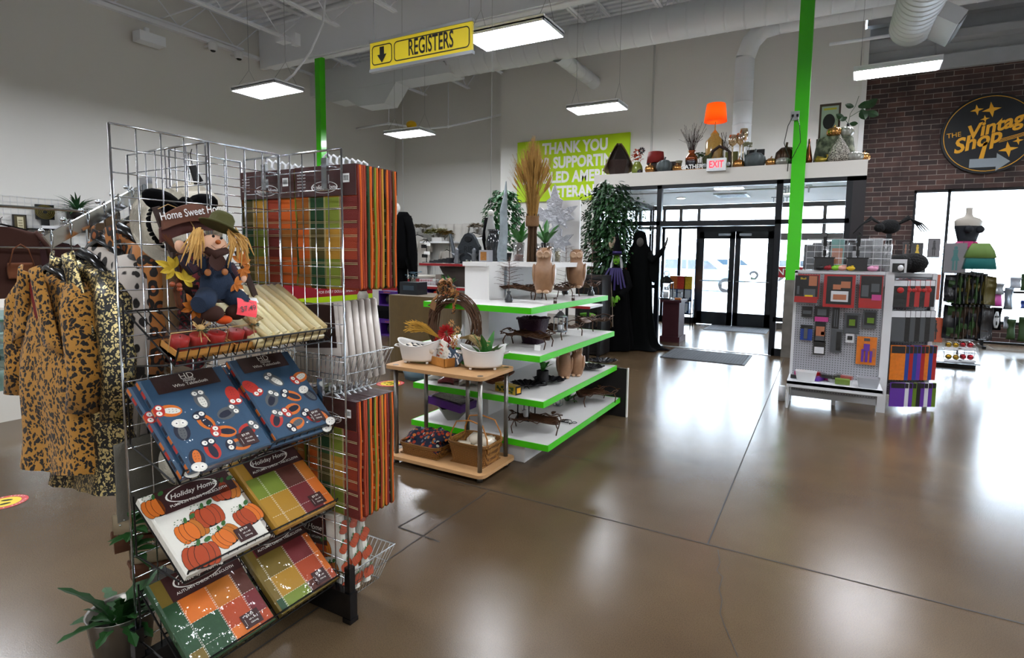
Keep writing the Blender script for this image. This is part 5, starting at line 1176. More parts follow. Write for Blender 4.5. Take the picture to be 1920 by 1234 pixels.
for s in(-1,1):
    for q in(.06,.1):m.tube([(s*q*.5+q*.5*math.cos(a)*(1-.07*a),q*.5*math.sin(a)*(1-.07*a)+s*.03,.012)for a in[k*.5 for k in range(22)]],.003,5)
m.tube([(-.12,0,.01),(.12,0,.01)],.004,5);m.tube([(.14+.02*math.cos(a),.02*math.sin(a),.02)for a in[k*.6 for k in range(11)]],.003,5)
for x in(-.1,.1):m.tube([(x,0,.01),(x,0,0)],.005,6)
m.build('scroll_work',BLACKW,t,smooth=True)
tag(MB().tube([(-.1,0,.02),(-.06,.01,.04),(-.02,-.01,.045),(.02,.01,.05),(.06,0,.07),(.08,-.01,.09)],[.01,.014,.015,.014,.011,.004],8).at(Matrix.Identity(4)).build('gilded_ornament',M('gilt','#a57a2e',.35,.6),smooth=True),'gilded twisted ornament lying across the branch tray on the lowest green shelf','ornament').location=(-1.98,3.95,S4+.09)
for px,py,z,w,mt,lb in((981,546,S1,.045,PAPERW,'small white price card on the branch tray beside the twig vase'),(1031,660,S2,.05,PAPERW,'small white price card on the second green shelf')):
    p=onshelf(px,py,z);y=max(p[1],3.46);c=tag(MB().at(T(rx=-.15)).bx(-w/2,w/2,-.001,.001,0,w*.85).build('price_card',mt),lb,'price card');c.location=(min(p[0],-1.9),y,z)
for x,px,py,lb in((-1.862,1004,567,'nearer'),(-1.862,1044,562,'farther')):
    p=onshelf(px,py,S1);t=thing('brand_tag','small brown HD hang tag on the top green shelf edge, %s of the two'%lb,'tag',(-1.87,p[1]if p[1]>3.45 else 3.46,S1),group='brown hang tags');
    X=fr((0,0,0),(.5,.85,0),(0,0,1));MB().at(X).bx(-.016,.016,0,.045,-.001,.001).build('card',M('brown_card'),t);MB().at(X).text('HD',0,.028,.022,.0015).build('lettering',PAPERW,t)
def twigtree(p,label,h=.45,seed=0,mat_=None):
    R_=random.Random(seed);t=thing('twig_tree_vase',label,'vase',p,group='bottle vases with twig trees');
    MB().lathe([(.03,0),(.034,.02),(.022,.05),(.012,.07),(.018,.085),(.012,.09)],16).build('vase',SMOKE,t,smooth=True)
    m=MB();m.tube([(0,0,.06),(.005,0,h*.6),(0,.003,h)],.0025,4)
    for k in range(9):
        z=.13+(h-.15)*k/9;L_=.085*(1-.6*k/9)+.02
        for s in range(3):a=k*.9+s*2.1;e=(L_*math.cos(a),L_*math.sin(a),z+.02);m.tube([(0,0,z),e],.0016,3);m.leaf(e,(math.cos(a),math.sin(a),.2),.03,.012);m.leaf((e[0]*.6,e[1]*.6,e[2]-.006),(math.cos(a+.8),math.sin(a+.8),.1),.025,.01)
    m.build('twig_tree',mat_ or M('bronze_twig','#51301f',.7),t);return t
twigtree((-2.22,3.75,S1),'bottle vase with bare bronze twig tree, left on the top green shelf',.36,1)
twigtree((-1.97,4.86,S1),'dark bottle vase with bronze twig tree at the far end of the top green shelf',.55,2)
twigtree((-2.25,4.88,S1),'dark bottle vase with rusty twig tree behind the farther owl',.55,3)
t=thing('pumpkin_jar','small ivory pumpkin jar between the two owls on the top green shelf','jar',(-2.02,4.05,S1+.085));MB().lathe([(.02,0),(.045,.015),(.05,.035),(.04,.055),(.02,.062)],32,rib=.1,ribn=8).build('jar_body',IVOR,t,smooth=True);MB().lathe([(.032,.058),(.02,.07),(.006,.075),(.005,.09),(0,.092)],16).build('lid',IVOR,t,smooth=True)
def vase(name,label,p,prof,mat_,n=24,cat='vase',grp=None,**k):
    t=thing(name,label,cat,p,group=grp);MB().lathe(prof,n,**k).build('vase_body',mat_,t,smooth=True);return t
def atp(px,Y,z):q=FY(px,500,Y);return(q.x,Y,z)
vase('black_urn','glossy black urn on the top board left of the wheat bundle',atp(925,4.3,1.486),[(.04,0),(.05,.02),(.035,.04),(.07,.12),(.075,.18),(.05,.24),(.045,.27),(.06,.29),(.05,.29)],SMOKE)
p=atp(953,4.2,1.45);t=thing('driftwood','tall silver-blue driftwood piece standing left of the wheat bundle','ornament',(p[0],4.1,1.174))
MB().tube([(0,0,.0),(.005,0,.2),(-.012,.01,.4),(.012,0,.58),(.006,0,.75),(.022,0,.86),(.03,0,1.0)],[.03,.04,.045,.036,.034,.02,.004],9,flat=.6).build('wood_piece',M('silver_driftwood','#8c969b',.5,.4,bump=1,bscale=25,vary=.4,vscale=18),t,smooth=True)
W0=Vector(atp(997,4.3,1.489));t=thing('wheat_bundle','tall bundle of dried wheat tied with burlap, standing on the top board','dried wheat',tuple(W0))
m=MB();R_=random.Random(8)
for k in range(46):a=R_.uniform(0,6.28);r=R_.uniform(0,.05);m.tube([(r*math.cos(a),r*math.sin(a),0),(r*.8*math.cos(a),r*.8*math.sin(a),.27),(r*1.2*math.cos(a),r*1.2*math.sin(a),.42)],.0045,4)
m.build('stalks',M('brown_stalks','#4d3620',.9,vary=.3,vscale=60),t)
MB().lathe([(.056,.31),(.06,.33),(.057,.39),(.064,.4)],24).build('burlap_band',M('burlap','#7a5a3a',.95,bump=.6,bscale=200),t,smooth=True)
m=MB()
for k in range(210):
    a=R_.uniform(0,6.28);r=R_.uniform(0,1)**.6;H_=.95-.28*r*R_.uniform(.6,1.2);sp=.15*r if k%3 else.08*r;e=Vector((sp*math.cos(a),sp*math.sin(a)*.8,H_));s=Vector((.04*r*math.cos(a),.04*r*math.sin(a),.38));mid=s.lerp(e,.5)-Vector((e.x*.15,e.y*.15,-.04));m.tube([s,mid,e],.0015,3);q=e+(e-mid).normalized()*.075;m.tube([e-(e-mid).normalized()*.03,e.lerp(q,.5),q],[.003,.0072,.001],5)
    for b_ in range(3):m.tube([e.lerp(q,.5),q+(e-mid).normalized()*.05+Vector((R_.uniform(-.02,.02),R_.uniform(-.02,.02),.02))],.0007,3)
m.build('wheat_heads',M('wheat_gold','#a0793a',.85,vary=.3,vscale=50),t)
LP=Vector(FY(1035,490,4.75));t=thing('silver_leaf_decoration','large textured silver maple leaf standing behind the plants on the top board','ornament',(LP.x,4.8,1.489));SLV=M('silver_leaf','#a9aab0',.4,.3,bump=1.5,bscale=30,vary=.35,vscale=14)
m=MB().at(fr((0,0,0),(1,0,0),(0,0,1)))
def leafpoly(cx,cy,s):return[(cx+s*x,cy+s*y)for x,y in((0,-.5),(.08,-.2),(.35,-.35),(.3,-.18),(.55,-.12),(.42,0),(.62,.2),(.38,.18),(.3,.12),(.2,.15),(.22,.35),(.12,.42),(0,.75),(-.12,.42),(-.22,.35),(-.2,.15),(-.3,.12),(-.38,.18),(-.62,.2),(-.42,0),(-.55,-.12),(-.3,-.18),(-.35,-.35),(-.08,-.2))]
m.prism(leafpoly(0,.45,.38),-.0,.02).prism(leafpoly(.03,.2,.3),.03,.05);m.build('leaf',SLV,t)
for k,(px,Y,h,r,c,lb)in enumerate(((972,4.25,.17,.05,'a','glass cylinder vase with rusty leaves left of the wheat bundle'),(1012,4.3,.16,.035,'b','glass cylinder of dark stones right of the wheat bundle'),(1030,4.35,.17,.035,'c','glass cylinder of amber beads right of the dark stone one'),(1045,4.45,.12,.03,'d','glass cup of pale beads at the right end of the top board'))):
    p=atp(px,Y,1.489);t=thing('glass_cylinder',lb,'vase',p,group='glass cylinders on the top board');MB().lathe([(r,0),(r,h),(r-.003,h),(r-.003,.004),(0,.004)],24).build('glass',GLASS,t,smooth=True)
    MB().lathe([(r-.006,.006),(r-.006,h*(.35 if k==0 else.8)),(0,h*(.4 if k==0 else.82))],20).build('filling',M('fill_%s'%c,{'a':'#7a4324','b':'#33302f','c':'#77502a','d':'#b8ab83'}[c],.4,bump=2,bscale=120,vary=.4,vscale=90),t,smooth=True)
for px,Y,z,s_,lb,sd in((975,4.45,1.66,.2,'green fern top rising from the left glass cylinder',31),(1022,4.5,1.66,.22,'green fern top rising from the glass cylinders right of the wheat',32)):
    p=atp(px,Y,1.49);fern(p,lb,10,s_,.06,seed=sd,pot=(lambda t:MB().lathe([(.03,0),(.04,.17),(.035,.17),(0,.15)],16).build('pot',BPOT,t,smooth=True),.165),name='potted_sprig')
t=thing('window_box_set','small grey gift box with amber window at the left end of the top board','box',atp(910,4.0,1.486));MB().bx(-.045,.055,-.03,.03,0,.1).build('box_body',M('grey_box','#8f9095',.5),t);MB().bx(-.03,.03,-.032,-.03,.012,.085).build('window',M('amber_print','#8a5a22',.5,vary=.5,vscale=60),t)
for k,(px,py,lb)in enumerate(((1020,548,'smoked glass jar beside the nearer owl'),(1048,545,'smoked glass hurricane beside the farther owl'))):
    p=onshelf(px,py,S1);p=(min(p[0],-2.18),min(p[1]+.25,4.8),S1);vase('smoked_jar',lb,p,[(.04,0),(.042,.13),(.038,.13),(.036,.01),(0,.01)],SMOKE,cat='jar',grp='smoked jars')
PKG2=[M('pk_clear','#a9a79f',.4,coat=.9,bump=1.5,bscale=15),M('pk_red','#7d1f27',.4,coat=.9),M('pk_green','#5c7a35',.4,coat=.9)]
for k,(x,y,z,w,c,lb)in enumerate(((-2.8,3.6,S3,.16,0,'clear wrapped bundle at the left end of the third green shelf'),(-2.67,3.56,S3,.14,1,'clear pack with a red strip on the third green shelf'),(-2.66,3.7,S3,.14,2,'clear pack of green foliage on the third green shelf'),(-2.5,3.6,S3,.15,0,'dark edged grey pack under the wreath on the third green shelf'))):
    t=thing('wrapped_pack',lb,'pack',(x,y,z),.2*k,'wrapped packs left on the third green shelf');MB().grid(lambda u,v:((u-.5)*w,(v-.5)*.1,.03+.035*math.sin(PI*u)*math.sin(PI*v)),8,6,.03).build('pack_body',PKG2[c],t,smooth=True)
t=thing('purple_gift_box','purple box with dark top on the grey tray, left end of lowest green shelf','box',(-2.68,3.62,S4+.115));MB().at(T(ry=.12)).bx(-.17,.17,-.11,.11,0,.06).build('box_body',M('purple_box','#4b1674',.35,coat=.4),t);MB().at(T(ry=.12)).bx(-.14,.15,-.09,.09,.06,.07).build('window',M('dark_window','#241b22',.15,coat=1,bump=1.5,bscale=14),t)
t=thing('grey_dish','grey flared tray under the purple box on the lowest green shelf','tray',(-2.68,3.62,S4));MB().lathe([(.07,0),(.17,.105),(.165,.108),(.065,.006),(0,.006)],4,sy=.8).build('dish',M('grey_zinc','#75756c',.5),t)
t=thing('bottle_with_band','slim white bottle with black lettering seen through the wreath','bottle',atp(868,3.6,S2-.0));
MB().lathe([(.017,0),(.017,.11),(.008,.135),(.006,.155)],16).build('bottle_body',WPLAS,t,smooth=True);MB().at(fr((0,-.0175,.06),(0,0,1),(-1,0,0))).text('AUTUMN',0,0,.02,0,bold=.01).build('lettering',BLACKP,t)
# ================================================================ halloween displays, back left
REDE=M('red_edge','#8e1a20',.4)
def rshelf(name,label,x0,x1,y0,y1,z,legs=True):
    t=thing(name,label,'display shelf',((x0+x1)/2,(y0+y1)/2,0))
    s=MB().bx(x0,x1,y0,y1,z-.03,z).build('shelf',GW,t,world=True)
    MB().bx(x0-.005,x1+.005,y0-.01,y0,z-.035,z).bx(x1,x1+.01,y0,y1,z-.035,z).build('red_edge',REDE,t,world=True)
    if legs:MB().bx(x0+.35,x0+.42,y1-.1,y1-.04,0,z).bx(x1-.1,x1-.04,y1-.1,y1-.04,0,z).build('post',M('grey_metal'),t,world=True)
    return t
a=FY(787,493,6.2);b=FY(902,498,6.2)
H0=a.z;rs=rshelf('red_edged_display','white display with red shelf edges behind the wreath, holding tombstone and jewellery stands',a.x,b.x+.3,6.2,6.75,H0)
z2=FY(783,536,6.1).z;x2=FY(782,536,6.1).x
MB().bx(x2-.25,x2+1.15,6.1,6.7,z2-.03,z2).build('shelf',GW,rs,world=True);MB().bx(x2-.005,x2+1.15,6.09,6.1,z2-.035,z2).build('red_edge',REDE,rs,world=True)
z3=FY(775,570,6.0).z
MB().bx(x2-.1,x2+1.2,6.0,6.7,z3-.03,z3).build('shelf',GW,rs,world=True);MB().bx(x2-.105,x2+1.2,5.99,6.0,z3-.035,z3).build('red_edge',REDE,rs,world=True)
MB().bx(x2-.1,x2+1.2,6.1,6.7,.1,.3).bx(a.x+.25,b.x+.3,6.6,6.64,.1,H0).build('back_panel',GW,rs,world=True)
def on(px,Y,z):q=FY(px,500,Y);return(q.x,Y,z)
HZ=H0+.001
TOMB=M('tombstone_foam','#2c3136',.85,bump=1,bscale=40)
t=thing('tombstone_prop','dark grey carved tombstone decoration on the red-edged display','decoration',on(880,6.35,HZ))
def tomb(s,w=.23):return[(-w*s,0),(w*s,0),(w*s,.3*s),(w*.8*s,.36*s),(w*.62*s,.44*s),(w*.35*s,.52*s),(0,.55*s),(-w*.35*s,.52*s),(-w*.62*s,.44*s),(-w*.8*s,.36*s),(-w*s,.3*s)]
MB().at(fr((0,0,0),(1,0,0),(0,0,1))).prism(tomb(.78),-.03,.03).build('stone',TOMB,t)
MB().at(fr((0,-.032,0),(1,0,0),(0,0,1))).text('RIP',0,.2,.11,0,bold=.01).prism([(.02*math.cos(a)*3,.34+.04*math.sin(a))for a in[2*PI*k/12 for k in range(12)]],-.01,.01).build('carving',M('stone_dark','#14171a',.8),t)
for px,lb in((857,'left'),(889,'right')):
    t=thing('gargoyle_figure','small silver gargoyle figure in front of the tombstone, %s one'%lb,'figurine',on(px,6.28,HZ),group='gargoyles')
    MB().lathe([(.035,0),(.05,.03),(.03,.08),(.04,.12),(.025,.16),(.03,.19),(.012,.215),(0,.22)],12).leaf((.03,0,.1),(1,0,1),.1,.06).leaf((-.03,0,.1),(-1,0,1),.1,.06).build('body',M('gargoyle_grey','#6c6f74',.5,.3,bump=1,bscale=60),t,smooth=True)
for k,px in enumerate((876,884,893)):
    t=thing('green_jar','small clear jar with green filling before the tombstone, %s of three'%['left','middle','right'][k],'jar',on(px,6.24,HZ),group='little green jars');MB().lathe([(.02,0),(.02,.05),(.016,.055)],12).build('glass',GLASS,t,smooth=True);MB().lathe([(.017,.002),(.017,.035),(0,.036)],12).build('filling',M('slime_green','#8a9a30',.5),t,smooth=True)
for k,(px,h)in enumerate(((800,.34),(843,.42))):
    t=thing('jewellery_stand',['black jewellery stand carrying black and white cards, left on the red-edged display','black stand with a dark scarf in the middle of the red-edged display'][k],'stand',on(px,6.4,HZ));MB().tube([(0,0,0),(0,0,h)],.006,6).box((0,0,.005),(.1,.08,.01)).tube([(-.07,0,h*.85),(0,0,h),(.07,0,h*.85)],.005,5).build('post',BLACKP,t)
    if k==0:
        for i,z in enumerate((.1,.14,.24,.27)):MB().box(((-.02,.02,-.03,.03)[i],-.02,z),(.1,.01,.05)).build('card',[BLACKP,PAPERW][i%2],t)
    else:MB().grid(lambda u,v:(.02+.12*v+.02*math.sin(5*u),-.02,h-.4*v*1.0+.0*u),3,8,.012).tube([(.02,0,.38),(.1,-.02,.02)],.02,6).build('scarf',M('grey_scarf','#5f6468',.9),t)
R_=random.Random(6)
for k in range(5):
    p=on(812+8*k,6.26,HZ);t=tag(MB().box((0,0,.018+.006*k),(.09,.06,.035+.01*k),rz=.3*k).build('dark_trinket_box',M('trinket','#1c1d22',.4)),'dark little trinket box on the red-edged display, %s from the left'%['first','second','third','fourth','fifth'][k],'box','trinket boxes');t.location=p
t=thing('brown_drape','dark brown fabric swag hanging under the red-edged top shelf','cloth',((a.x+b.x)/2+.25,6.3,H0-.04));MB().grid(lambda u,v:((u-.5)*1.0,.02*math.sin(9*u),-.33*v*math.sin(PI*u)**.7-.0),20,8,.01).build('cloth',M('brown_satin','#2a1a12',.5,sheen=.3),t,smooth=True)
Z2=z2+.001
def blob_flower(nm,lb,p,col,n=14,r=.03,spread=.09,ct='flowers',zb_=.12,grp=None):
    t=thing(nm,lb,ct,p,group=grp);R_=random.Random(int(p[0]*100));m=MB()
    for k in range(n):
        a,q=R_.uniform(0,6.28),spread*R_.random()**.5;c=(q*math.cos(a),q*.7*math.sin(a),zb_+R_.uniform(-.03,.06))
        for j in range(9):d=(math.cos(j*2.4),math.sin(j*2.4),R_.uniform(-.1,.9));m.leaf(c,d,r,r*.6)
    m.build('blooms',M('bl_'+col[1:],col,.7,vary=.3,vscale=40),t)
    m=MB()
    for k in range(7):a=k*.9;m.tube([(0,0,0),(spread*.6*math.cos(a),spread*.4*math.sin(a),zb_)],.003,4)
    m.lathe([(.03,0),(.04,zb_*.6),(0,zb_*.6)],12);m.build('base',M('flower_base','#5f5a50',.7),t);return t
blob_flower('blue_flower_bunch','dusty blue artificial flower bunch left of the lower red-edged shelf',on(775,6.4,z2+.001),'#56707c',16,.035,.12)
t=thing('white_wire_basket','white plastic lattice basket of pink and blue bits on the lower red-edged shelf','basket',on(808,6.3,Z2));m=MB()
for k in range(13):
    x=-.14+.28*k/12;m.tube([(x,-.08,0),(x,-.08,.09)],.003,4)
for z in(0,.045,.09):m.tube([(-.14,-.08,z),(.14,-.08,z),(.14,.08,z),(-.14,.08,z)],.003,4,closed=True)
m.build('lattice',WPLAS,t);MB().box((0,0,.03),(.26,.14,.05)).build('contents',M('pink_blue_mix','#8f6d74',.7,vary=.6,vscale=70),t)
fern(on(841,6.25,Z2),'green fern on the lower red-edged shelf above the wreath',9,.26,.05,seed=41,el0=.6)
for k,(px,c,w,h,lb)in enumerate(((866,'#b5466a',.13,.17,'pink spray bottle box on the lower red-edged shelf'),(880,'#c23b16',.12,.2,'orange bag standing beside the pink box'),(893,'#0f0f10',.1,.22,'tall black box at the right end of the lower red-edged shelf'),(826,'#7b6f66',.1,.16,'grey-brown soft toy on the lower red-edged shelf'))):
    p=on(px,6.35,Z2);t=thing('boxed_goods',lb,'box',p);MB().box((0,0,h/2),(w,.1,h)).build('pack',M('goods_'+c[1:],c,.4,coat=.4),t);MB().box((0,-.051,h*.4),(w*.6,.002,h*.3)).build('label',PAPERW if k<2 else M('grey_metal'),t)
t=thing('black_carton','black printed carton on the gold cloth table behind the wreath','box',on(775,5.7,FY(775,552,5.7).z));MB().box((0,0,.08),(.3,.2,.17)).build('carton',M('dark_carton','#10161c',.35,coat=.3),t);MB().box((0,-.101,.09),(.18,.002,.06)).build('print',M('carton_print','#2c3a44',.5),t)
zc=FY(775,552,5.7).z-.005
t=thing('gold_cloth_table','table draped to the floor in mustard gold cloth left of the white shelf unit','table',on(790,5.75,0));
MB().bx(-.28,.42,-.3,.3,zc-.03,zc).build('tabletop',GW,t)
MB().grid(lambda u,v:((lambda a:(max(-.29,min(.43,.07+.5*math.cos(a)))+.012*math.sin(9*a)*v,max(-.31,min(.31,.45*math.sin(a)))+.012*math.cos(8*a)*v,zc+.004-(zc-.01)*v))(2*PI*u)),60,6,.004).bx(-.285,.425,-.305,.305,zc,zc+.006).build('tablecloth',M('gold_cloth','#523d0c',.7,sheen=.3,vary=.25,vscale=12),t)
t=tag(MB().lathe([(.16,0),(.19,.1),(.2,.22),(.185,.22),(.17,.01),(0,.01)],24,sx=1.1).build('blue_tub',M('pale_blue_plastic','#6f8ea0',.4),smooth=True),'pale blue plastic tub behind the left white oval tub','tub');t.location=(*on(785,5.3,0)[:2],.0)
BT=FZ(705,627)
zt_=FY(690,563,BT.y).z
t=thing('black_table','low table draped in black cloth with purple pumpkin boxes behind the white cloths','table',(BT.x+.35,BT.y+.5,0));
xa,xb=FY(690,563,BT.y).x,FY(765,580,BT.y).x
MB().grid(lambda u,v:((lambda a,s:(s[0]*(.62+.0)*min(1,abs(math.cos(a))*1.35)+.02*math.sin(11*a)*v,s[1]*.34*min(1,abs(math.sin(a))*1.35)+.02*math.cos(9*a)*v,.52*(1-v)))(2*PI*u,(math.copysign(1,math.cos(2*PI*u)),math.copysign(1,math.sin(2*PI*u))))),64,5,.004).bx(-.6,.6,-.33,.33,.5,.52).build('tablecloth',BLACKC,t,smooth=True)
PUR=M('purple_carton','#3f1a6e',.35,coat=.3);
def pbox(p,col,lb,rz=0,w=.42):
    t=thing('pumpkin_carton',lb,'box',p,rz,'purple pumpkin cartons')
    MB().bx(-w/2,w/2,-.12,.12,0,.03).bx(-w/2,w/2,-.12,.12,.24,.29).bx(-w/2,w/2,.1,.12,.03,.24).bx(w/2-.03,w/2,-.12,.12,.03,.24).bx(-w/2,-w/2+.02,-.12,.12,.03,.24).build('carton',PUR,t)
    MB().lathe([(.04,0),(.1,.03),(.12,.09),(.1,.16),(.04,.185),(0,.175)],32,(0,0,.03),rib=.12,ribn=9,sy=.85).build('pumpkin',col,t,smooth=True)
    MB().tube([(0,0,.2),(.01,0,.235)],[.014,.01],8).build('stem',M('stem_green','#3a4a1a',.8),t)
    MB().at(fr((0,-.121,.265),(1,0,0),(0,0,1))).text('PUMPKIN',0,0,.04,0).build('lettering',M('orange_print','#c4682a',.5),t)
ORP=M('orange_pumpkin','#c4300a',.45);BKP=M('black_pumpkin','#101012',.4)
tp=t.location
pbox((tp.x-.28,tp.y-.15,.526),BKP,'purple carton with black pumpkin on the black table, left');pbox((tp.x+.3,tp.y-.1,.526),ORP,'purple carton with orange pumpkin on the black table, right')
pbox((tp.x+.28,tp.y+.6,.6),ORP,'small purple carton with orange pumpkin behind the black ghoul figure');tag(MB().box((0,0,.3),(.5,.4,.59)).build('black_plinth',BLACKC),'black plinth behind the black draped table','plinth').location=(tp.x+.28,tp.y+.65,0)
fb=FZ(700,627);pbox((fb.x-.05,fb.y+.12,0),BKP,'purple carton with black pumpkin on the floor, left one');pbox((fb.x+.4,fb.y+.1,0),BKP,'purple carton with black pumpkin on the floor, right one');pbox((FZ(768,636).x,FZ(768,636).y+.1,0),BKP,'purple carton on the floor beside the blue tub')
t=tag(MB().grid(lambda u,v:((u-.5)*.2,(v-.5)*.14,.03+.04*math.sin(PI*u)*math.sin(PI*v)+.015*math.sin(9*u)),8,6,.03).build('pink_scarf',M('hot_pink','#d21a86',.6),smooth=True),'hot pink bundle between the two pumpkin cartons on the black table','cloth');t.location=(tp.x-.0,tp.y-.28,.525)
t=thing('lantern_jar','white and black jar lantern on a black stand left of the black table','lantern',(*FY(681,600,BT.y+.4)[:2],0));MB().lathe([(.14,0),(.14,.5),(0,.5)],16).build('stand',BLACKC,t);MB().lathe([(.08,.5),(.11,.56),(.11,.7),(.07,.78)],20).build('jar',M('mottled_jar','#8f8a80',.3,vary=.4,vscale=12),t,smooth=True);MB().lathe([(.08,.78),(.09,.8),(.05,.86),(.03,.92),(0,.93)],16).build('lid',BLACKP,t,smooth=True)
t=thing('checkout_counter','long checkout counter faced with red and lime banner, seen under the hanging cloths','counter',(-9.2,8.5,0))
MB().bx(-9.4,-8.82,6.2,11.2,0,.95).bx(-9.45,-8.78,6.15,11.25,.95,1.0).build('counter_body',M('counter_white','#c9c4ba',.5),t,world=True)
MB().bx(-8.82,-8.81,6.25,9.0,.66,.93).bx(-8.82,-8.81,9.3,11.1,.66,.93).build('red_panel',RED,t,world=True);MB().bx(-8.82,-8.81,6.25,9.0,.52,.66).bx(-8.82,-8.81,9.3,11.1,.52,.66).build('lime_panel',M('lime_board'),t,world=True)
X=fr((-8.805,0,0),(0,1,0),(0,0,1));MB().at(X).text('EARN POINTS TODAY',8.0,.86,.11,0,bold=.01).text('- FOR EVERY DOLLAR SPENT -',8.0,.75,.075,0).build('lettering',PAPERW,t,world=True)
ghp=FY(757,480,7.2)
t=thing('ghoul_prop','black shrouded ghoul decoration with white skull face hanging beside the check cloths','decoration',(ghp.x,7.2,FY(757,400,7.2).z))
sc_=(FY(757,385,7.2).z-FY(757,590,7.2).z)/1.6
def G(pts,rad,mt,nm,n=12,fl=.5):return MB().tube([(x*sc_,y,z*sc_)for x,y,z in pts],[r*sc_ for r in rad],n,flat=fl).build(nm,mt,t,smooth=True)
G([(0,0,.02),(0,0,-.08),(.02,0,-.4),(.03,0,-.62),(.0,0,-.8)],[.06,.13,.13,.17,.1],BLACKC,'robe')
G([(.07,0,-.05),(.14,0,-.25),(.17,0,-.6),(.22,0,-.9),(.2,0,-.95)],[.06,.06,.07,.03,.003],BLACKC,'sleeve');G([(-.07,0,-.05),(-.12,0,-.3),(-.1,0,-.5)],[.06,.05,.02],BLACKC,'sleeve')
G([(-.06,0,-.6),(-.05,0,-.9),(0,0,-1.3),(.05,0,-1.6)],[.1,.09,.07,.06],BLACKC,'trouser_leg');G([(.08,0,-.6),(.14,0,-.8),(.12,0,-1.02)],[.08,.05,.004],BLACKC,'tail')
BONE=M('bone_white','#c9c7c2',.6)
MB().ball((-.13*sc_,0,.08*sc_),(.05*sc_,.06*sc_,.075*sc_),14,10).ball((-.13*sc_,-.03,.0*sc_),(.03*sc_,.04*sc_,.04*sc_),10,8).build('skull',BONE,t,smooth=True)
for s in(-1,1):MB().ball((-.13*sc_+s*.02*sc_,-.055*sc_,.085*sc_),(.013*sc_,.01,.016*sc_),8,6).build('eye_socket',BLACKP,t,smooth=True)
MB().tube([(0,0,0),(0,0,.5),(.0,0,7.0-t.location.z)],.002,4).build('hanging_line',M('thin_cable'),t)
def wallgrid(name,label,a,b,z0,z1,sq,mt,off=0):
    t=thing(name,label,'wall grid',((a[0]+b[0])/2,(a[1]+b[1])/2,0));m=MB();A_,B_=Vector(a),Vector(b);n=int((B_-A_).length/sq);k=int((z1-z0)/sq)
    for i in range(n+1):p=A_.lerp(B_,i/n);m.box((p.x,p.y,(z0+z1)/2),(.006,.006,z1-z0))
    for j in range(k+1):c=(A_+B_)/2;m.box((c.x,c.y,z0+(z1-z0)*j/k),(abs(B_.x-A_.x)+.006,abs(B_.y-A_.y)+.006,.006))
    m.build('wire_grid',mt,t,world=True);MB().bx(min(a[0],b[0]),max(a[0],b[0])+.01,min(a[1],b[1]),max(a[1],b[1])+.01,z0-.02,z0).build('foot_rail',mt,t,world=True);return t
GW2=M('white_wire','#cfd0d2',.4)
wallgrid('wall_grid','white wire wall grid along the left wall behind the coats',(-12.97,1.5),(-12.97,7.4),.5,2.47,.1,GW2)
wallgrid('wall_grid','white wire wall grid on the back wall behind the red-edged display',(-12.6,14.36),(-8.9,14.36),.5,2.45,.1,GW2)
LW=-12.9
def lw(px,py):p=FX(px,py,LW);return p
def wallpic(name,label,x0,y0,x1,y1,fn):
    p,q=lw(x0,y1),lw(x1,y0);t=thing(name,label,'picture',(LW-.04,(p.y+q.y)/2,p.z));w,h=q.y-p.y,q.z-p.z;fn(t,w,h);return t
def pic1(t,w,h):
    X=fr((0,0,0),(0,1,0),(0,0,1));MB().at(X).prism([(-w/2,0),(w/2,0),(w/2,h),(-w/2,h)],0,.03).build('frame',M('dark_picture_frame','#1c1611',.5),t)
    MB().at(X).rect(-w*.4,.05*h,w*.4,h*.95,.032).build('mount',M('olive_mount','#4f4526',.6),t);MB().at(X).rect(-w*.2,.12*h,w*.25,h*.9,.034).build('print',M('cream_print','#cfc6a4',.6),t)
    m=MB().at(X)
    for k in range(6):m.box((.02*w,h*(.2+.11*k),.036),(w*.3,h*.03,.002))
    m.build('lettering',M('faded_ink','#6a6148',.6),t)
wallpic('framed_verse','tall dark framed verse hanging on the left wall grid',27,403,50,446,pic1)
def pic2(t,w,h):
    X=fr((0,0,0),(0,1,0),(0,0,1));MB().at(X).prism([(-w/2,0),(w/2,0),(w/2,h),(-w/2,h)],0,.04).build('panel',BLACKP,t)
    m=MB().at(X@T(0,h*.5,.042));n=36
    for r in(.12,.2,.28,.36,.43):m.add([(q*h*1.15*math.cos(2*PI*k/n),q*h*math.sin(2*PI*k/n),0)for q in(r,r+.035)for k in range(n)],[(k,(k+1)%n,n+(k+1)%n,n+k)for k in range(n)])
    m.build('gilt_rings',M('old_gilt','#6f6222',.5,.5),t);MB().at(X).bx(-.06,.06,-.18,0,.0,.03).bx(-.28,.28,-.2,-.17,-.05,.2).build('stand',BLACKP,t)
wallpic('ringed_plaque','black square plaque with gilt rings on a shelf at the left wall',68,385,101,411,pic2)
t=tag(MB().bx(-12.95,-12.6,lw(65,425).y,lw(105,425).y,lw(85,424).z-.05,lw(85,424).z).build('wall_shelf',WPLAS),'short white wall shelf under the ringed plaque','shelf')
t2=tag(MB().bx(-12.95,-12.2,lw(115,425).y,lw(160,425).y,lw(120,412).z-.05,lw(120,412).z).build('wall_shelf',WPLAS),'white wall shelf carrying the spider plant','shelf')
p=lw(122,410);t=thing('spider_plant','spiky green spider plant on the left wall above the coats','plant',(-12.4,p.y,lw(120,412).z+.001));m=MB();R_=random.Random(3)
for k in range(70):a=R_.uniform(0,6.28);el=R_.uniform(.2,1.4);m.leaf((0,0,.14),(math.cos(a)*math.cos(el),math.sin(a)*math.cos(el),math.sin(el)),R_.uniform(.25,.45),.035,bend=.6,n=5)
m.build('leaves',M('spider_green','#2f5a34',.6,vary=.3,vscale=8),t);MB().lathe([(.1,0),(.14,.15),(0,.15)],16).build('pot',M('dark_pot','#1a1210',.6),t,smooth=True)
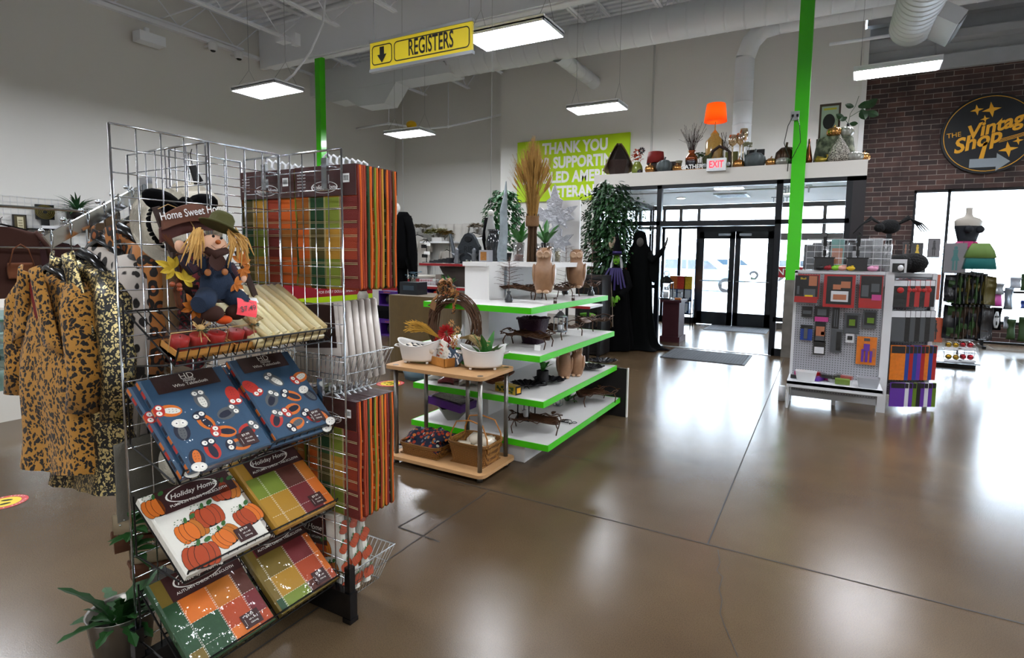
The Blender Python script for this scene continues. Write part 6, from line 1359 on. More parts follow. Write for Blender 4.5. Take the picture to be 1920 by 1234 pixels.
p=lw(150,405);t=thing('dark_picture','dark framed landscape picture behind the spider plant','picture',(-12.94,p.y+.25,p.z-.1));MB().bx(0,.03,-.45,.45,-.22,.22).build('frame',M('dark_picture_frame'),t);MB().bx(.03,.034,-.38,.38,-.16,.16).build('canvas',M('umber','#4a3210',.6,vary=.4,vscale=6),t)
CLOT=lambda n,c:M('gar_'+n,c,.9)
def shirt(label,p,w,h,mt,cat='top',name='hanging_blouse',rz=0):
    t=thing(name,label,cat,tuple(p),rz)
    prof=[(0,.25),(-.03,.5),(-.08,.95),(-.3,.9),(-.6,.95),(-1,1.05)]
    def f(u,v):s=v*5;i=min(int(s),4);q=s-i;z=prof[i][0]+(prof[i+1][0]-prof[i][0])*q;r=prof[i][1]+(prof[i+1][1]-prof[i][1])*q;a=2*PI*u;return(w/2*r*math.cos(a),.05*math.sin(a)*(1+.2*math.sin(6*a)*v),z*h)
    MB().grid(f,30,12).build('body',mt,t,smooth=True)
    for s in(-1,1):MB().tube([(s*w*.42,0,-.05*h),(s*w*.56,0,-.25*h),(s*w*.6,0,-.48*h)],[.05,.05,.045],10,flat=.6).build('sleeve',mt,t,smooth=True)
    MB().tube([(-w*.3,0,-.03),(0,0,.03),(w*.3,0,-.03)],.012,6).tube([(0,0,.03),(0,0,.1),(.02,0,.12)],.004,5).build('hanger',HANGER,t);return t
shirt('dark maroon top on the left wall grid behind the golden coat',lw(97,455),.9,.8,CLOT('maroon','#2a0c0e'),rz=PI/2)
shirt('brown leather jacket hanging at the far left edge above the glass case',FX(2,425,-9),.8,.9,CLOT('brown','#3a1c12'),'jacket','leather_jacket',PI/2)
p=FX(42,508,-8.83);t=thing('brown_handbag','brown leather shoulder bag hanging left of the golden coat','bag',tuple(p),PI/2);MB().grid(lambda u,v:((u-.5)*.42,.05*math.sin(PI*v),(v-.5)*.28),8,8,.06).build('bag_body',CLOT('tan','#6a3b20'),t,smooth=True);MB().tube([(-.2,0,.12),(-.12,0,.45),(0,0,.55),(.12,0,.45),(.2,0,.12)],.012,6).build('strap',CLOT('tan','#6a3b20'),t,smooth=True);t.scale=(.6,.6,.6)
c=FZ(28,790);t=thing('glass_showcase','white based glass showcase at the far left edge behind the golden coat','showcase',(c.x-.55,c.y+.1,0))
MB().bx(-.6,.5,-.6,.5,0,.28).build('case_base',M('counter_white'),t);MB().bx(-.6,.5,-.6,.5,1.0,1.02).build('case_top',M('counter_white'),t)
MB().bx(-.58,.48,-.58,.48,.55,.556).bx(-.58,.48,-.58,.48,.8,.806).bx(.49,.495,-.6,.5,.28,1.0).bx(-.6,.5,-.6,-.595,.28,1.0).build('glass_panel',glassmat('aqua_glass','#dff4f4',.15),t)
m=MB()
for x,y in((-.59,-.59),(.49,-.59),(.49,.49),(-.59,.49)):m.bx(x-.01,x+.01,y-.01,y+.01,.28,1.0)
m.build('frame',CHROME,t)
for k,(x,y,z,cc)in enumerate(((.35,-.4,.285,'#8b1a24'),(.35,.0,.56,'#d8d8d8'),(.4,-.2,.81,'#4a6a78'),(.3,.3,.81,'#b9a25a'),(.4,.25,.285,'#d8d0c0'))):
    q=tag(MB().box((0,0,.03),(.18,.14,.06)).build('small_carton',M('carton_'+cc[1:],cc,.5)),['dark red carton on the bottom of the glass showcase','white carton on the middle glass shelf','blue-grey carton on the top glass shelf','gold carton on the top glass shelf','cream carton at the bottom back of the showcase'][k],'box');q.location=(t.location.x+x,t.location.y+y,z+.0)
t3=thing('necklace_rack','rack of gold necklaces standing on the glass showcase','necklaces',(t.location.x+.3,t.location.y-.25,1.021));m=MB();m.tube([(0,0,0),(0,0,.45),(-.15,0,.45),(.15,0,.45)],.006,6).box((0,0,.006),(.2,.14,.012));m.build('stand',CHROME,t3)
m=MB()
for k in range(6):x=-.13+.05*k;m.tube([(x,0,.45),(x-.015,-.01,.25),(x+.01,-.012,.12),(x+.02,-.01,.25),(x+.01,0,.45)],.004,5)
m.build('gold_chains',M('gilt'),t3)
t4=thing('black_bag','rounded black handbag on the glass showcase behind the golden coat sleeve','bag',(t.location.x+.42,t.location.y+.25,1.021),.4);MB().grid(lambda u,v:((u-.5)*.3,.05*math.sin(PI*v)+.0,.0+.24*v*math.sin(PI*(.15+.7*u))),10,8,.06).build('bag_body',BLACKP,t4,smooth=True);MB().tube([(-.1,0,.18),(0,0,.3),(.1,0,.18)],.008,6).build('handle',BLACKP,t4,smooth=True)
BY=14.3
def bw(px,py,Y=BY):return FY(px,py,Y)
q=bw(845,425);t=thing('lace_curtain','white draped lace curtain on the back wall grid','curtain',(q.x,BY,bw(845,420).z));wc_=bw(885,430).x-bw(818,430).x
MB().grid(lambda u,v:((u-.5)*wc_*(1-.25*v),.05*math.sin(26*u),-1.0*v*(.45+.55*u)),40,6,.01).build('curtain_cloth',M('lace_white','#cbc7c0',.9),t,smooth=True)
for k,(px,py,w,h,c,lb)in enumerate(((783,442,.8,1.5,'#c6c2bc','long white dress hanging on the back wall, leftmost'),(795,450,.5,.8,'#bdb8b0','small white top hanging right of the long white dress'),(838,470,.45,.6,'#aaa59d','white lace top hanging under the back wall shelf'),(888,438,.8,.9,'#b9b4ad','white blouse on a dark hanger right of the lace curtain'),(903,445,.7,.8,'#c3c3bf','pale sheer blouse near the hanging ivy'))):
    shirt(lb,bw(px,py,BY-.1-.06*k),w,h,M('wh_%d'%k,c,.9),'top' if k else 'dress','white_garment')
for k,(px,py,c,lb)in enumerate(((812,436,'#7d7a2e','yellow-green flower arrangement on the back wall shelf, left'),(822,434,'#cfcba4','cream flower arrangement on the back wall shelf, middle'),(833,438,'#85672a','rusty flower arrangement on the back wall shelf, right'),(793,425,'#a59b86','dried brown garland over the left wall grid panel'),(895,425,'#a39683','dried beige garland over the right wall grid panel'))):
    p=bw(px,py,BY-.25);blob_flower('flower_arrangement',lb,(p.x,p.y,p.z-.2),c,26,.1,.3,zb_=.2)
xa,xb=bw(806,455).x,bw(862,455).x;zz=bw(830,452,BY-.25).z-.02
tag(MB().bx(xa,xb,BY-.5,BY+.03,zz-.05,zz).build('wall_shelf',WPLAS),'white shelf on the back wall under the flower arrangements','shelf')
tag(MB().bx(xa+.4,xb-.4,BY-.4,BY-.1,zz+.001,zz+.13).build('white_planter_box',GW),'long pale planter box on the back wall shelf','planter')
xa2,xb2=bw(897,447).x,bw(915,447).x;zz2=bw(905,446).z
tag(MB().bx(xa2,xb2+.6,BY-.4,BY+.03,zz2-.05,zz2).build('wall_shelf',WPLAS),'white shelf on the back wall near the hanging ivy','shelf')
for k,(px,py)in enumerate(((850,462),(858,470),(845,480))):p=bw(px,py,BY-.15);t=thing('white_handbag','white handbag hanging under the back wall shelf, %s of three'%['left','right','lowest'][k],'bag',tuple(p),group='white handbags');MB().box((0,0,-.15),(.32,.1,.24)).build('bag_body',M('bag_white','#c2bcb4',.6),t);MB().tube([(-.12,0,-.04),(0,0,.12),(.12,0,-.04)],.01,5).build('strap',M('bag_white'),t)
p=FY(933,430,6.3);IV=M('ivy_green','#1f5226',.5,vary=.35,vscale=12)
t=thing('ivy_plant','bushy green ivy plant standing behind the black urn','plant',(p.x,6.45,H0+.0));R_=random.Random(12);m=MB()
for k in range(600):
    a=R_.uniform(0,6.28);zz_=R_.uniform(.2,1.0);r=.27*math.sin(PI*min(1,(zz_-.1)/.95))**.5*R_.uniform(.5,1);m.leaf((r*math.cos(a),r*math.sin(a),zz_),(math.cos(a),math.sin(a),R_.uniform(-1,.2)),.075,.055,n=3)
m.build('leaves',IV,t);MB().tube([(0,0,0),(.02,0,.4),(0,0,.95)],.012,6).lathe([(.09,0),(.12,.16),(0,.16)],14).build('stem_and_pot',BPOT,t)
t=thing('ghost_prop','small grey and white ghoul decoration hanging in front of the ivy','decoration',(*FY(920,430,6.0)[:2],FY(920,405,6.0).z));MB().tube([(0,0,0),(0,0,-.2),(.01,0,-.45),(0,0,-.62)],[.03,.07,.06,.02],10,flat=.5).build('shroud',M('ghost_grey','#8a8a88',.9),t,smooth=True);MB().tube([(-.06,0,-.02),(-.08,.0,-.3),(-.07,0,-.5)],[.03,.045,.01],8).build('black_drape',BLACKC,t,smooth=True);MB().ball((0,0,.04),.04,10,8).build('head',BONE,t,smooth=True);MB().tube([(0,0,.06),(0,0,7.05-t.location.z)],.002,4).build('hanging_line',M('thin_cable'),t)
for k,(px,py,lb)in enumerate(((732,719,'round yellow and red floor sticker near the small table'),(8,942,'round yellow and red floor sticker at the left picture edge'))):
    p=FZ(px,py,.002);t=thing('floor_sticker',lb,'sticker',(p.x,p.y,.001),-.5);t.scale=(.95-.3*k,)*3
    MB().disc(0,0,.17,.17,.001,40).build('disc',M('sticker_red','#b8353a',.4),t);MB().disc(0,0,.12,.12,.002,36).build('yellow_centre',M('sticker_yellow','#d9c22a',.4),t)
    m=MB()
    for s in(-1,1):m.disc(s*.045,.01,.02,.045,.003,12,.2*s).disc(s*.045,-.055,.016,.018,.003,10)
    m.build('footprints',BLACKP,t)
    m=MB()
    for j,ch in enumerate('PLEASE STAND HERE  KEEP APART  '):a=PI/2-2*PI*j/31;v,f=textmesh(ch)if ch!=' ' else([],[]);c_,d_=math.cos(a-PI/2),math.sin(a-PI/2);m.add([(.145*math.cos(a)+.03*(q.x*c_-q.y*d_),.145*math.sin(a)+.03*(q.x*d_+q.y*c_),.003)for q in v],f)
    m.build('lettering',PAPERW,t)
t=thing('garment_rail','chrome garment rail at the far left edge carrying the leather jacket and handbag','clothes rail',(-8.9,3.3,0));m=MB()
for y in(-.7,.5):m.tube([(0,y,0),(0,y,2.05)],.018,8).tube([(-.25,y,.02),(.25,y,.02)],.018,8)
m.tube([(0,-.7,2.05),(0,.5,2.05)],.018,8).tube([(.05,-.7,1.55),(.05,.5,1.55)],.014,8);m.build('rail',CHROME,t)
a=FY(1056,572,7.0);b=FY(1106,566,7.0)
t=thing('low_red_table','low red-edged table with black legs between the green shelves and the ficus','table',((a.x+b.x)/2,7.2,0));w=(b.x-a.x)/2;MB().bx(-w,w,-.2,.3,a.z-.03,a.z).build('tabletop',GW,t);MB().bx(-w-.01,w+.01,-.21,-.2,a.z-.035,a.z).build('red_edge',REDE,t)
for x in(-w+.04,w-.04):
    for y in(-.16,.26):MB().tube([(x,y,0),(x,y,a.z-.03)],.022,8).build('leg',BLACKP,t)
c=FY(1096,600,8.0);t=thing('black_cabinet','black cabinet standing behind the low red-edged table','cabinet',(c.x+.1,8.1,0));MB().bx(-.22,.22,-.2,.2,.02,1.25).build('body',DKB,t);MB().bx(-.2,.2,-.215,-.2,.06,1.2).build('door',BLACKP,t)
q=FY(1098,592,7.55);t=thing('green_bowl','bowl of bright green moss on a dark stand left of the witch','bowl',(q.x,7.6,0));MB().tube([(0,0,0),(0,0,q.z-.06)],.05,10).build('stand',BLACKP,t);MB().lathe([(.06,q.z-.07),(.16,q.z),(.15,q.z),(0,q.z-.03)],20).build('bowl',BPOT,t,smooth=True);MB().ball((0,0,q.z),(.14,.14,.04),14,8).build('moss',M('moss_green','#4f8f12',.9,bump=1.5,bscale=60),t,smooth=True)
# ================================================================ entrance: mats, tree, figures, header decorations
def mat_(label,quad,cols):
    c=sum((Vector(q)for q in quad),Vector())/4;t=thing('door_mat',label,'mat',(c.x,c.y,0.001),group=None);x0,x1,y0,y1=quad[0].x,quad[1].x,quad[0].y,quad[2].y
    MB().bx(x0-c.x,x1-c.x,y0-c.y,y1-c.y,0,.008).build('rubber_base',M('mat_rubber','#17171a',.7),t);m=MB();n=26
    for k in range(n):x=x0-c.x+.03+(x1-x0-.06)*k/n;m.bx(x,x+(x1-x0)/n*.7,y0-c.y+.03,y1-c.y-.03,.008,.012)
    m.build('ribbed_pile',M('mat_pile',cols,.95,bump=.5,bscale=150),t)
mat_('grey ribbed door mat on the floor in front of the open doorway',[FZ(1237,670),FZ(1396,686),FZ(1409,667),FZ(1262,654)],'#4a4a4e')
mat_('pale grey door mat inside the vestibule at the doors',[FZ(1318,618),FZ(1437,626),FZ(1440,616),FZ(1325,611)],'#6a6c70')
FIC=M('ficus_green','#1c3f1c',.5,vary=.45,vscale=9);BARK=M('bark','#2b2018',.9)
tb=Vector((-3.32,9.05,0));t=thing('ficus_tree','tall artificial ficus tree beside the vestibule glass','tree',tuple(tb));R_=random.Random(21)
MB().lathe([(.15,0),(.2,.3),(.18,.3),(0,.26)],20).build('pot',BPOT,t,smooth=True);MB().tube([(0,0,.2),(.03,0,.9),(-.02,.02,1.6),(0,0,2.5)],[.03,.026,.02,.008],8).tube([(.02,0,.9),(.12,.05,1.6),(.2,0,2.3)],[.018,.014,.006],6).tube([(.02,0,.8),(-.15,-.02,1.5),(-.25,0,2.1)],[.018,.014,.006],6).build('trunk',BARK,t,smooth=True)
m=MB()
for k in range(2900):
    zz_=R_.uniform(.95,2.72);pr=.5*math.sin(PI*min(1,max(0,(zz_-.8)/2.02)))**.45;r=pr*R_.random()**.4;a=R_.uniform(0,6.28);m.leaf((r*math.cos(a)-.04,r*math.sin(a)*.75,zz_+.12*math.sin(3*a)),(math.cos(a),math.sin(a),R_.uniform(-1.1,.3)),R_.uniform(.075,.12),.05,n=3)
for k in range(60):
    a=R_.uniform(0,6.28);b0_=Vector((.4*math.cos(a),.3*math.sin(a),R_.uniform(1.5,2.6)));
    for j in range(7):q=b0_+Vector((math.cos(a)*.035*j,math.sin(a)*.03*j,.02*j-.006*j*j));m.leaf(q,(math.cos(a+j),math.sin(a+j),-.2),.08,.034,n=3)
m.build('leaves',FIC,t)
WP=Vector((-3.05,8.62,0));GSK=M('green_skin','#5f9a1e',.6);PRC=M('purple_satin','#1e0c4a',.5)
t=thing('witch_figure','standing witch figure with green face, white hair and purple scarf in front of the ficus','figure',tuple(WP),.15)
def robe(prof,n=36,fold=.12,seed=0):
    def f(u,v):s=v*(len(prof)-1);i=min(int(s),len(prof)-2);q=s-i;a,b=prof[i],prof[i+1];z=a[0]+(b[0]-a[0])*q;rx=a[1]+(b[1]-a[1])*q;ry=a[2]+(b[2]-a[2])*q;w=2*PI*u;k=1+fold*v*math.sin(7*w+seed);return(rx*math.cos(w)*k,ry*math.sin(w)*k,z)
    return f
MB().grid(robe([(1.38,.05,.05),(1.34,.17,.1),(1.15,.19,.12),(.9,.2,.13),(.5,.25,.18),(.02,.3,.24)]),40,14).build('robe',BLACKC,t,smooth=True)
MB().ball((0,-.02,1.5),(.065,.075,.09),16,12).ball((0,-.1,1.49),(.012,.03,.02),8,6).ball((0,-.07,1.44),(.025,.03,.03),8,6).build('head',GSK,t,smooth=True)
for s in(-1,1):MB().ball((s*.025,-.085,1.52),(.014,.008,.012),8,6).build('eye',BLACKP,t,smooth=True)
MB().ball((0,-.088,1.45),(.025,.012,.012),10,6).build('mouth',BLACKP,t,smooth=True)
m=MB()
for k in range(70):a=R_.uniform(.1,PI-.1);s=R_.choice((-1,1));x=s*(.055+.02*R_.random());y=R_.uniform(-.06,.07);m.tube([(x*.7,y,1.57),(x*1.25,y-.01,1.42),(x*1.5+R_.uniform(-.02,.02),y-.03,1.14+R_.uniform(-.08,.1))],.0035,4)
m.build('white_hair',M('white_hair','#b9b9bc',.6),t)
MB().lathe([(.16,1.565),(.155,1.575),(.08,1.585),(.075,1.6),(.06,1.7),(.03,1.82),(.004,1.93)],28).build('pointed_hat',BLACKC,t,smooth=True);MB().lathe([(.079,1.588),(.075,1.63),(.07,1.63),(.074,1.588)],28).build('hat_band',PRC,t,smooth=True)
m=MB()
for k in range(7):x=-.09+.03*k;m.grid(lambda u,v,x=x,k=k:(x*(1+.9*v)+(u-.5)*.03,-.125-.03*v,1.36-v*(.16+.22*abs(math.sin(k*1.7)))),2,6,.003)
m.build('purple_scarf',PRC,t)
MB().tube([(-.15,0,1.3),(-.21,-.05,1.08),(-.14,-.2,.88)],[.05,.06,.07],12).build('sleeve',BLACKC,t,smooth=True);MB().tube([(.15,0,1.3),(.22,-.04,1.08),(.1,-.2,.9)],[.05,.06,.07],12).build('sleeve',BLACKC,t,smooth=True)
def hand(parent,base,d,up,L_,mt,nm='hand',curl=.5):
    X=fr(base,d,up);m=MB().at(X);m.ball((L_*.28,0,0),(L_*.3,L_*.22,L_*.1),12,8)
    for k,(y,l)in enumerate(((-.16,.38),(-.055,.46),(.055,.43),(.15,.33))):m.tube([(L_*.48,L_*y,0),(L_*(.48+l*.5),L_*y*1.25,-L_*.06*curl),(L_*(.48+l*.85),L_*y*1.3,-L_*.24*curl),(L_*(.48+l*.95),L_*y*1.3,-L_*.36*curl)],[L_*.055,L_*.05,L_*.042,L_*.03],8)
    m.tube([(L_*.12,-L_*.16,0),(L_*.32,-L_*.32,-L_*.05),(L_*.45,-L_*.36,-L_*.14)],[L_*.07,L_*.06,L_*.04],8);return m.build(nm,mt,parent,smooth=True)
hand(t,(-.02,-.22,.9),(.1,-.35,-.9),(1,0,.1),.17,GSK,curl=1.2);hand(t,(.07,-.22,.92),(-.2,-.4,-.85),(-1,0,.1),.16,GSK,curl=1.2)
MB().tube([(-.04,-.27,1.2),(0,-.3,.8),(.02,-.3,.42)],.006,6).build('walking_stick',M('pale_wood','#9a8a78',.7),t)
RP=Vector((-2.78,8.98,0));t=thing('robed_figure','tall black robed skeleton figure raising a bony hand against the vestibule glass','figure',tuple(RP),.1)
MB().grid(robe([(1.98,.02,.02),(1.94,.09,.1),(1.75,.12,.13),(1.62,.2,.14),(1.2,.2,.15),(.7,.22,.18),(.3,.27,.22),(.06,.34,.28),(.02,.5,.34)],fold=.16,seed=2),44,20).build('hooded_robe',M('black_gauze','#040505',1,spec=.1),t,smooth=True)
MB().ball((.02,-.1,1.78),(.06,.06,.08),14,10).build('skull',M('grey_bone','#3d3a36',.8),t,smooth=True)
MB().tube([(.12,-.02,1.6),(.24,-.04,1.5),(.36,-.06,1.62),(.42,-.06,1.72)],[.08,.085,.06,.035],12,flat=.7).build('sleeve',M('black_gauze'),t,smooth=True)
MB().grid(lambda u,v:(.18+.16*u,-.05,1.5+.04*u-v*(.25+.15*math.sin(PI*u))),6,6,.01).build('sleeve_drape',M('black_gauze'),t)
hand(t,(.41,-.06,1.7),(.35,0,.94),(0,-1,0),.2,M('grey_bone'),curl=.3)
p=FY(1148,455,8.75);t=thing('pale_mask','pale oval paper mask hanging in the ficus leaves above the witch','mask',tuple(p),.3);MB().grid(lambda u,v:((u-.5)*.12*math.sin(PI*(.12+.76*v)),-.03*math.sin(PI*u),(v-.5)*.26),10,10,.006).build('mask',M('mask_cream','#b9a58c',.7),t,smooth=True)
MAHO=M('mahogany_laminate','#3f2025',.6,spec=.15,vary=.12,vscale=14)
a=FZ(1238,640);b=FZ(1277,637);t=thing('reddish_pedestal','dark reddish-brown pedestal box standing inside the vestibule at the glass','pedestal',((a.x+b.x)/2,a.y+.25,0),-.0)
x0,x1=FY(1241,600,a.y).x-t.location.x,FY(1272,600,a.y).x-t.location.x;zt2=FY(1260,563,a.y).z
MB().bx(x0,x1,-.22,.22,.09,zt2-.04).build('body',MAHO,t);MB().bx(x0-.03,x1+.03,-.25,.25,0,.1).build('plinth',MAHO,t);MB().bx(x0-.04,x1+.04,-.26,.26,zt2-.04,zt2).build('top',MAHO,t)
q=lantern('metal_lantern','tall black metal lantern on the reddish pedestal',(t.location.x-.12,t.location.y-.05,zt2+.001),2.7)
t2=thing('small_terrarium','little wire-framed glass box of autumn leaves on the pedestal beside the lantern','ornament',(t.location.x+.12,t.location.y-.1,zt2+.001));m=MB()
for x in(-.06,.06):
    for y in(-.05,.05):m.tube([(x,y,0),(x,y,.13)],.003,4)
for z in(.002,.13):m.tube([(-.06,-.05,z),(.06,-.05,z),(.06,.05,z),(-.06,.05,z)],.003,4,closed=True)
m.build('wire_frame',BLACKP,t2);MB().box((0,0,.02),(.11,.09,.035)).build('leaf_filling',M('autumn_mix','#b0641c',.7,vary=.5,vscale=80),t2)
VB=M('vending_blue','#1c3f66',.4);
def vend(p,c,lb):
    t=thing('sticker_machine',lb,'vending machine',p,group='sticker vending machines');w=.17
    MB().bx(-w/2,w/2,-.1,.1,0,.24).build('cabinet',VB,t);MB().bx(-w/2,w/2,-.1,.06,.24,.52).build('display_header',M('vend_'+c[1:],c,.4,vary=.6,vscale=30),t)
    MB().prism([(-.05,0)]*0 or[(-w*.36,-.101),(w*.36,-.101),(w*.36,-.125),(-w*.36,-.125)],.06,.22).bx(-w*.22,w*.22,-.13,-.1,.02,.1).build('coin_mechanism',M('aluminium'),t)
VY=12.3;zs=FY(1285,562,VY).z;
for k,(px,c,lb)in enumerate(((1264,'#c26a2a','leftmost'),(1278,'#b8341a','middle'),(1291,'#c9a81e','right'))):vend((FY(px,560,VY).x,VY,zs),c,'sticker vending machine on the upper shelf, %s one by the street window'%lb)
vend((FY(1287,560,VY).x,VY,FY(1285,585,VY).z-.02),'#9a9a98','sticker vending machine with pale header on the lower shelf by the window')
t=thing('vending_rack','black tube rack carrying the sticker vending machines','rack',(FY(1278,560,VY).x,VY,0));m=MB();xx0,xx1=FY(1258,560,VY).x-t.location.x,FY(1298,560,VY).x-t.location.x
for x in(xx0,xx1):
    for y in(-.12,.12):m.tube([(x,y,0),(x,y,zs+.02)],.012,6)
m.build('rack_frame',BLACKP,t)
for z in(zs,FY(1285,585,VY).z-.02):MB().bx(xx0,xx1,-.12,.12,z-.025,z-.001).build('shelf',BLACKP,t)
LZ=3.006
def L_(px,Y=9.62):q=FY(px,310,Y);return(q.x,Y,LZ)
def wz(px0,px1,Y):return FY(px1,310,Y).x-FY(px0,310,Y).x
DBR=M('dark_wicker','#2a1710',.55,bump=1,bscale=70,vary=.4,vscale=40);BUR=M('burlap_net','#5d4f30',.95,bump=.6,bscale=150)
t=thing('lidded_basket','big dark pointed basket draped with burlap netting at the left end of the header','basket',L_(1160,9.8),.5)
MB().lathe([(.15,0),(.23,.26),(.23,.28),(.2,.29)],6).build('basket_body',DBR,t);MB().lathe([(.23,.282),(.12,.44),(.02,.57),(0,.58)],6).build('basket_lid',M('dark_lid','#1a100c',.5),t)
MB().grid(lambda u,v:((lambda a,r:(r*math.cos(a),r*math.sin(a),.6-.5*v+.02*math.sin(5*a)*v))(-.3+3.9*u,.02+.27*v**.8+.015*math.sin(14*u))),30,8,.01).build('burlap_drape',BUR,t,smooth=True);MB().leaf((0,0,.54),(.3,0,1),.07,.03).build('leaf_tip',M('red_leaf','#8a2414',.6),t)
SG=M('sage_glaze','#6e7a24',.3,coat=.5)
V1=vase('green_vase','olive green vase of orange and plum silk leaves next to the big basket',L_(1195),[(.08,0),(.1,.05),(.085,.14),(.05,.2),(.055,.21),(.045,.2)],SG,cat='vase')
m=MB();R_=random.Random(9)
for k in range(40):a=R_.uniform(0,6.28);c=Vector((.09*R_.random()*math.cos(a),.06*math.sin(a),.22+R_.uniform(0,.22)));m.leaf(c,(math.cos(a),math.sin(a),R_.uniform(-.5,1)),.07,.05)
m.build('orange_leaves',M('orange_silk','#b23a10',.6,vary=.3,vscale=30),V1);m=MB();mum(m,(.08,-.02,.4),.06,30);m.build('plum_flower',M('plum_silk','#1e0c14',.7),V1);MB().tube([(0,0,.15),(.03,0,.3),(.07,0,.4)],.004,5).build('stem',BARK,V1)
def pumpkin_o(name,label,p,r,h,mt,stem=True,grp='pumpkins on the header',ribn=9,cat='pumpkin',stemm=None):
    r,h=(r*1.42,h*1.35)if r>.05 else(r,h);t=thing(name,label,cat,p,R_.uniform(0,1),grp);MB().lathe([(r*.35,0),(r*.85,h*.12),(r,h*.4),(r*.9,h*.75),(r*.5,h*.97),(r*.15,h*.93),(0,h*.9)],54,rib=.13,ribn=ribn).build('body',mt,t,smooth=True)
    if stem:MB().tube([(0,0,h*.88),(0,0,h*1.08),(.012,0,h*1.25)],[r*.16,r*.1,r*.11],8).build('stem',stemm or mt,t,smooth=True)
    return t
COP=M('copper_gold','#c08a50',.2,.9);SLT=M('slate_glaze','#4c5456',.55);AUB=M('aubergine','#1a0c12',.3,coat=.5);MERC=M('mercury_glass','#c9b79a',.15,.7);SMG=M('ribbed_grey_glass','#9a9a92',.2,.3,coat=.5)
pumpkin_o('mini_pumpkin','little black aubergine pumpkin in front of the green vase',L_(1200,9.53),.05,.06,AUB)
pumpkin_o('gold_pumpkin','copper gold ribbed pumpkin right of the green vase',L_(1219,9.56),.065,.1,COP)
pumpkin_o('slate_pumpkin','slate grey ribbed pumpkin in front of the dark wood block',L_(1246,9.56),.1,.15,SLT)
pumpkin_o('rose_gold_pumpkin','small rose gold pumpkin topped with flowers by the GATHER sign',L_(1270,9.55),.06,.08,COP)
pumpkin_o('gold_pumpkin','copper gold ribbed pumpkin just right of the EXIT sign',L_(1385,9.6),.065,.1,COP)
pumpkin_o('slate_pumpkin','slate grey ribbed pumpkin in the middle right part of the header',L_(1415,9.62),.12,.17,SLT)
pumpkin_o('rose_gold_pumpkin','small rose gold pumpkin right of the slate one',L_(1445,9.58),.06,.09,COP)
pumpkin_o('bronze_pumpkin','big bronze mottled pumpkin half hidden by the green column',L_(1473,9.7),.12,.22,M('bronze_mottle','#3a2614',.4,.5,vary=.5,vscale=30))
pumpkin_o('glass_pumpkin','flat ribbed grey glass pumpkin left of the green column',L_(1468,9.54),.085,.085,SMG,stem=False)
pumpkin_o('glass_pumpkin','flat ribbed grey glass pumpkin at the right end of the header',L_(1601,9.56),.09,.1,SMG,stem=False)
pumpkin_o('gold_pumpkin','copper gold pumpkin at the very right end of the header',L_(1619,9.62),.06,.09,COP)
WDK=M('dark_block_wood','#2a1c16',.7,vary=.3,vscale=20)
t=thing('wood_block','dark wooden block riser under the red lamp shade','riser',L_(1243,9.85));w=wz(1210,1262,9.85);MB().bx(-w/2,w/2,-.12,.12,0,.2).build('block',WDK,t)
REDS=M('red_shade','#7c1c18',.8,bump=.3,bscale=200)
t=thing('lamp_shade','unlit dark red drum lamp shade on the wooden block','lamp shade',(L_(1229,9.85)[0],9.85,LZ+.201));MB().lathe([(.16,0),(.135,.2)],32).build('shade',REDS,t,smooth=True)
R0_=wz(1243,1250,9.85)
t=thing('green_picture_frame','small dark green framed picture on the header','picture',L_(1260,9.8));MB().bx(-.09,.09,-.01,.01,0,.2).build('frame',M('dark_green','#1a2a1c',.5),t);MB().bx(-.05,.05,-.013,-.01,.03,.16).build('mount',M('beige_mount','#a59c84',.6),t)
vase('khaki_vase','khaki flared vase with roses beside the green picture frame',L_(1273,9.72),[(.05,0),(.06,.05),(.045,.14),(.06,.2),(.055,.2)],M('khaki_glaze','#6f6a50',.5))
blob_flower('rose_bunch','small bunch of cream and red roses on the header',L_(1271,9.66),'#a5624c',8,.03,.05,zb_=.1)
t=thing('gather_letters','word GATHER in white standing letters on a wood base left of the EXIT sign','sign',L_(1297,9.53));MB().at(fr((0,0,0),(1,0,0),(0,0,1))).text('GATHER',0,.055,.095,.012,bold=.012).text('GATHER',0,.055,.095,-.004,bold=.012).build('letters',PAPERW,t);MB().bx(-.19,.19,-.02,.02,0,.016).build('wood_base',BOXW,t)
CU=M('drip_glaze','#231f26',.25,coat=.7);CUC=M('copper_glaze','#8a3f12',.2,.6,coat=.5)
t=thing('drip_glaze_urn','tall copper and black drip-glaze urn holding dark twigs','urn',L_(1296,9.8));MB().lathe([(.07,0),(.085,.05),(.105,.2),(.095,.27)],28).build('urn_body',CU,t,smooth=True);MB().lathe([(.1055,.19),(.1,.26),(.05,.32),(.05,.35),(.07,.37),(.06,.37),(.04,.34)],28).build('copper_neck',CUC,t,smooth=True)
m=MB()
for k in range(60):a=R_.uniform(0,6.28);s_=R_.uniform(.05,.24);h=R_.uniform(.55,.85);m.tube([(.02*math.cos(a),.02*math.sin(a),.3),(s_*.4*math.cos(a),s_*.4*math.sin(a),.5),(s_*math.cos(a),s_*math.sin(a),h)],.0028,4)
m.build('twigs',M('dark_red_twig','#2c1613',.8),t)
blob_flower('leafy_greens','green and cream foliage right of the drip-glaze urn',L_(1312,9.9),'#2f5a1e',14,.05,.1,zb_=.28,ct='foliage')
t=thing('table_lamp','lit table lamp with orange-red shade and mottled yellow ceramic base on the header','lamp',(L_(1338,9.95)[0],9.95,LZ));lz=FY(1338,229,9.95).z-LZ;lt=FY(1338,196,9.95).z-LZ
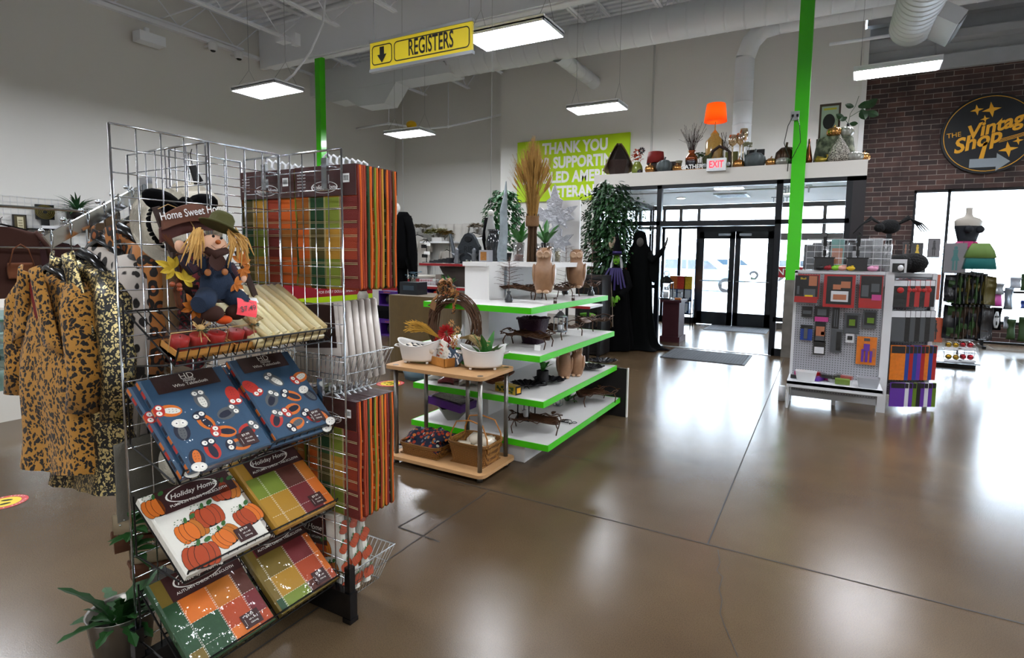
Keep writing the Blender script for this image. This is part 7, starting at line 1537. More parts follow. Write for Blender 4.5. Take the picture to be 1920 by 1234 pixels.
MB().lathe([(.09,0),(.12,.04),(.15,lz*.35),(.145,lz*.62),(.07,lz*.72),(.07,lz*.76),(.04,lz*.8),(.012,lz*.84)],32).build('base',M('mottled_ochre','#a8823c',.25,coat=.6,vary=.3,vscale=40),t,smooth=True);MB().tube([(0,0,lz*.78),(0,0,lz+.05)],.008,8).tube([(0,0,lz),(.03,0,lz+.01)],.006,6).build('stem',M('gilt'),t)
def shade_nodes(nt,b,tc):
    b.inputs['Base Color'].default_value=lin('#8f2c0e')+[1];b.inputs['Roughness'].default_value=.9;b.inputs['Transmission Weight'].default_value=0
    tr=nt.nodes.new('ShaderNodeBsdfTranslucent');tr.inputs[0].default_value=lin('#e8701c')+[1];mx=nt.nodes.new('ShaderNodeMixShader');mx.inputs[0].default_value=.5;o=nt.nodes['Material Output'];nt.links.new(b.outputs[0],mx.inputs[1]);nt.links.new(tr.outputs[0],mx.inputs[2]);nt.links.new(mx.outputs[0],o.inputs[0])
MB().lathe([(.19,lz),(.155,lt)],40).build('shade',nodemat('orange_shade',shade_nodes),t,smooth=True);MB().ball((0,0,(lz+lt)/2),.035,14,10).build('bulb',M('bulb','#ffb060',.5,emit=55),t,smooth=True)
t=thing('arched_frame','dark brown carved arch frame with two clear bottles beside the lit lamp','frame',L_(1347,9.75));m=MB();m.tube([(-.16,0,0),(-.15,0,.2),(-.1,0,.33),(0,0,.4),(.1,0,.36),(.17,0,.3),(.18,0,0)],.03,6,flat=.8);m.build('arch',DBR,t)
for k in range(2):vase('clear_bottle','clear glass bottle under the dark arch, %s one'%['left','right'][k],(t.location.x-.05+.1*k,9.68,LZ),[(.035,0),(.035,.1),(.015,.17),(.015,.22)],GLASS,cat='bottle',grp='clear bottles under the arch')
m=MB();R_=random.Random(31)
t=thing('bare_branches','bare dark branches rising behind the dark arch','branches',L_(1358,9.9))
for k in range(12):x=R_.uniform(-.06,.06);e=(x+R_.uniform(-.12,.16),R_.uniform(-.06,.06),R_.uniform(.5,.66));m.tube([(0,0,0),(x,0,.35),e],.004,4);m.tube([(x,0,.35),(x+R_.uniform(-.15,.15),0,.5)],.0025,3)
m.build('twigs',BARK,t)
t=thing('green_fabric','olive fabric swag hanging left of the dark arch','cloth',L_(1325,9.72));MB().grid(lambda u,v:((u-.5)*.16*(1-.3*v),.02*math.sin(12*u),.3*(1-v)*(.75+.25*u)),12,6,.012).build('cloth',M('olive_cloth','#3f4326',.9),t,smooth=True)
t=thing('green_box','flat olive green box standing behind the glass goblets','box',L_(1371,9.9));MB().bx(-.1,.1,-.03,.03,0,.32).build('box_body',M('khaki_green','#6a6a32',.7),t)
for k,(px,h)in enumerate(((1372,.57),(1386,.6),(1392,.68))):
    t=thing('glass_goblet','tall mercury glass candle goblet on the header, %s of three'%['left','middle','right'][k],'goblet',L_(px,9.78+.05*k),group='mercury glass goblets');MB().lathe([(.045,0),(.04,.01),(.012,.03),(.012,h*.6),(.018,h*.64),(.012,h*.68)],18).build('stem',MERC,t,smooth=True);MB().lathe([(.012,h*.68),(.06,h*.75),(.07,h*.86),(.06,h),(.056,h),(.065,h*.86)],24).build('bowl',glassmat('amber_glass','#f0d9b0',.3),t,smooth=True)
blob_flower('white_hydrangea','white flower stem with grassy greens right of the goblets',L_(1400,9.78),'#b9b894',16,.04,.06,zb_=.38,ct='flowers')
fern(L_(1398,9.7),'blue-green grassy tuft on the header before the white flowers',16,.26,.03,seed=51,el0=.5,mat_=M('blue_green','#1e3d33',.6))
t=thing('black_picture_frame','black framed newspaper picture leaning on the header','picture',L_(1418,9.95));MB().bx(-.16,.12,-.01,.01,0,.34).build('frame',BLACKP,t);MB().bx(-.12,.08,-.013,-.01,.06,.28).build('print',M('news_print','#5c5c60',.6,vary=.5,vscale=25),t);MB().bx(-.1,.02,-.015,-.013,.23,.26).build('red_title',M('red_title','#8f2020',.5),t)
vase('bronze_bottle','slim bronze bottle vase right of the green column',L_(1515,9.6),[(.05,0),(.06,.06),(.045,.14),(.015,.3),(.014,.38)],M('bronze_shine','#6b3a1e',.2,.8))
t=thing('tree_stump_drum','grey camouflage-covered round drum carrying pumpkins at the right end','drum',L_(1563,9.95));w=wz(1523,1602,9.95)
def mossy(nt,b,tc):n=nt.nodes.new('ShaderNodeTexNoise');n.inputs['Scale'].default_value=14;n.inputs['Detail'].default_value=6;nt.links.new(tc.outputs['Object'],n.inputs['Vector']);r=ramp(nt,[(.3,'#23261f'),(.5,'#4e5343'),(.62,'#7b7d6a')],'LINEAR');nt.links.new(n.outputs['Fac'],r.inputs[0]);nt.links.new(r.outputs[0],b.inputs['Base Color'])
MB().lathe([(w*.52,0),(w*.5,.15),(w*.42,.42),(w*.4,.44),(0,.44)],40,rib=.06,ribn=14,sy=.6).build('drum',nodemat('camo_grey',mossy,.9),t,smooth=True)
pumpkin_o('rose_gold_pumpkin','rose gold pumpkin on top of the camouflage drum',(t.location.x-.02,9.85,LZ+.441),.08,.1,COP);pumpkin_o('glass_pumpkin','flat ribbed grey glass pumpkin on top of the camouflage drum',(t.location.x+.13,9.9,LZ+.441),.09,.1,SMG,stem=False)
t=thing('lace_pumpkin','tall whitewashed lace-cut pumpkin cone in front of the camouflage drum','pumpkin',L_(1572,9.56));MB().lathe([(.13,0),(.16,.06),(.13,.18),(.075,.28),(.025,.35),(.007,.4),(0,.41)],60,rib=.1,ribn=10).build('body',nodemat('lace_white2',lambda nt,b,tc:(lambda v,r:(v.inputs['Scale'].__setattr__('default_value',60),nt.links.new(tc.outputs['Object'],v.inputs['Vector']),nt.links.new(v.outputs['Distance'],r.inputs[0]),nt.links.new(r.outputs[0],b.inputs['Base Color'])))(nt.nodes.new('ShaderNodeTexVoronoi'),ramp(nt,[(0,'#2a2622'),(.35,'#3a3630'),(.45,'#a8a296')])),.7),t,smooth=True)
t=thing('gold_gourd','golden curled-neck gourd left of the lace pumpkin','gourd',L_(1536,9.55));MB().tube([(-.07,0,.04),(-.03,0,.055),(.04,0,.045),(.09,0,.05),(.115,0,.09),(.1,0,.115),(.08,0,.11)],[.02,.055,.045,.022,.016,.014,.01],14).build('gourd',M('gold_leafed','#8f7a2c',.3,.7),t,smooth=True)
t=thing('shadow_frame','brown framed magazine picture standing on a wood crate at right','picture',L_(1549,10.1));q=(FY(1549,195,10.1).z-LZ);MB().bx(-.16,.14,-.12,.12,0,.44).build('crate',M('walnut','#3a2418',.6),t);MB().bx(-.14,.16,-.0,.03,.44,q).build('frame',M('walnut'),t);MB().bx(-.11,.13,-.005,0,.47,q-.04).build('print',M('mag_print','#8f998c',.6),t);MB().ball((.0,-.01,.44+(q-.44)*.5),(.085,.008,.12),14,10).build('dark_bonnet',M('bonnet_black','#0f0c0e',.7),t,smooth=True);MB().bx(-.08,.1,-.009,-.005,q-.1,q-.07).build('yellow_title',M('title_yellow','#a89a20',.5),t)
p=(FY(1590,240,9.9).x,9.9,LZ+.541);t=thing('leafy_vine_vase','dark vase of trailing green leaves on top of the camouflage drum','plant',(p[0]-.0,9.98,LZ+.441));MB().lathe([(.04,0),(.05,.04),(.02,.14),(.02,.2),(.014,.2)],14).build('vase',BPOT,t,smooth=True);m=MB()
m.tube([(0,0,.2),(.02,0,.35),(.08,0,.45),(.12,0,.6)],.004,5).tube([(.02,0,.3),(.15,0,.38),(.25,0,.36)],.004,5).tube([(0,0,.2),(-.06,0,.28)],.004,5);m.build('stems',PL1,t);m=MB()
for x,z,a,s_ in((-.06,.28,2.6,.14),(.02,.2,-.2,.12),(.06,.45,2.9,.13),(.12,.44,.2,.18),(.2,.42,.5,.2),(.25,.36,-.6,.18),(.17,.4,-1.3,.2),(.24,.42,.9,.14),(-.02,.3,3.6,.12)):m.leaf((x,0,z),(math.cos(a),-.2,math.sin(a)),s_,s_*.62,up=(0,1,0))
m.build('leaves',M('vine_green','#1d3a1c',.5,vary=.3,vscale=10),t)
Yx=9.449;c=FY(1343,308,Yx-.06);t=thing('exit_sign','white EXIT sign with red letters and two lamp heads on the header','sign',(c.x,Yx,c.z-.105))
w=wz(1326,1362,9.4);MB().bx(-w/2,w/2,-.07,0,0,.2).build('housing',WPLAS,t);MB().at(fr((0,-.0715,0),(1,0,0),(0,0,1))).text('EXIT',0,.1,.155,0,bold=.02,sx=.72).build('lettering',M('exit_red','#ff2a3a',.5,emit=1.6),t)
for s in(-1,1):MB().ball((s*(w/2+.035),-.05,.1),.032,12,8).tube([(s*w/2,-.04,.1),(s*(w/2+.03),-.045,.1)],.012,6).build('lamp_head',M('lamp_head_grey','#9fa3a5',.3,.4),t,smooth=True)
def car(label,p,rz,col):
    t=thing('parked_car',label,'car',p,rz,None);B_=M('car_'+col[1:],col,.3,.3,coat=.8);
    side=[(-2.2,.3),(2.15,.3),(2.2,.75),(1.9,.95),(1.15,1.05),(.55,1.5),(-1.5,1.55),(-2.1,1.05),(-2.25,.8)]
    MB().at(fr((0,-.88,0),(1,0,0),(0,0,1))).prism(side,-1.76,0).build('body',B_,t)
    MB().at(fr((0,-.89,0),(1,0,0),(0,0,1))).prism([(.95,1.06),(.48,1.44),(-.4,1.47),(-.4,1.06)],-.01,.01).prism([(-.5,1.06),(-.5,1.47),(-1.45,1.47),(-1.8,1.06)],-.01,.01).build('side_window',M('car_window','#1e2a33',.08,coat=1),t)
    for x in(-1.4,1.35):
        for y in(-.9,.9):
            wl=MB().at(fr((x,y,.33),(1,0,0),(0,0,1))).lathe([(.33,-.1),(.33,.1),(0,.1)],24).build('wheel',M('tyre','#0c0c0d',.8),t,smooth=False)
            MB().at(fr((x,y+(-.105 if y<0 else.2),.33),(1,0,0),(0,0,1))).lathe([(.2,0),(.2,.004),(.03,.01),(0,.01)],5).build('rim',M('aluminium'),wl)
    return t
c=FZ(1352,549,-.04);car('silver-blue car parked outside, seen through the left door leaf',(c.x-1.2,c.y+1.2,-.04),.0,'#5c7488');c=FZ(1290,530,-.04);car('pale car parked further off, seen over the roof of the first car',(c.x+1.5,c.y+9,-.04),.1,'#a9b4bc');c=FZ(1425,530,-.04);car('white car parked outside, seen through the right door leaf',(c.x+2.2,c.y+4,-.04),0,'#d5dadd')
# ================================================================ costume fixtures, right
def pegb(nt,b,tc):
    N,L=nt.nodes.new,nt.links.new;s=N('ShaderNodeVectorMath');s.operation='SCALE';s.inputs['Scale'].default_value=40;L(tc.outputs['Object'],s.inputs[0]);f=N('ShaderNodeVectorMath');f.operation='FRACTION';L(s.outputs[0],f.inputs[0])
    d=N('ShaderNodeVectorMath');d.operation='DISTANCE';sp=N('ShaderNodeSeparateXYZ');L(f.outputs[0],sp.inputs[0]);cb=N('ShaderNodeCombineXYZ');L(sp.outputs[0],cb.inputs[0]);L(sp.outputs[2],cb.inputs[2]);L(cb.outputs[0],d.inputs[0]);d.inputs[1].default_value=(.5,0,.5)
    r=ramp(nt,[(0,'#141414'),(.17,'#9c9da2')]);L(d.outputs['Value'],r.inputs[0]);L(r.outputs[0],b.inputs['Base Color'])
PEG=nodemat('pegboard',pegb,.5);FW=M('fixture_white','#cfd0d2',.45)
FXX0,FXX1,FYY=-.27,.60,6.5
t=thing('pegboard_fixture','white pegboard display fixture with hanging make-up packs, right of the green column','display rack',(.17,6.6,0));PF=t
MB().bx(FXX0,FXX1-.06,FYY+.04,FYY+.07,.1,1.40).build('pegboard',PEG,t,world=True)
MB().bx(FXX1-.075,FXX1,FYY,FYY+.1,0,1.43).build('end_post',FW,t,world=True)
MB().bx(FXX0-.03,FXX0,FYY+.03,FYY+.1,0,1.42).bx(FXX0-.03,FXX1,FYY+.03,FYY+.1,1.40,1.43).bx(FXX0-.03,FXX1-.05,FYY+.035,FYY+.08,.06,.12).bx(.12,.16,FYY+.08,FYY+.14,0,.1).build('frame',FW,t,world=True)
MB().bx(FXX0-.03,FXX1-.06,FYY-.36,FYY+.05,.27,.3).bx(FXX0-.03,FXX0-.01,FYY-.3,FYY,0,.27).bx(FXX0-.03,FXX1-.06,FYY-.36,FYY-.345,.24,.3).build('base_shelf',FW,t,world=True)
MB().bx(FXX1,.99,6.97,6.99,.1,1.38).build('side_board',PEG,t,world=True);MB().bx(.97,1.01,6.93,6.99,0,1.42).bx(FXX1,1.0,6.95,6.99,1.38,1.42).build('side_frame',FW,t,world=True)
MB().bx(FXX1-.03,FXX1-.01,6.55,6.97,.1,1.4).build('side_board',PEG,t,world=True)
PKB=M('pack_black','#0d0d10',.35,coat=.7,bump=.8,bscale=20);PKR=M('pack_red','#a01414',.35,coat=.7);PKY=M('pack_yellow','#d7b51c',.4,coat=.5);PKO=M('pack_orange','#d07012',.4,coat=.7,vary=.3,vscale=30);PKP=M('pack_pink','#b8377e',.4,coat=.6);PKU=M('pack_purple','#5b2a94',.4,coat=.6);PKS=M('pack_skin','#a96a4c',.5);PKG=M('pack_grey','#4b4e52',.4,.2,coat=.6);PKBL=M('pack_blue','#15398c',.4,coat=.6);PKW=M('pack_white','#cfcfd2',.5);PKGN=M('pack_green','#5d7a1c',.5)
PP=[PKB,PKR,PKY,PKO,PKP,PKU,PKS,PKG,PKBL,PKW,PKGN]
def card(name,label,px0,py0,px1,py1,Y,cols,grp,parts=(),title=None,rz=0,tilt=0):
    """hanging blister card; pixel box -> real card in front of the board at depth Y"""
    a=FY(px0,py1,Y);b=FY(px1,py0,Y);w,h=b.x-a.x,b.z-a.z
    t=thing(name,label,'pack',((a.x+b.x)/2,Y,a.z),rz,grp)
    MB().at(T(rx=tilt)).bx(-w/2,w/2,-.004,.004,0,h).build('backing_card',PP[cols],t)
    for(x0,z0,x1,z1,c,d)in parts:MB().at(T(rx=tilt)).bx(-w/2+w*x0,-w/2+w*x1,-.004-d,-.004,h*z0,h*z1).build('blister',PP[c],t)
    if title:MB().at(T(rx=tilt)@fr((0,-.006,0),(1,0,0),(0,0,1))).text(title[0],w*title[3],h*title[1],title[2],0,bold=.01).build('lettering',PP[title[4]],t)
    MB().tube([(0,.0,h*.97),(0,.09,h*.97)],.0025,4).build('hang_hole_hook',CHROME,t);return t
MK='make-up packs on the pegboard'
card('makeup_pack','red and black skull make-up kit, top left of the pegboard',1489,517,1535,566,6.42,0,MK,[(0,0,1,.22,1,.02),(.4,.15,.9,.5,7,.01),(.45,.2,.8,.28,2,.014),(.1,.3,.2,.6,7,.01),(.6,.62,.95,.98,6,.003)],('Skull',.88,.03,-.15,2))
card('makeup_pack','second skull make-up kit tucked behind at the top left',1494,515,1538,560,6.46,1,MK,[(.1,.3,.6,.9,0,.005)])
card('transfer_pack','FX Transfers pack with a scar on a white card, top middle of the pegboard',1542,516,1605,575,6.42,1,MK,[(.1,.1,.9,.95,0,.006),(.25,.18,.8,.5,9,.012),(.32,.24,.74,.4,6,.016),(.3,.55,.55,.7,6,.012),(.55,.6,.85,.8,6,.012)],('FX TRANSFERS',.88,.026,.04,9))
card('makeup_pack','red and black hanging eye pack, top right of the pegboard',1609,517,1657,577,6.42,1,MK,[(.05,.3,.95,.98,0,.006),(.5,.5,.85,.75,7,.02),(.1,.35,.4,.7,7,.012),(.55,.25,.95,.42,4,.012)],('HANGING EYE',.9,.022,0,2),tilt=0)
for k,(x0,y0,x1,y1,c,pr,lb)in enumerate((
    (1503,575,1524,594,0,[(.1,.3,.9,.6,7,.01)],'small black lash pack in the second row, leftmost'),(1526,575,1556,602,0,[(.05,0,.95,.3,4,.01),(.2,.4,.8,.8,7,.01)],'black and pink lash pack in the second row'),(1559,577,1575,616,0,[(.3,.1,.45,.9,7,.01),(.6,.1,.75,.9,7,.01)],'black two-brush pack in the second row'),
    (1582,588,1613,625,7,[(.15,.3,.85,.9,0,.01),(.3,.4,.7,.7,10,.014)],'clear pouch of green and black toy in the middle'),(1617,583,1645,615,7,[(.1,.2,.9,.9,0,.01),(.3,.3,.8,.6,10,.014)],'clear pouch of green toy at the right of the second row'),
    (1500,610,1524,637,8,[(.3,.1,.6,.8,7,.02),(0,.75,1,1,0,.004)],'blue cylinder pack at the left of the third row'),(1527,604,1549,632,0,[(.1,.1,.9,.7,6,.01)],'black moustache card in the third row'),(1526,620,1548,640,0,[(.1,.1,.9,.5,7,.012),(.6,.6,.95,.9,6,.01)],'black card with fake brows in the third row'),
    (1524,640,1548,664,0,[(.1,.1,.9,.55,9,.012)],'black card with white teeth, lower left'),(1556,618,1580,660,7,[(.5,.1,.9,.9,0,.01)],'silver and black glove pouch in the middle'),(1585,625,1602,642,9,[(.2,.3,.8,.7,0,.01)],'white and black card under the clear pouch'),
    (1604,633,1645,682,3,[(.35,.5,.65,.75,5,.02),(.25,.1,.38,.55,5,.015),(.45,.1,.58,.5,5,.015),(.68,.1,.8,.5,5,.015),(.35,.85,.65,.95,7,.005),(.8,.3,.95,.6,6,.01)],'orange card of purple pumpkin carving tools'))):
    card('small_pack',lb,x0,y0,x1,y1,6.5,c,MK,pr)
def sh(px,py,z):p=FZ(px,py,z);return(min(.5,max(-.24,p.x)),max(6.2,min(6.42,p.y)),z)
for k in range(14):
    c=[0,4,9,7,0,1,5,0,4,0,9,0,7,1][k];q=tag(MB().box((0,0,.02),(.11,.05,.035),rz=k*.7).build('makeup_item',PP[c]),'%s make-up item in the pile on the base shelf, %s'%(['black','pink','white','grey','black','red','purple','black','pink','black','white','black','grey','red'][k],['far left','far left top','left front','left back','left middle','left middle top','centre left','centre left top','centre','centre top','centre front','right of centre','right of centre top','beside the tubs'][k]),'make-up','make-up pile on the base shelf');q.location=(-.22+.035*k,6.3+.04*(k%3),.302+.035*(k%2)*1)
for k,(x,lb)in enumerate(((-.13,'white wire bin of small packs at the left of the base shelf'),(.2,'clear plastic bin of soaps in the middle of the base shelf'),(.42,'perforated white bin at the right end of the base shelf'))):
    t=thing('shelf_bin',lb,'bin',(x,6.24,.301));MB().grid(lambda u,v:((lambda a:(math.copysign(abs(math.cos(a))**.4,math.cos(a))*(.08+.02*v),math.copysign(abs(math.sin(a))**.4,math.sin(a))*(.06+.01*v),.1*v))(2*PI*u)),40,4,.002).build('bin_wall',[GW2,FILM,M('frost_bin','#9da0a6',.4)][k],t);MB().box((0,0,.03),(.13,.08,.05)).build('contents',[PKO,PKGN,M('coral','#a84a4a',.6)][k],t)
tag(MB().lathe([(.035,0),(.035,.16),(.0,.16)],14).build('wrapped_roll',PKW,smooth=True),'white wrapped roll leaning on the left of the pegboard fixture','roll').location=(-.36,6.5,0.001)
def topgrid(label,x0,x1,y0,y1,z0,z1):
    t=thing('wire_bin',label,'wire basket',((x0+x1)/2,(y0+y1)/2,z0));m=MB();w,d,h=x1-x0,y1-y0,z1-z0;n=max(2,int(w/.07));k=max(1,int(h/.06))
    for i in range(n+1):x=-w/2+w*i/n;m.tube([(x,-d/2,0),(x,-d/2,h)],.002,4).tube([(x,d/2,0),(x,d/2,h)],.002,4).tube([(x,-d/2,0),(x,d/2,0)],.002,4)
    for j in range(k+1):z=h*j/k;m.tube([(-w/2,-d/2,z),(w/2,-d/2,z),(w/2,d/2,z),(-w/2,d/2,z)],.0035,4,closed=True)
    m.build('wire_mesh',GW2,t);return t
topgrid('white wire bin on top of the pegboard fixture',-.2,.56,6.56,6.9,1.431,1.76)
R_=random.Random(17)
DKP=M('dark_pack','#141417',.4,coat=.5,vary=.6,vscale=30)
for k in range(9):
    x=-.17+.085*k;q=thing('costume_pack','clear bagged costume piece in the white wire bin, %s from the left'%['first','second','third','fourth','fifth','sixth','seventh','eighth','ninth'][k],'pack',(x,6.62+.02*(k%3),1.436),R_.uniform(-.3,.3),'packs in the top wire bin')
    h=.27+.02*(k%4);MB().at(T(rx=-.12)).box((0,0,h/2),(.12,.02,h)).build('contents',[PKB,PKG,PKB,M('mint_cloth','#5f8f88',.6),PKG,PKB,PKB,PKG,PKB][k],q);MB().at(T(rx=-.12)).box((0,-.014,h*.45),(.1,.004,h*.5)).build('insert_card',[PKG,PKB,PKG,PKS,PKB,PKW,PKG,PKB,PKB][k],q);MB().at(T(rx=-.12)).box((0,-.018,h*.5),(.13,.002,h+.02)).build('clear_bag',FILM,q)
for k,(px,c,lb)in enumerate(((1567,'#7bb52a','lime green foam piece lying on the fixture top'),(1580,'#d19a8a','pink and yellow foam flower on the fixture top'),(1598,'#d8b324','yellow foam block on the fixture top'),(1552,'#8a1420','dark red bow on the fixture top'),(1535,'#1a1a1c','flat black pack lying at the left of the fixture top'),(1638,'#c98aa8','pink fluffy ball by the right post'))):
    p=FZ(px,510,1.432);q=tag(MB().ball((0,0,.03),(.05,.035,.028),12,8).box((.02,0,.045),(.05,.04,.03),rz=.5).build('foam_piece',M('foam_'+c[1:],c,.6),smooth=False),lb,'toy');q.location=(p.x,6.53,1.431)
for k,x in enumerate((-.03,.27)):q=thing('clip_hanger','black clip hanger of packs rising above the white wire bin, %s one'%('left','right')[k],'hanger',(x,6.53,1.436),group='black clip hangers');MB().tube([(0,0,0),(0,0,.34),(.02,0,.37),(0,0,.39)],.006,6).build('stem',BLACKP,q);MB().box((0,-.01,.3),(.035,.02,.1)).box((0,-.01,.18),(.03,.02,.06)).box((0,-.008,.13),(.2,.008,.012)).build('clips',BLACKP,q);MB().bx(-.09,.09,-.02,-.005,0,.125).build('black_pack',DKP,q)
t=thing('santa_pack','white card with bearded face at the top of the right post','pack',(.62,6.47,1.43));MB().bx(-.07,.07,-.004,.004,0,.13).build('backing_card',PKW,t);MB().bx(-.05,.05,-.008,-.004,.0,.09).build('window',PKB,t);MB().ball((.02,-.012,.045),(.025,.012,.03),12,8).build('white_beard',PKW,t,smooth=True)
p=FY(1668,425,9.0);t=thing('hairy_spider','big black hairy spider decoration perched above the costume fixtures','decoration',(p.x,9.0,p.z));MB().ball((0,0,0),(.13,.12,.1),16,10).ball((-.12,-.08,-.02),(.07,.07,.06),12,8).build('body',M('spider_fur','#070709',.95,bump=1.5,bscale=60),t,smooth=True)
for k in range(8):s=-1 if k<4 else 1;a=(k%4-1.5)*.45;MB().tube([(s*.08,.05*a,.02),(s*.22,.2*a,.12+.04*a),(s*.34,.35*a,.02),(s*.42,.45*a,-.08)],[.014,.013,.01,.005],8).build('leg',M('spider_fur'),t,smooth=True)
MB().bx(-.03,.03,-.03,.03,-p.z+.001,-.1).build('stand_post',BLACKP,t)
for k,(px,py,r,lb)in enumerate(((1690,460,.12,'round black wig behind the white wire bin, left'),(1712,500,.13,'round black wig beside the bearded card'),(1655,505,.1,'black wig at the right end of the fixture top'))):
    Yq=(6.8,6.85,6.75)[k];p=FY(px,py,Yq);q=tag(MB().ball((0,0,0),(r,r*.8,r*.8),14,10).build('black_wig',M('wig_black','#060607',.95,bump=2,bscale=50),smooth=True),lb,'wig','black wigs');q.location=(min(p.x,.93),Yq,1.421+r*.8)
rows=[(525,575,7,'red rose fishnet pack',[0,1],'top row'),(582,640,7,'silver and black stocking pack',[7,0],'second row'),(648,712,9,'metallic sash pack',[3,8,1,8,5,1],'third row'),(718,762,9,'purple and green lace pack',[5,9,5,10,0],'bottom row')]
for ri,(y0,y1,n,nm,cc,where)in enumerate(rows):
    for k in range(n):
        px=1672+(66/n)*k;Y=6.62+.035*k;a=FY(px,y1,Y);b=FY(px+11,y0,Y);x=max(a.x,.625)
        q=thing('hanging_pack','%s in the %s of the side bay, %s'%(nm,where,['first','second','third','fourth','fifth','sixth','seventh','eighth','ninth'][k]),'pack',(x,Y,a.z),.35,'%ss'%nm);h=b.z-a.z;w=.14
        MB().box((w/2-.03,0,h/2),(w,.012,h)).build('contents',PP[cc[k%len(cc)]],q)
        if ri==0:MB().ball((w*.3,-.012,h*.62),(.035,.015,.03),8,6).build('red_rose',PKR,q)
        MB().box((w/2-.03,-.008,h*.88),(w*.9,.004,h*.2)).build('header_card',PP[(9,9,0,0)[ri]],q)
for z in(FY(1700,523,6.9).z,FY(1700,580,6.9).z,FY(1700,646,6.9).z,FY(1700,716,6.9).z):MB().tube([(.62,6.6,z),(.8,6.97,z)],.004,5).tube([(.62,6.62,z+.01),(.98,6.96,z+.01)],.004,5).build('hang_rail',CHROME,PF,world=True)
TX0,TX1,TY=1.36,1.95,9.9
t=thing('costume_tower','black wire grid tower hung with bagged costumes in front of the shop window','display rack',(1.65,10.0,0));CT=t
m=MB()
for(a,b)in(((TX0,TY),(TX1,TY)),((TX1,TY),(TX1,TY+.6)),((TX0,TY),(TX0,TY+.6)),((.7,TY),(TX0,TY))):
    A_,B_=Vector(a),Vector(b);n=int((B_-A_).length/.1)
    for i in range(n+1):p=A_.lerp(B_,i/n);m.tube([(p.x,p.y,.05),(p.x,p.y,1.85)],.004,4)
    for j in range(19):z=.05+.1*j;m.tube([(*a,z),(*b,z)],.004,4)
m.build('grid_panel',BLACKW,t,world=True);MB().bx(TX0-.02,TX1+.02,TY-.03,TY+.03,0,.06).bx(TX1-.03,TX1+.03,TY,TY+.6,0,.06).bx(.7,TX0,TY-.03,TY+.03,0,.06).build('base_leg',BLACKP,t,world=True)
CG='bagged costumes on the grid tower'
def costume(label,x0,y0,x1,y1,Y,bg,fig,Yrz=0):
    a=FY(x0,y1,Y);b=FY(x1,y0,Y);w,h=b.x-a.x,b.z-a.z;q=thing('costume_bag',label,'costume',((a.x+b.x)/2,Y,a.z),0,CG)
    if not fig:MB().grid(lambda u,v:((u-.5)*w*1.15,-.16-.02*math.sin(9*v+x0)-.03*math.sin(PI*u),v*h),4,8,.16).build('folded_costume',bg,q,smooth=True);MB().bx(-w*.5,w*.5,-.2,-.0,h,h+.03).build('header_card',PKB,q);return q
    MB().bx(-w/2,w/2,-.01,.01,0,h).build('photo_card',bg,q)
    if fig:
        m=MB().at(fr((0,-.0115,0),(1,0,0),(0,0,1)));m.disc(0,h*.84,h*.05,h*.06,.001);m.poly([(-w*.12,h*.78,.001),(w*.12,h*.78,.001),(w*.09,h*.6,.001),(w*.2,h*.42,.001),(-w*.2,h*.42,.001),(-w*.09,h*.6,.001)]);m.rect(-w*.12,h*.1,-w*.03,h*.43,.001).rect(w*.03,h*.1,w*.12,h*.43,.001);m.build('printed_wearer',fig,q)
    MB().bx(-w/2-.005,w/2+.005,-.02,-.017,-.01,h+.02).build('clear_bag',FILM,q);return q
GR=M('costume_grey','#6f6c70',.5);ORB=M('costume_orange','#b8481a',.4,coat=.6,vary=.4,vscale=8);TEAL=M('costume_teal','#1f6a68',.5);DK2=M('costume_dark','#121216',.5,coat=.3,vary=.5,vscale=25);GRN=M('costume_green','#27401c',.6,vary=.4,vscale=20)
costume('bagged fairy costume photo with teal skirt, top right of the grid tower',1768,456,1814,512,9.85,GR,TEAL)
costume('bagged costume with yellow rings, top left of the grid tower',1707,455,1732,490,9.85,DK2,PKY);costume('bagged grey lace costume beside the yellow ringed one',1738,447,1764,483,9.85,GR,DK2);costume('bagged doll face costume at the far top left',1692,456,1704,478,9.85,DK2,PKS)
costume('orange bagged costume with blue suited figure, middle row',1742,515,1764,562,9.85,ORB,PKBL);costume('orange bagged costume with dark caped figure, lower row',1735,596,1770,640,9.85,ORB,DK2)
costume('bearded gnome bag hanging below the yellow ringed costume',1716,494,1735,511,9.85,DK2,PKW)
for k in range(8):
    x=1784+7.5*k;costume('dark and olive bagged costume hanging edge-on in the upper row, %s'%['first','second','third','fourth','fifth','sixth','seventh','eighth'][k],x,515+(k%3)*2,x+9,568,9.88-.012*k,[DK2,GRN,DK2,M('costume_olive','#4a4218',.5)][k%4],None)
for k in range(7):
    x=1782+8*k;costume('dark bagged costume hanging edge-on in the lower row, %s'%['first','second','third','fourth','fifth','sixth','seventh'][k],x,574,x+9,632,9.88-.012*k,[DK2,GRN,M('costume_brown','#33251a',.5)][k%3],None)
for k,(px,py)in enumerate(((1785,645),(1812,645),(1785,668),(1812,668))):
    p=FY(px,py,9.72);c='red' if k%2 else 'gold';q=thing('ornament_box','clear box of %s shiny ornaments on the grid tower foot, %s'%(c,['upper left','upper right','lower left','lower right'][k]),'box',(p.x,9.72,p.z-.07),group='clear ornament boxes');MB().bx(-.1,.1,-.07,.07,0,.14).build('clear_box',FILM,q);MB().ball((-.04,0,.06),.04,10,8).ball((.045,0,.06),.04,10,8).build('ornaments',M('orn_'+c,'#a0202c' if k%2 else '#a88420',.15,.9),q,smooth=True);MB().bx(-.1,.1,-.072,-.07,0,.03).bx(-.1,.1,-.07,.07,-.006,0).build('box_label',PKW,q)
tag(MB().bx(1.42,1.97,9.6,9.86,FY(1798,676,9.72).z-.03,FY(1798,676,9.72).z-.014).build('wire_shelf_board',M('clear_shelf','#7d8288',.3)),'narrow shelf under the clear ornament boxes on the grid tower','shelf')
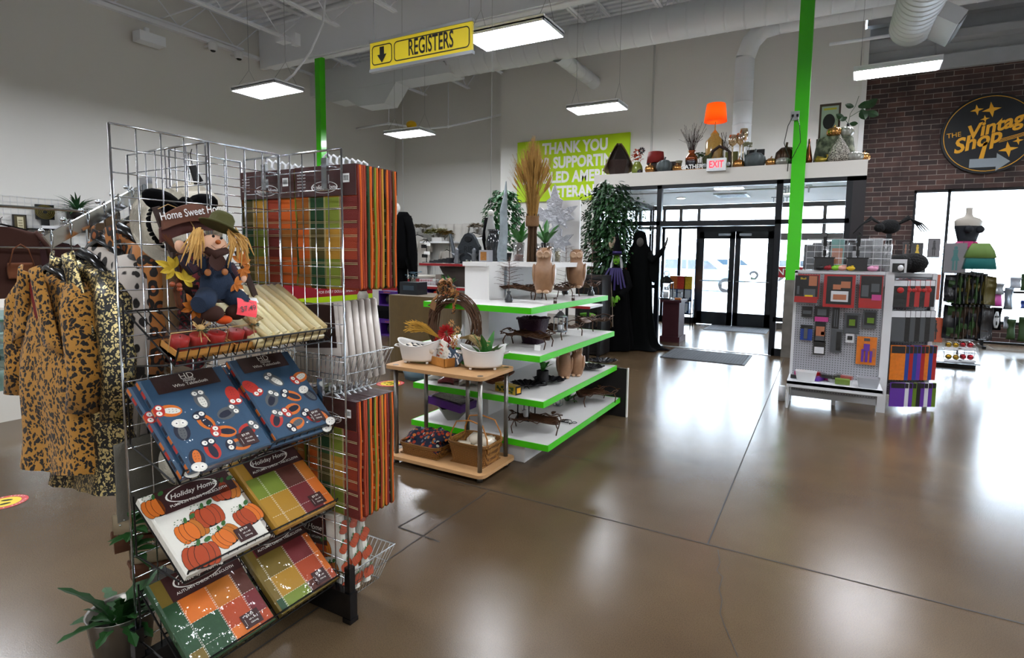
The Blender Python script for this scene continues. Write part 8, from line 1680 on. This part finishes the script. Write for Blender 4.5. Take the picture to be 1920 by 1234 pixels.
mp=FY(1812,460,10.1);t=thing('mannequin_torso','headless mannequin in black vest with pink ruffled skirt on the grid tower','mannequin',(mp.x,10.1,1.68),.6);MS=M('mannequin_cream','#a8a196',.5)
k_=(FY(1812,388,10.1).z-1.68)/.66
def mt(prof,nm,mt_,n=28,**kw):MB().lathe([(r*k_,z*k_)for r,z in prof],n,sx=1.35,sy=.8).build(nm,mt_,t,smooth=True)
mt([(.115,0),(.09,.1),(.1,.18),(.125,.3),(.145,.4),(.15,.45),(.12,.49),(.05,.52),(.036,.56),(.036,.62),(.04,.645),(0,.65)],'torso',MS)
mt([(.118,.03),(.094,.1),(.104,.18),(.13,.3),(.145,.37),(.13,.42)],'black_vest',M('vest_black','#10151c',.8));mt([(.12,.04),(.16,.04),(.15,.11),(.1,.16)],'pink_skirt',M('pink_ruffle','#a82462',.7,vary=.5,vscale=30));
for s in(-1,1):MB().ball((s*.09*k_,-.11*k_,.33*k_),(.06*k_,.05*k_,.055*k_),12,8).build('bust',M('vest_black'),t,smooth=True)
MB().ball((.14*k_,-.05*k_,.36*k_),(.045*k_,.03*k_,.05*k_),10,8).build('bow',M('yellow_pink_bow','#b8842a',.6),t,smooth=True);MB().lathe([(.12,-1.68),(.12,-1.66),(.015,-1.65),(.015,0),(.1,0),(0,.01)],20).build('stand',BLACKP,t)
t=thing('green_tutu','green and teal layered tutu hanging under the mannequin','skirt',(mp.x+.12,9.84,1.8));MB().lathe([(.2,-.36),(.17,-.2),(.1,0)],40,rib=.12,ribn=16,sy=.25).build('teal_layer',TEAL,t,smooth=True);MB().lathe([(.19,-.2),(.16,-.1),(.1,.005)],40,rib=.12,ribn=16,sy=.3).build('lime_layer',M('lime_net','#5f7a3a',.7),t,smooth=True)
def far(px,py,Y=12.4):return FY(px,py,Y)
t=thing('low_costume_rack','low black rack of masks and costumes under the shop window at far right','display rack',(3.2,12.5,0));x0=far(1843,600).x
MB().bx(x0,7.5,12.45,12.5,.08,.12).bx(x0,7.5,12.45,12.5,1.0,1.04).build('rail',BLACKP,t,world=True)
for x in(x0+.02,3.6,5.2,7.4):MB().bx(x-.02,x+.02,12.42,12.52,0,1.04).bx(x-.03,x+.03,12.25,12.7,0,.05).build('upright',BLACKP,t,world=True)
def dang(name,label,px0,py0,px1,py1,mt_,Y=12.38,cat='costume',grp='costumes on the low rack'):
    a,b=far(px0,py1,Y),far(px1,py0,Y);w,h=b.x-a.x,b.z-a.z;q=thing(name,label,cat,((a.x+b.x)/2,Y,a.z),0,grp);MB().grid(lambda u,v:((u-.5)*w*(1-.15*math.sin(PI*v)),-.03*math.sin(PI*u)-.02*math.sin(7*v),v*h),8,8,.03).build('body',mt_,q,smooth=True);return q,w,h
dang('pink_costume','pink bagged monster costume on the low rack',1856,540,1882,574,M('hot_pink2','#b0348a',.5,coat=.4,vary=.3,vscale=12));dang('grey_mask_bag','grey bagged mask above the pink costume',1862,533,1884,552,M('mask_grey','#7d8288',.4,coat=.6,vary=.4,vscale=20),12.34)
q,w,h=dang('ghost_mask','black hood with long white wailing face mask on the low rack',1854,578,1880,618,BLACKC,12.3,'mask')
MB().grid(lambda u,v:((u-.5)*w*.5*math.sin(PI*(.18+.7*v)),-.05-.02*math.sin(PI*u),h*(.1+.75*v)),8,10,.006).build('white_face',M('mask_white','#b5b7ba',.5),q,smooth=True)
for x,z,rx_,rz_2 in((-.09,.62,.05,.035),(.09,.62,.05,.035),(0,.32,.04,.09)):MB().ball((x*w*1.1,-.075,h*z),(rx_*w*1.6,.012,rz_2*h*1.2),10,8).build('dark_hole',BLACKP,q,smooth=True)
dang('silver_bag','silver bagged costume leaning right of the pink one',1880,540,1902,580,M('silver_film','#8f9aa6',.15,.6),12.34);dang('dragon_costume','green dragon costume legs at the right picture edge',1885,600,1906,636,GRN,12.3);dang('dragon_costume','second green dragon costume, cut by the right picture edge',1906,596,1935,640,GRN,12.25);dang('grey_shoe_bag','grey shoe bag between the wailing mask and the dragon costume',1880,594,1893,616,M('mask_grey'),12.33)
dang('white_fur_cap','white and blue cap bag above the silver bag',1892,522,1916,540,M('fur_white','#a5acb5',.8,vary=.3,vscale=15),12.36);dang('dark_costume','dark costume hanging behind the wailing mask',1843,572,1858,610,DK2,12.36);dang('blue_bag','bright blue bag at the right picture edge',1912,566,1935,578,PKBL,12.3);dang('green_hood','green hood at the right picture edge',1912,515,1935,545,GRN,12.36)
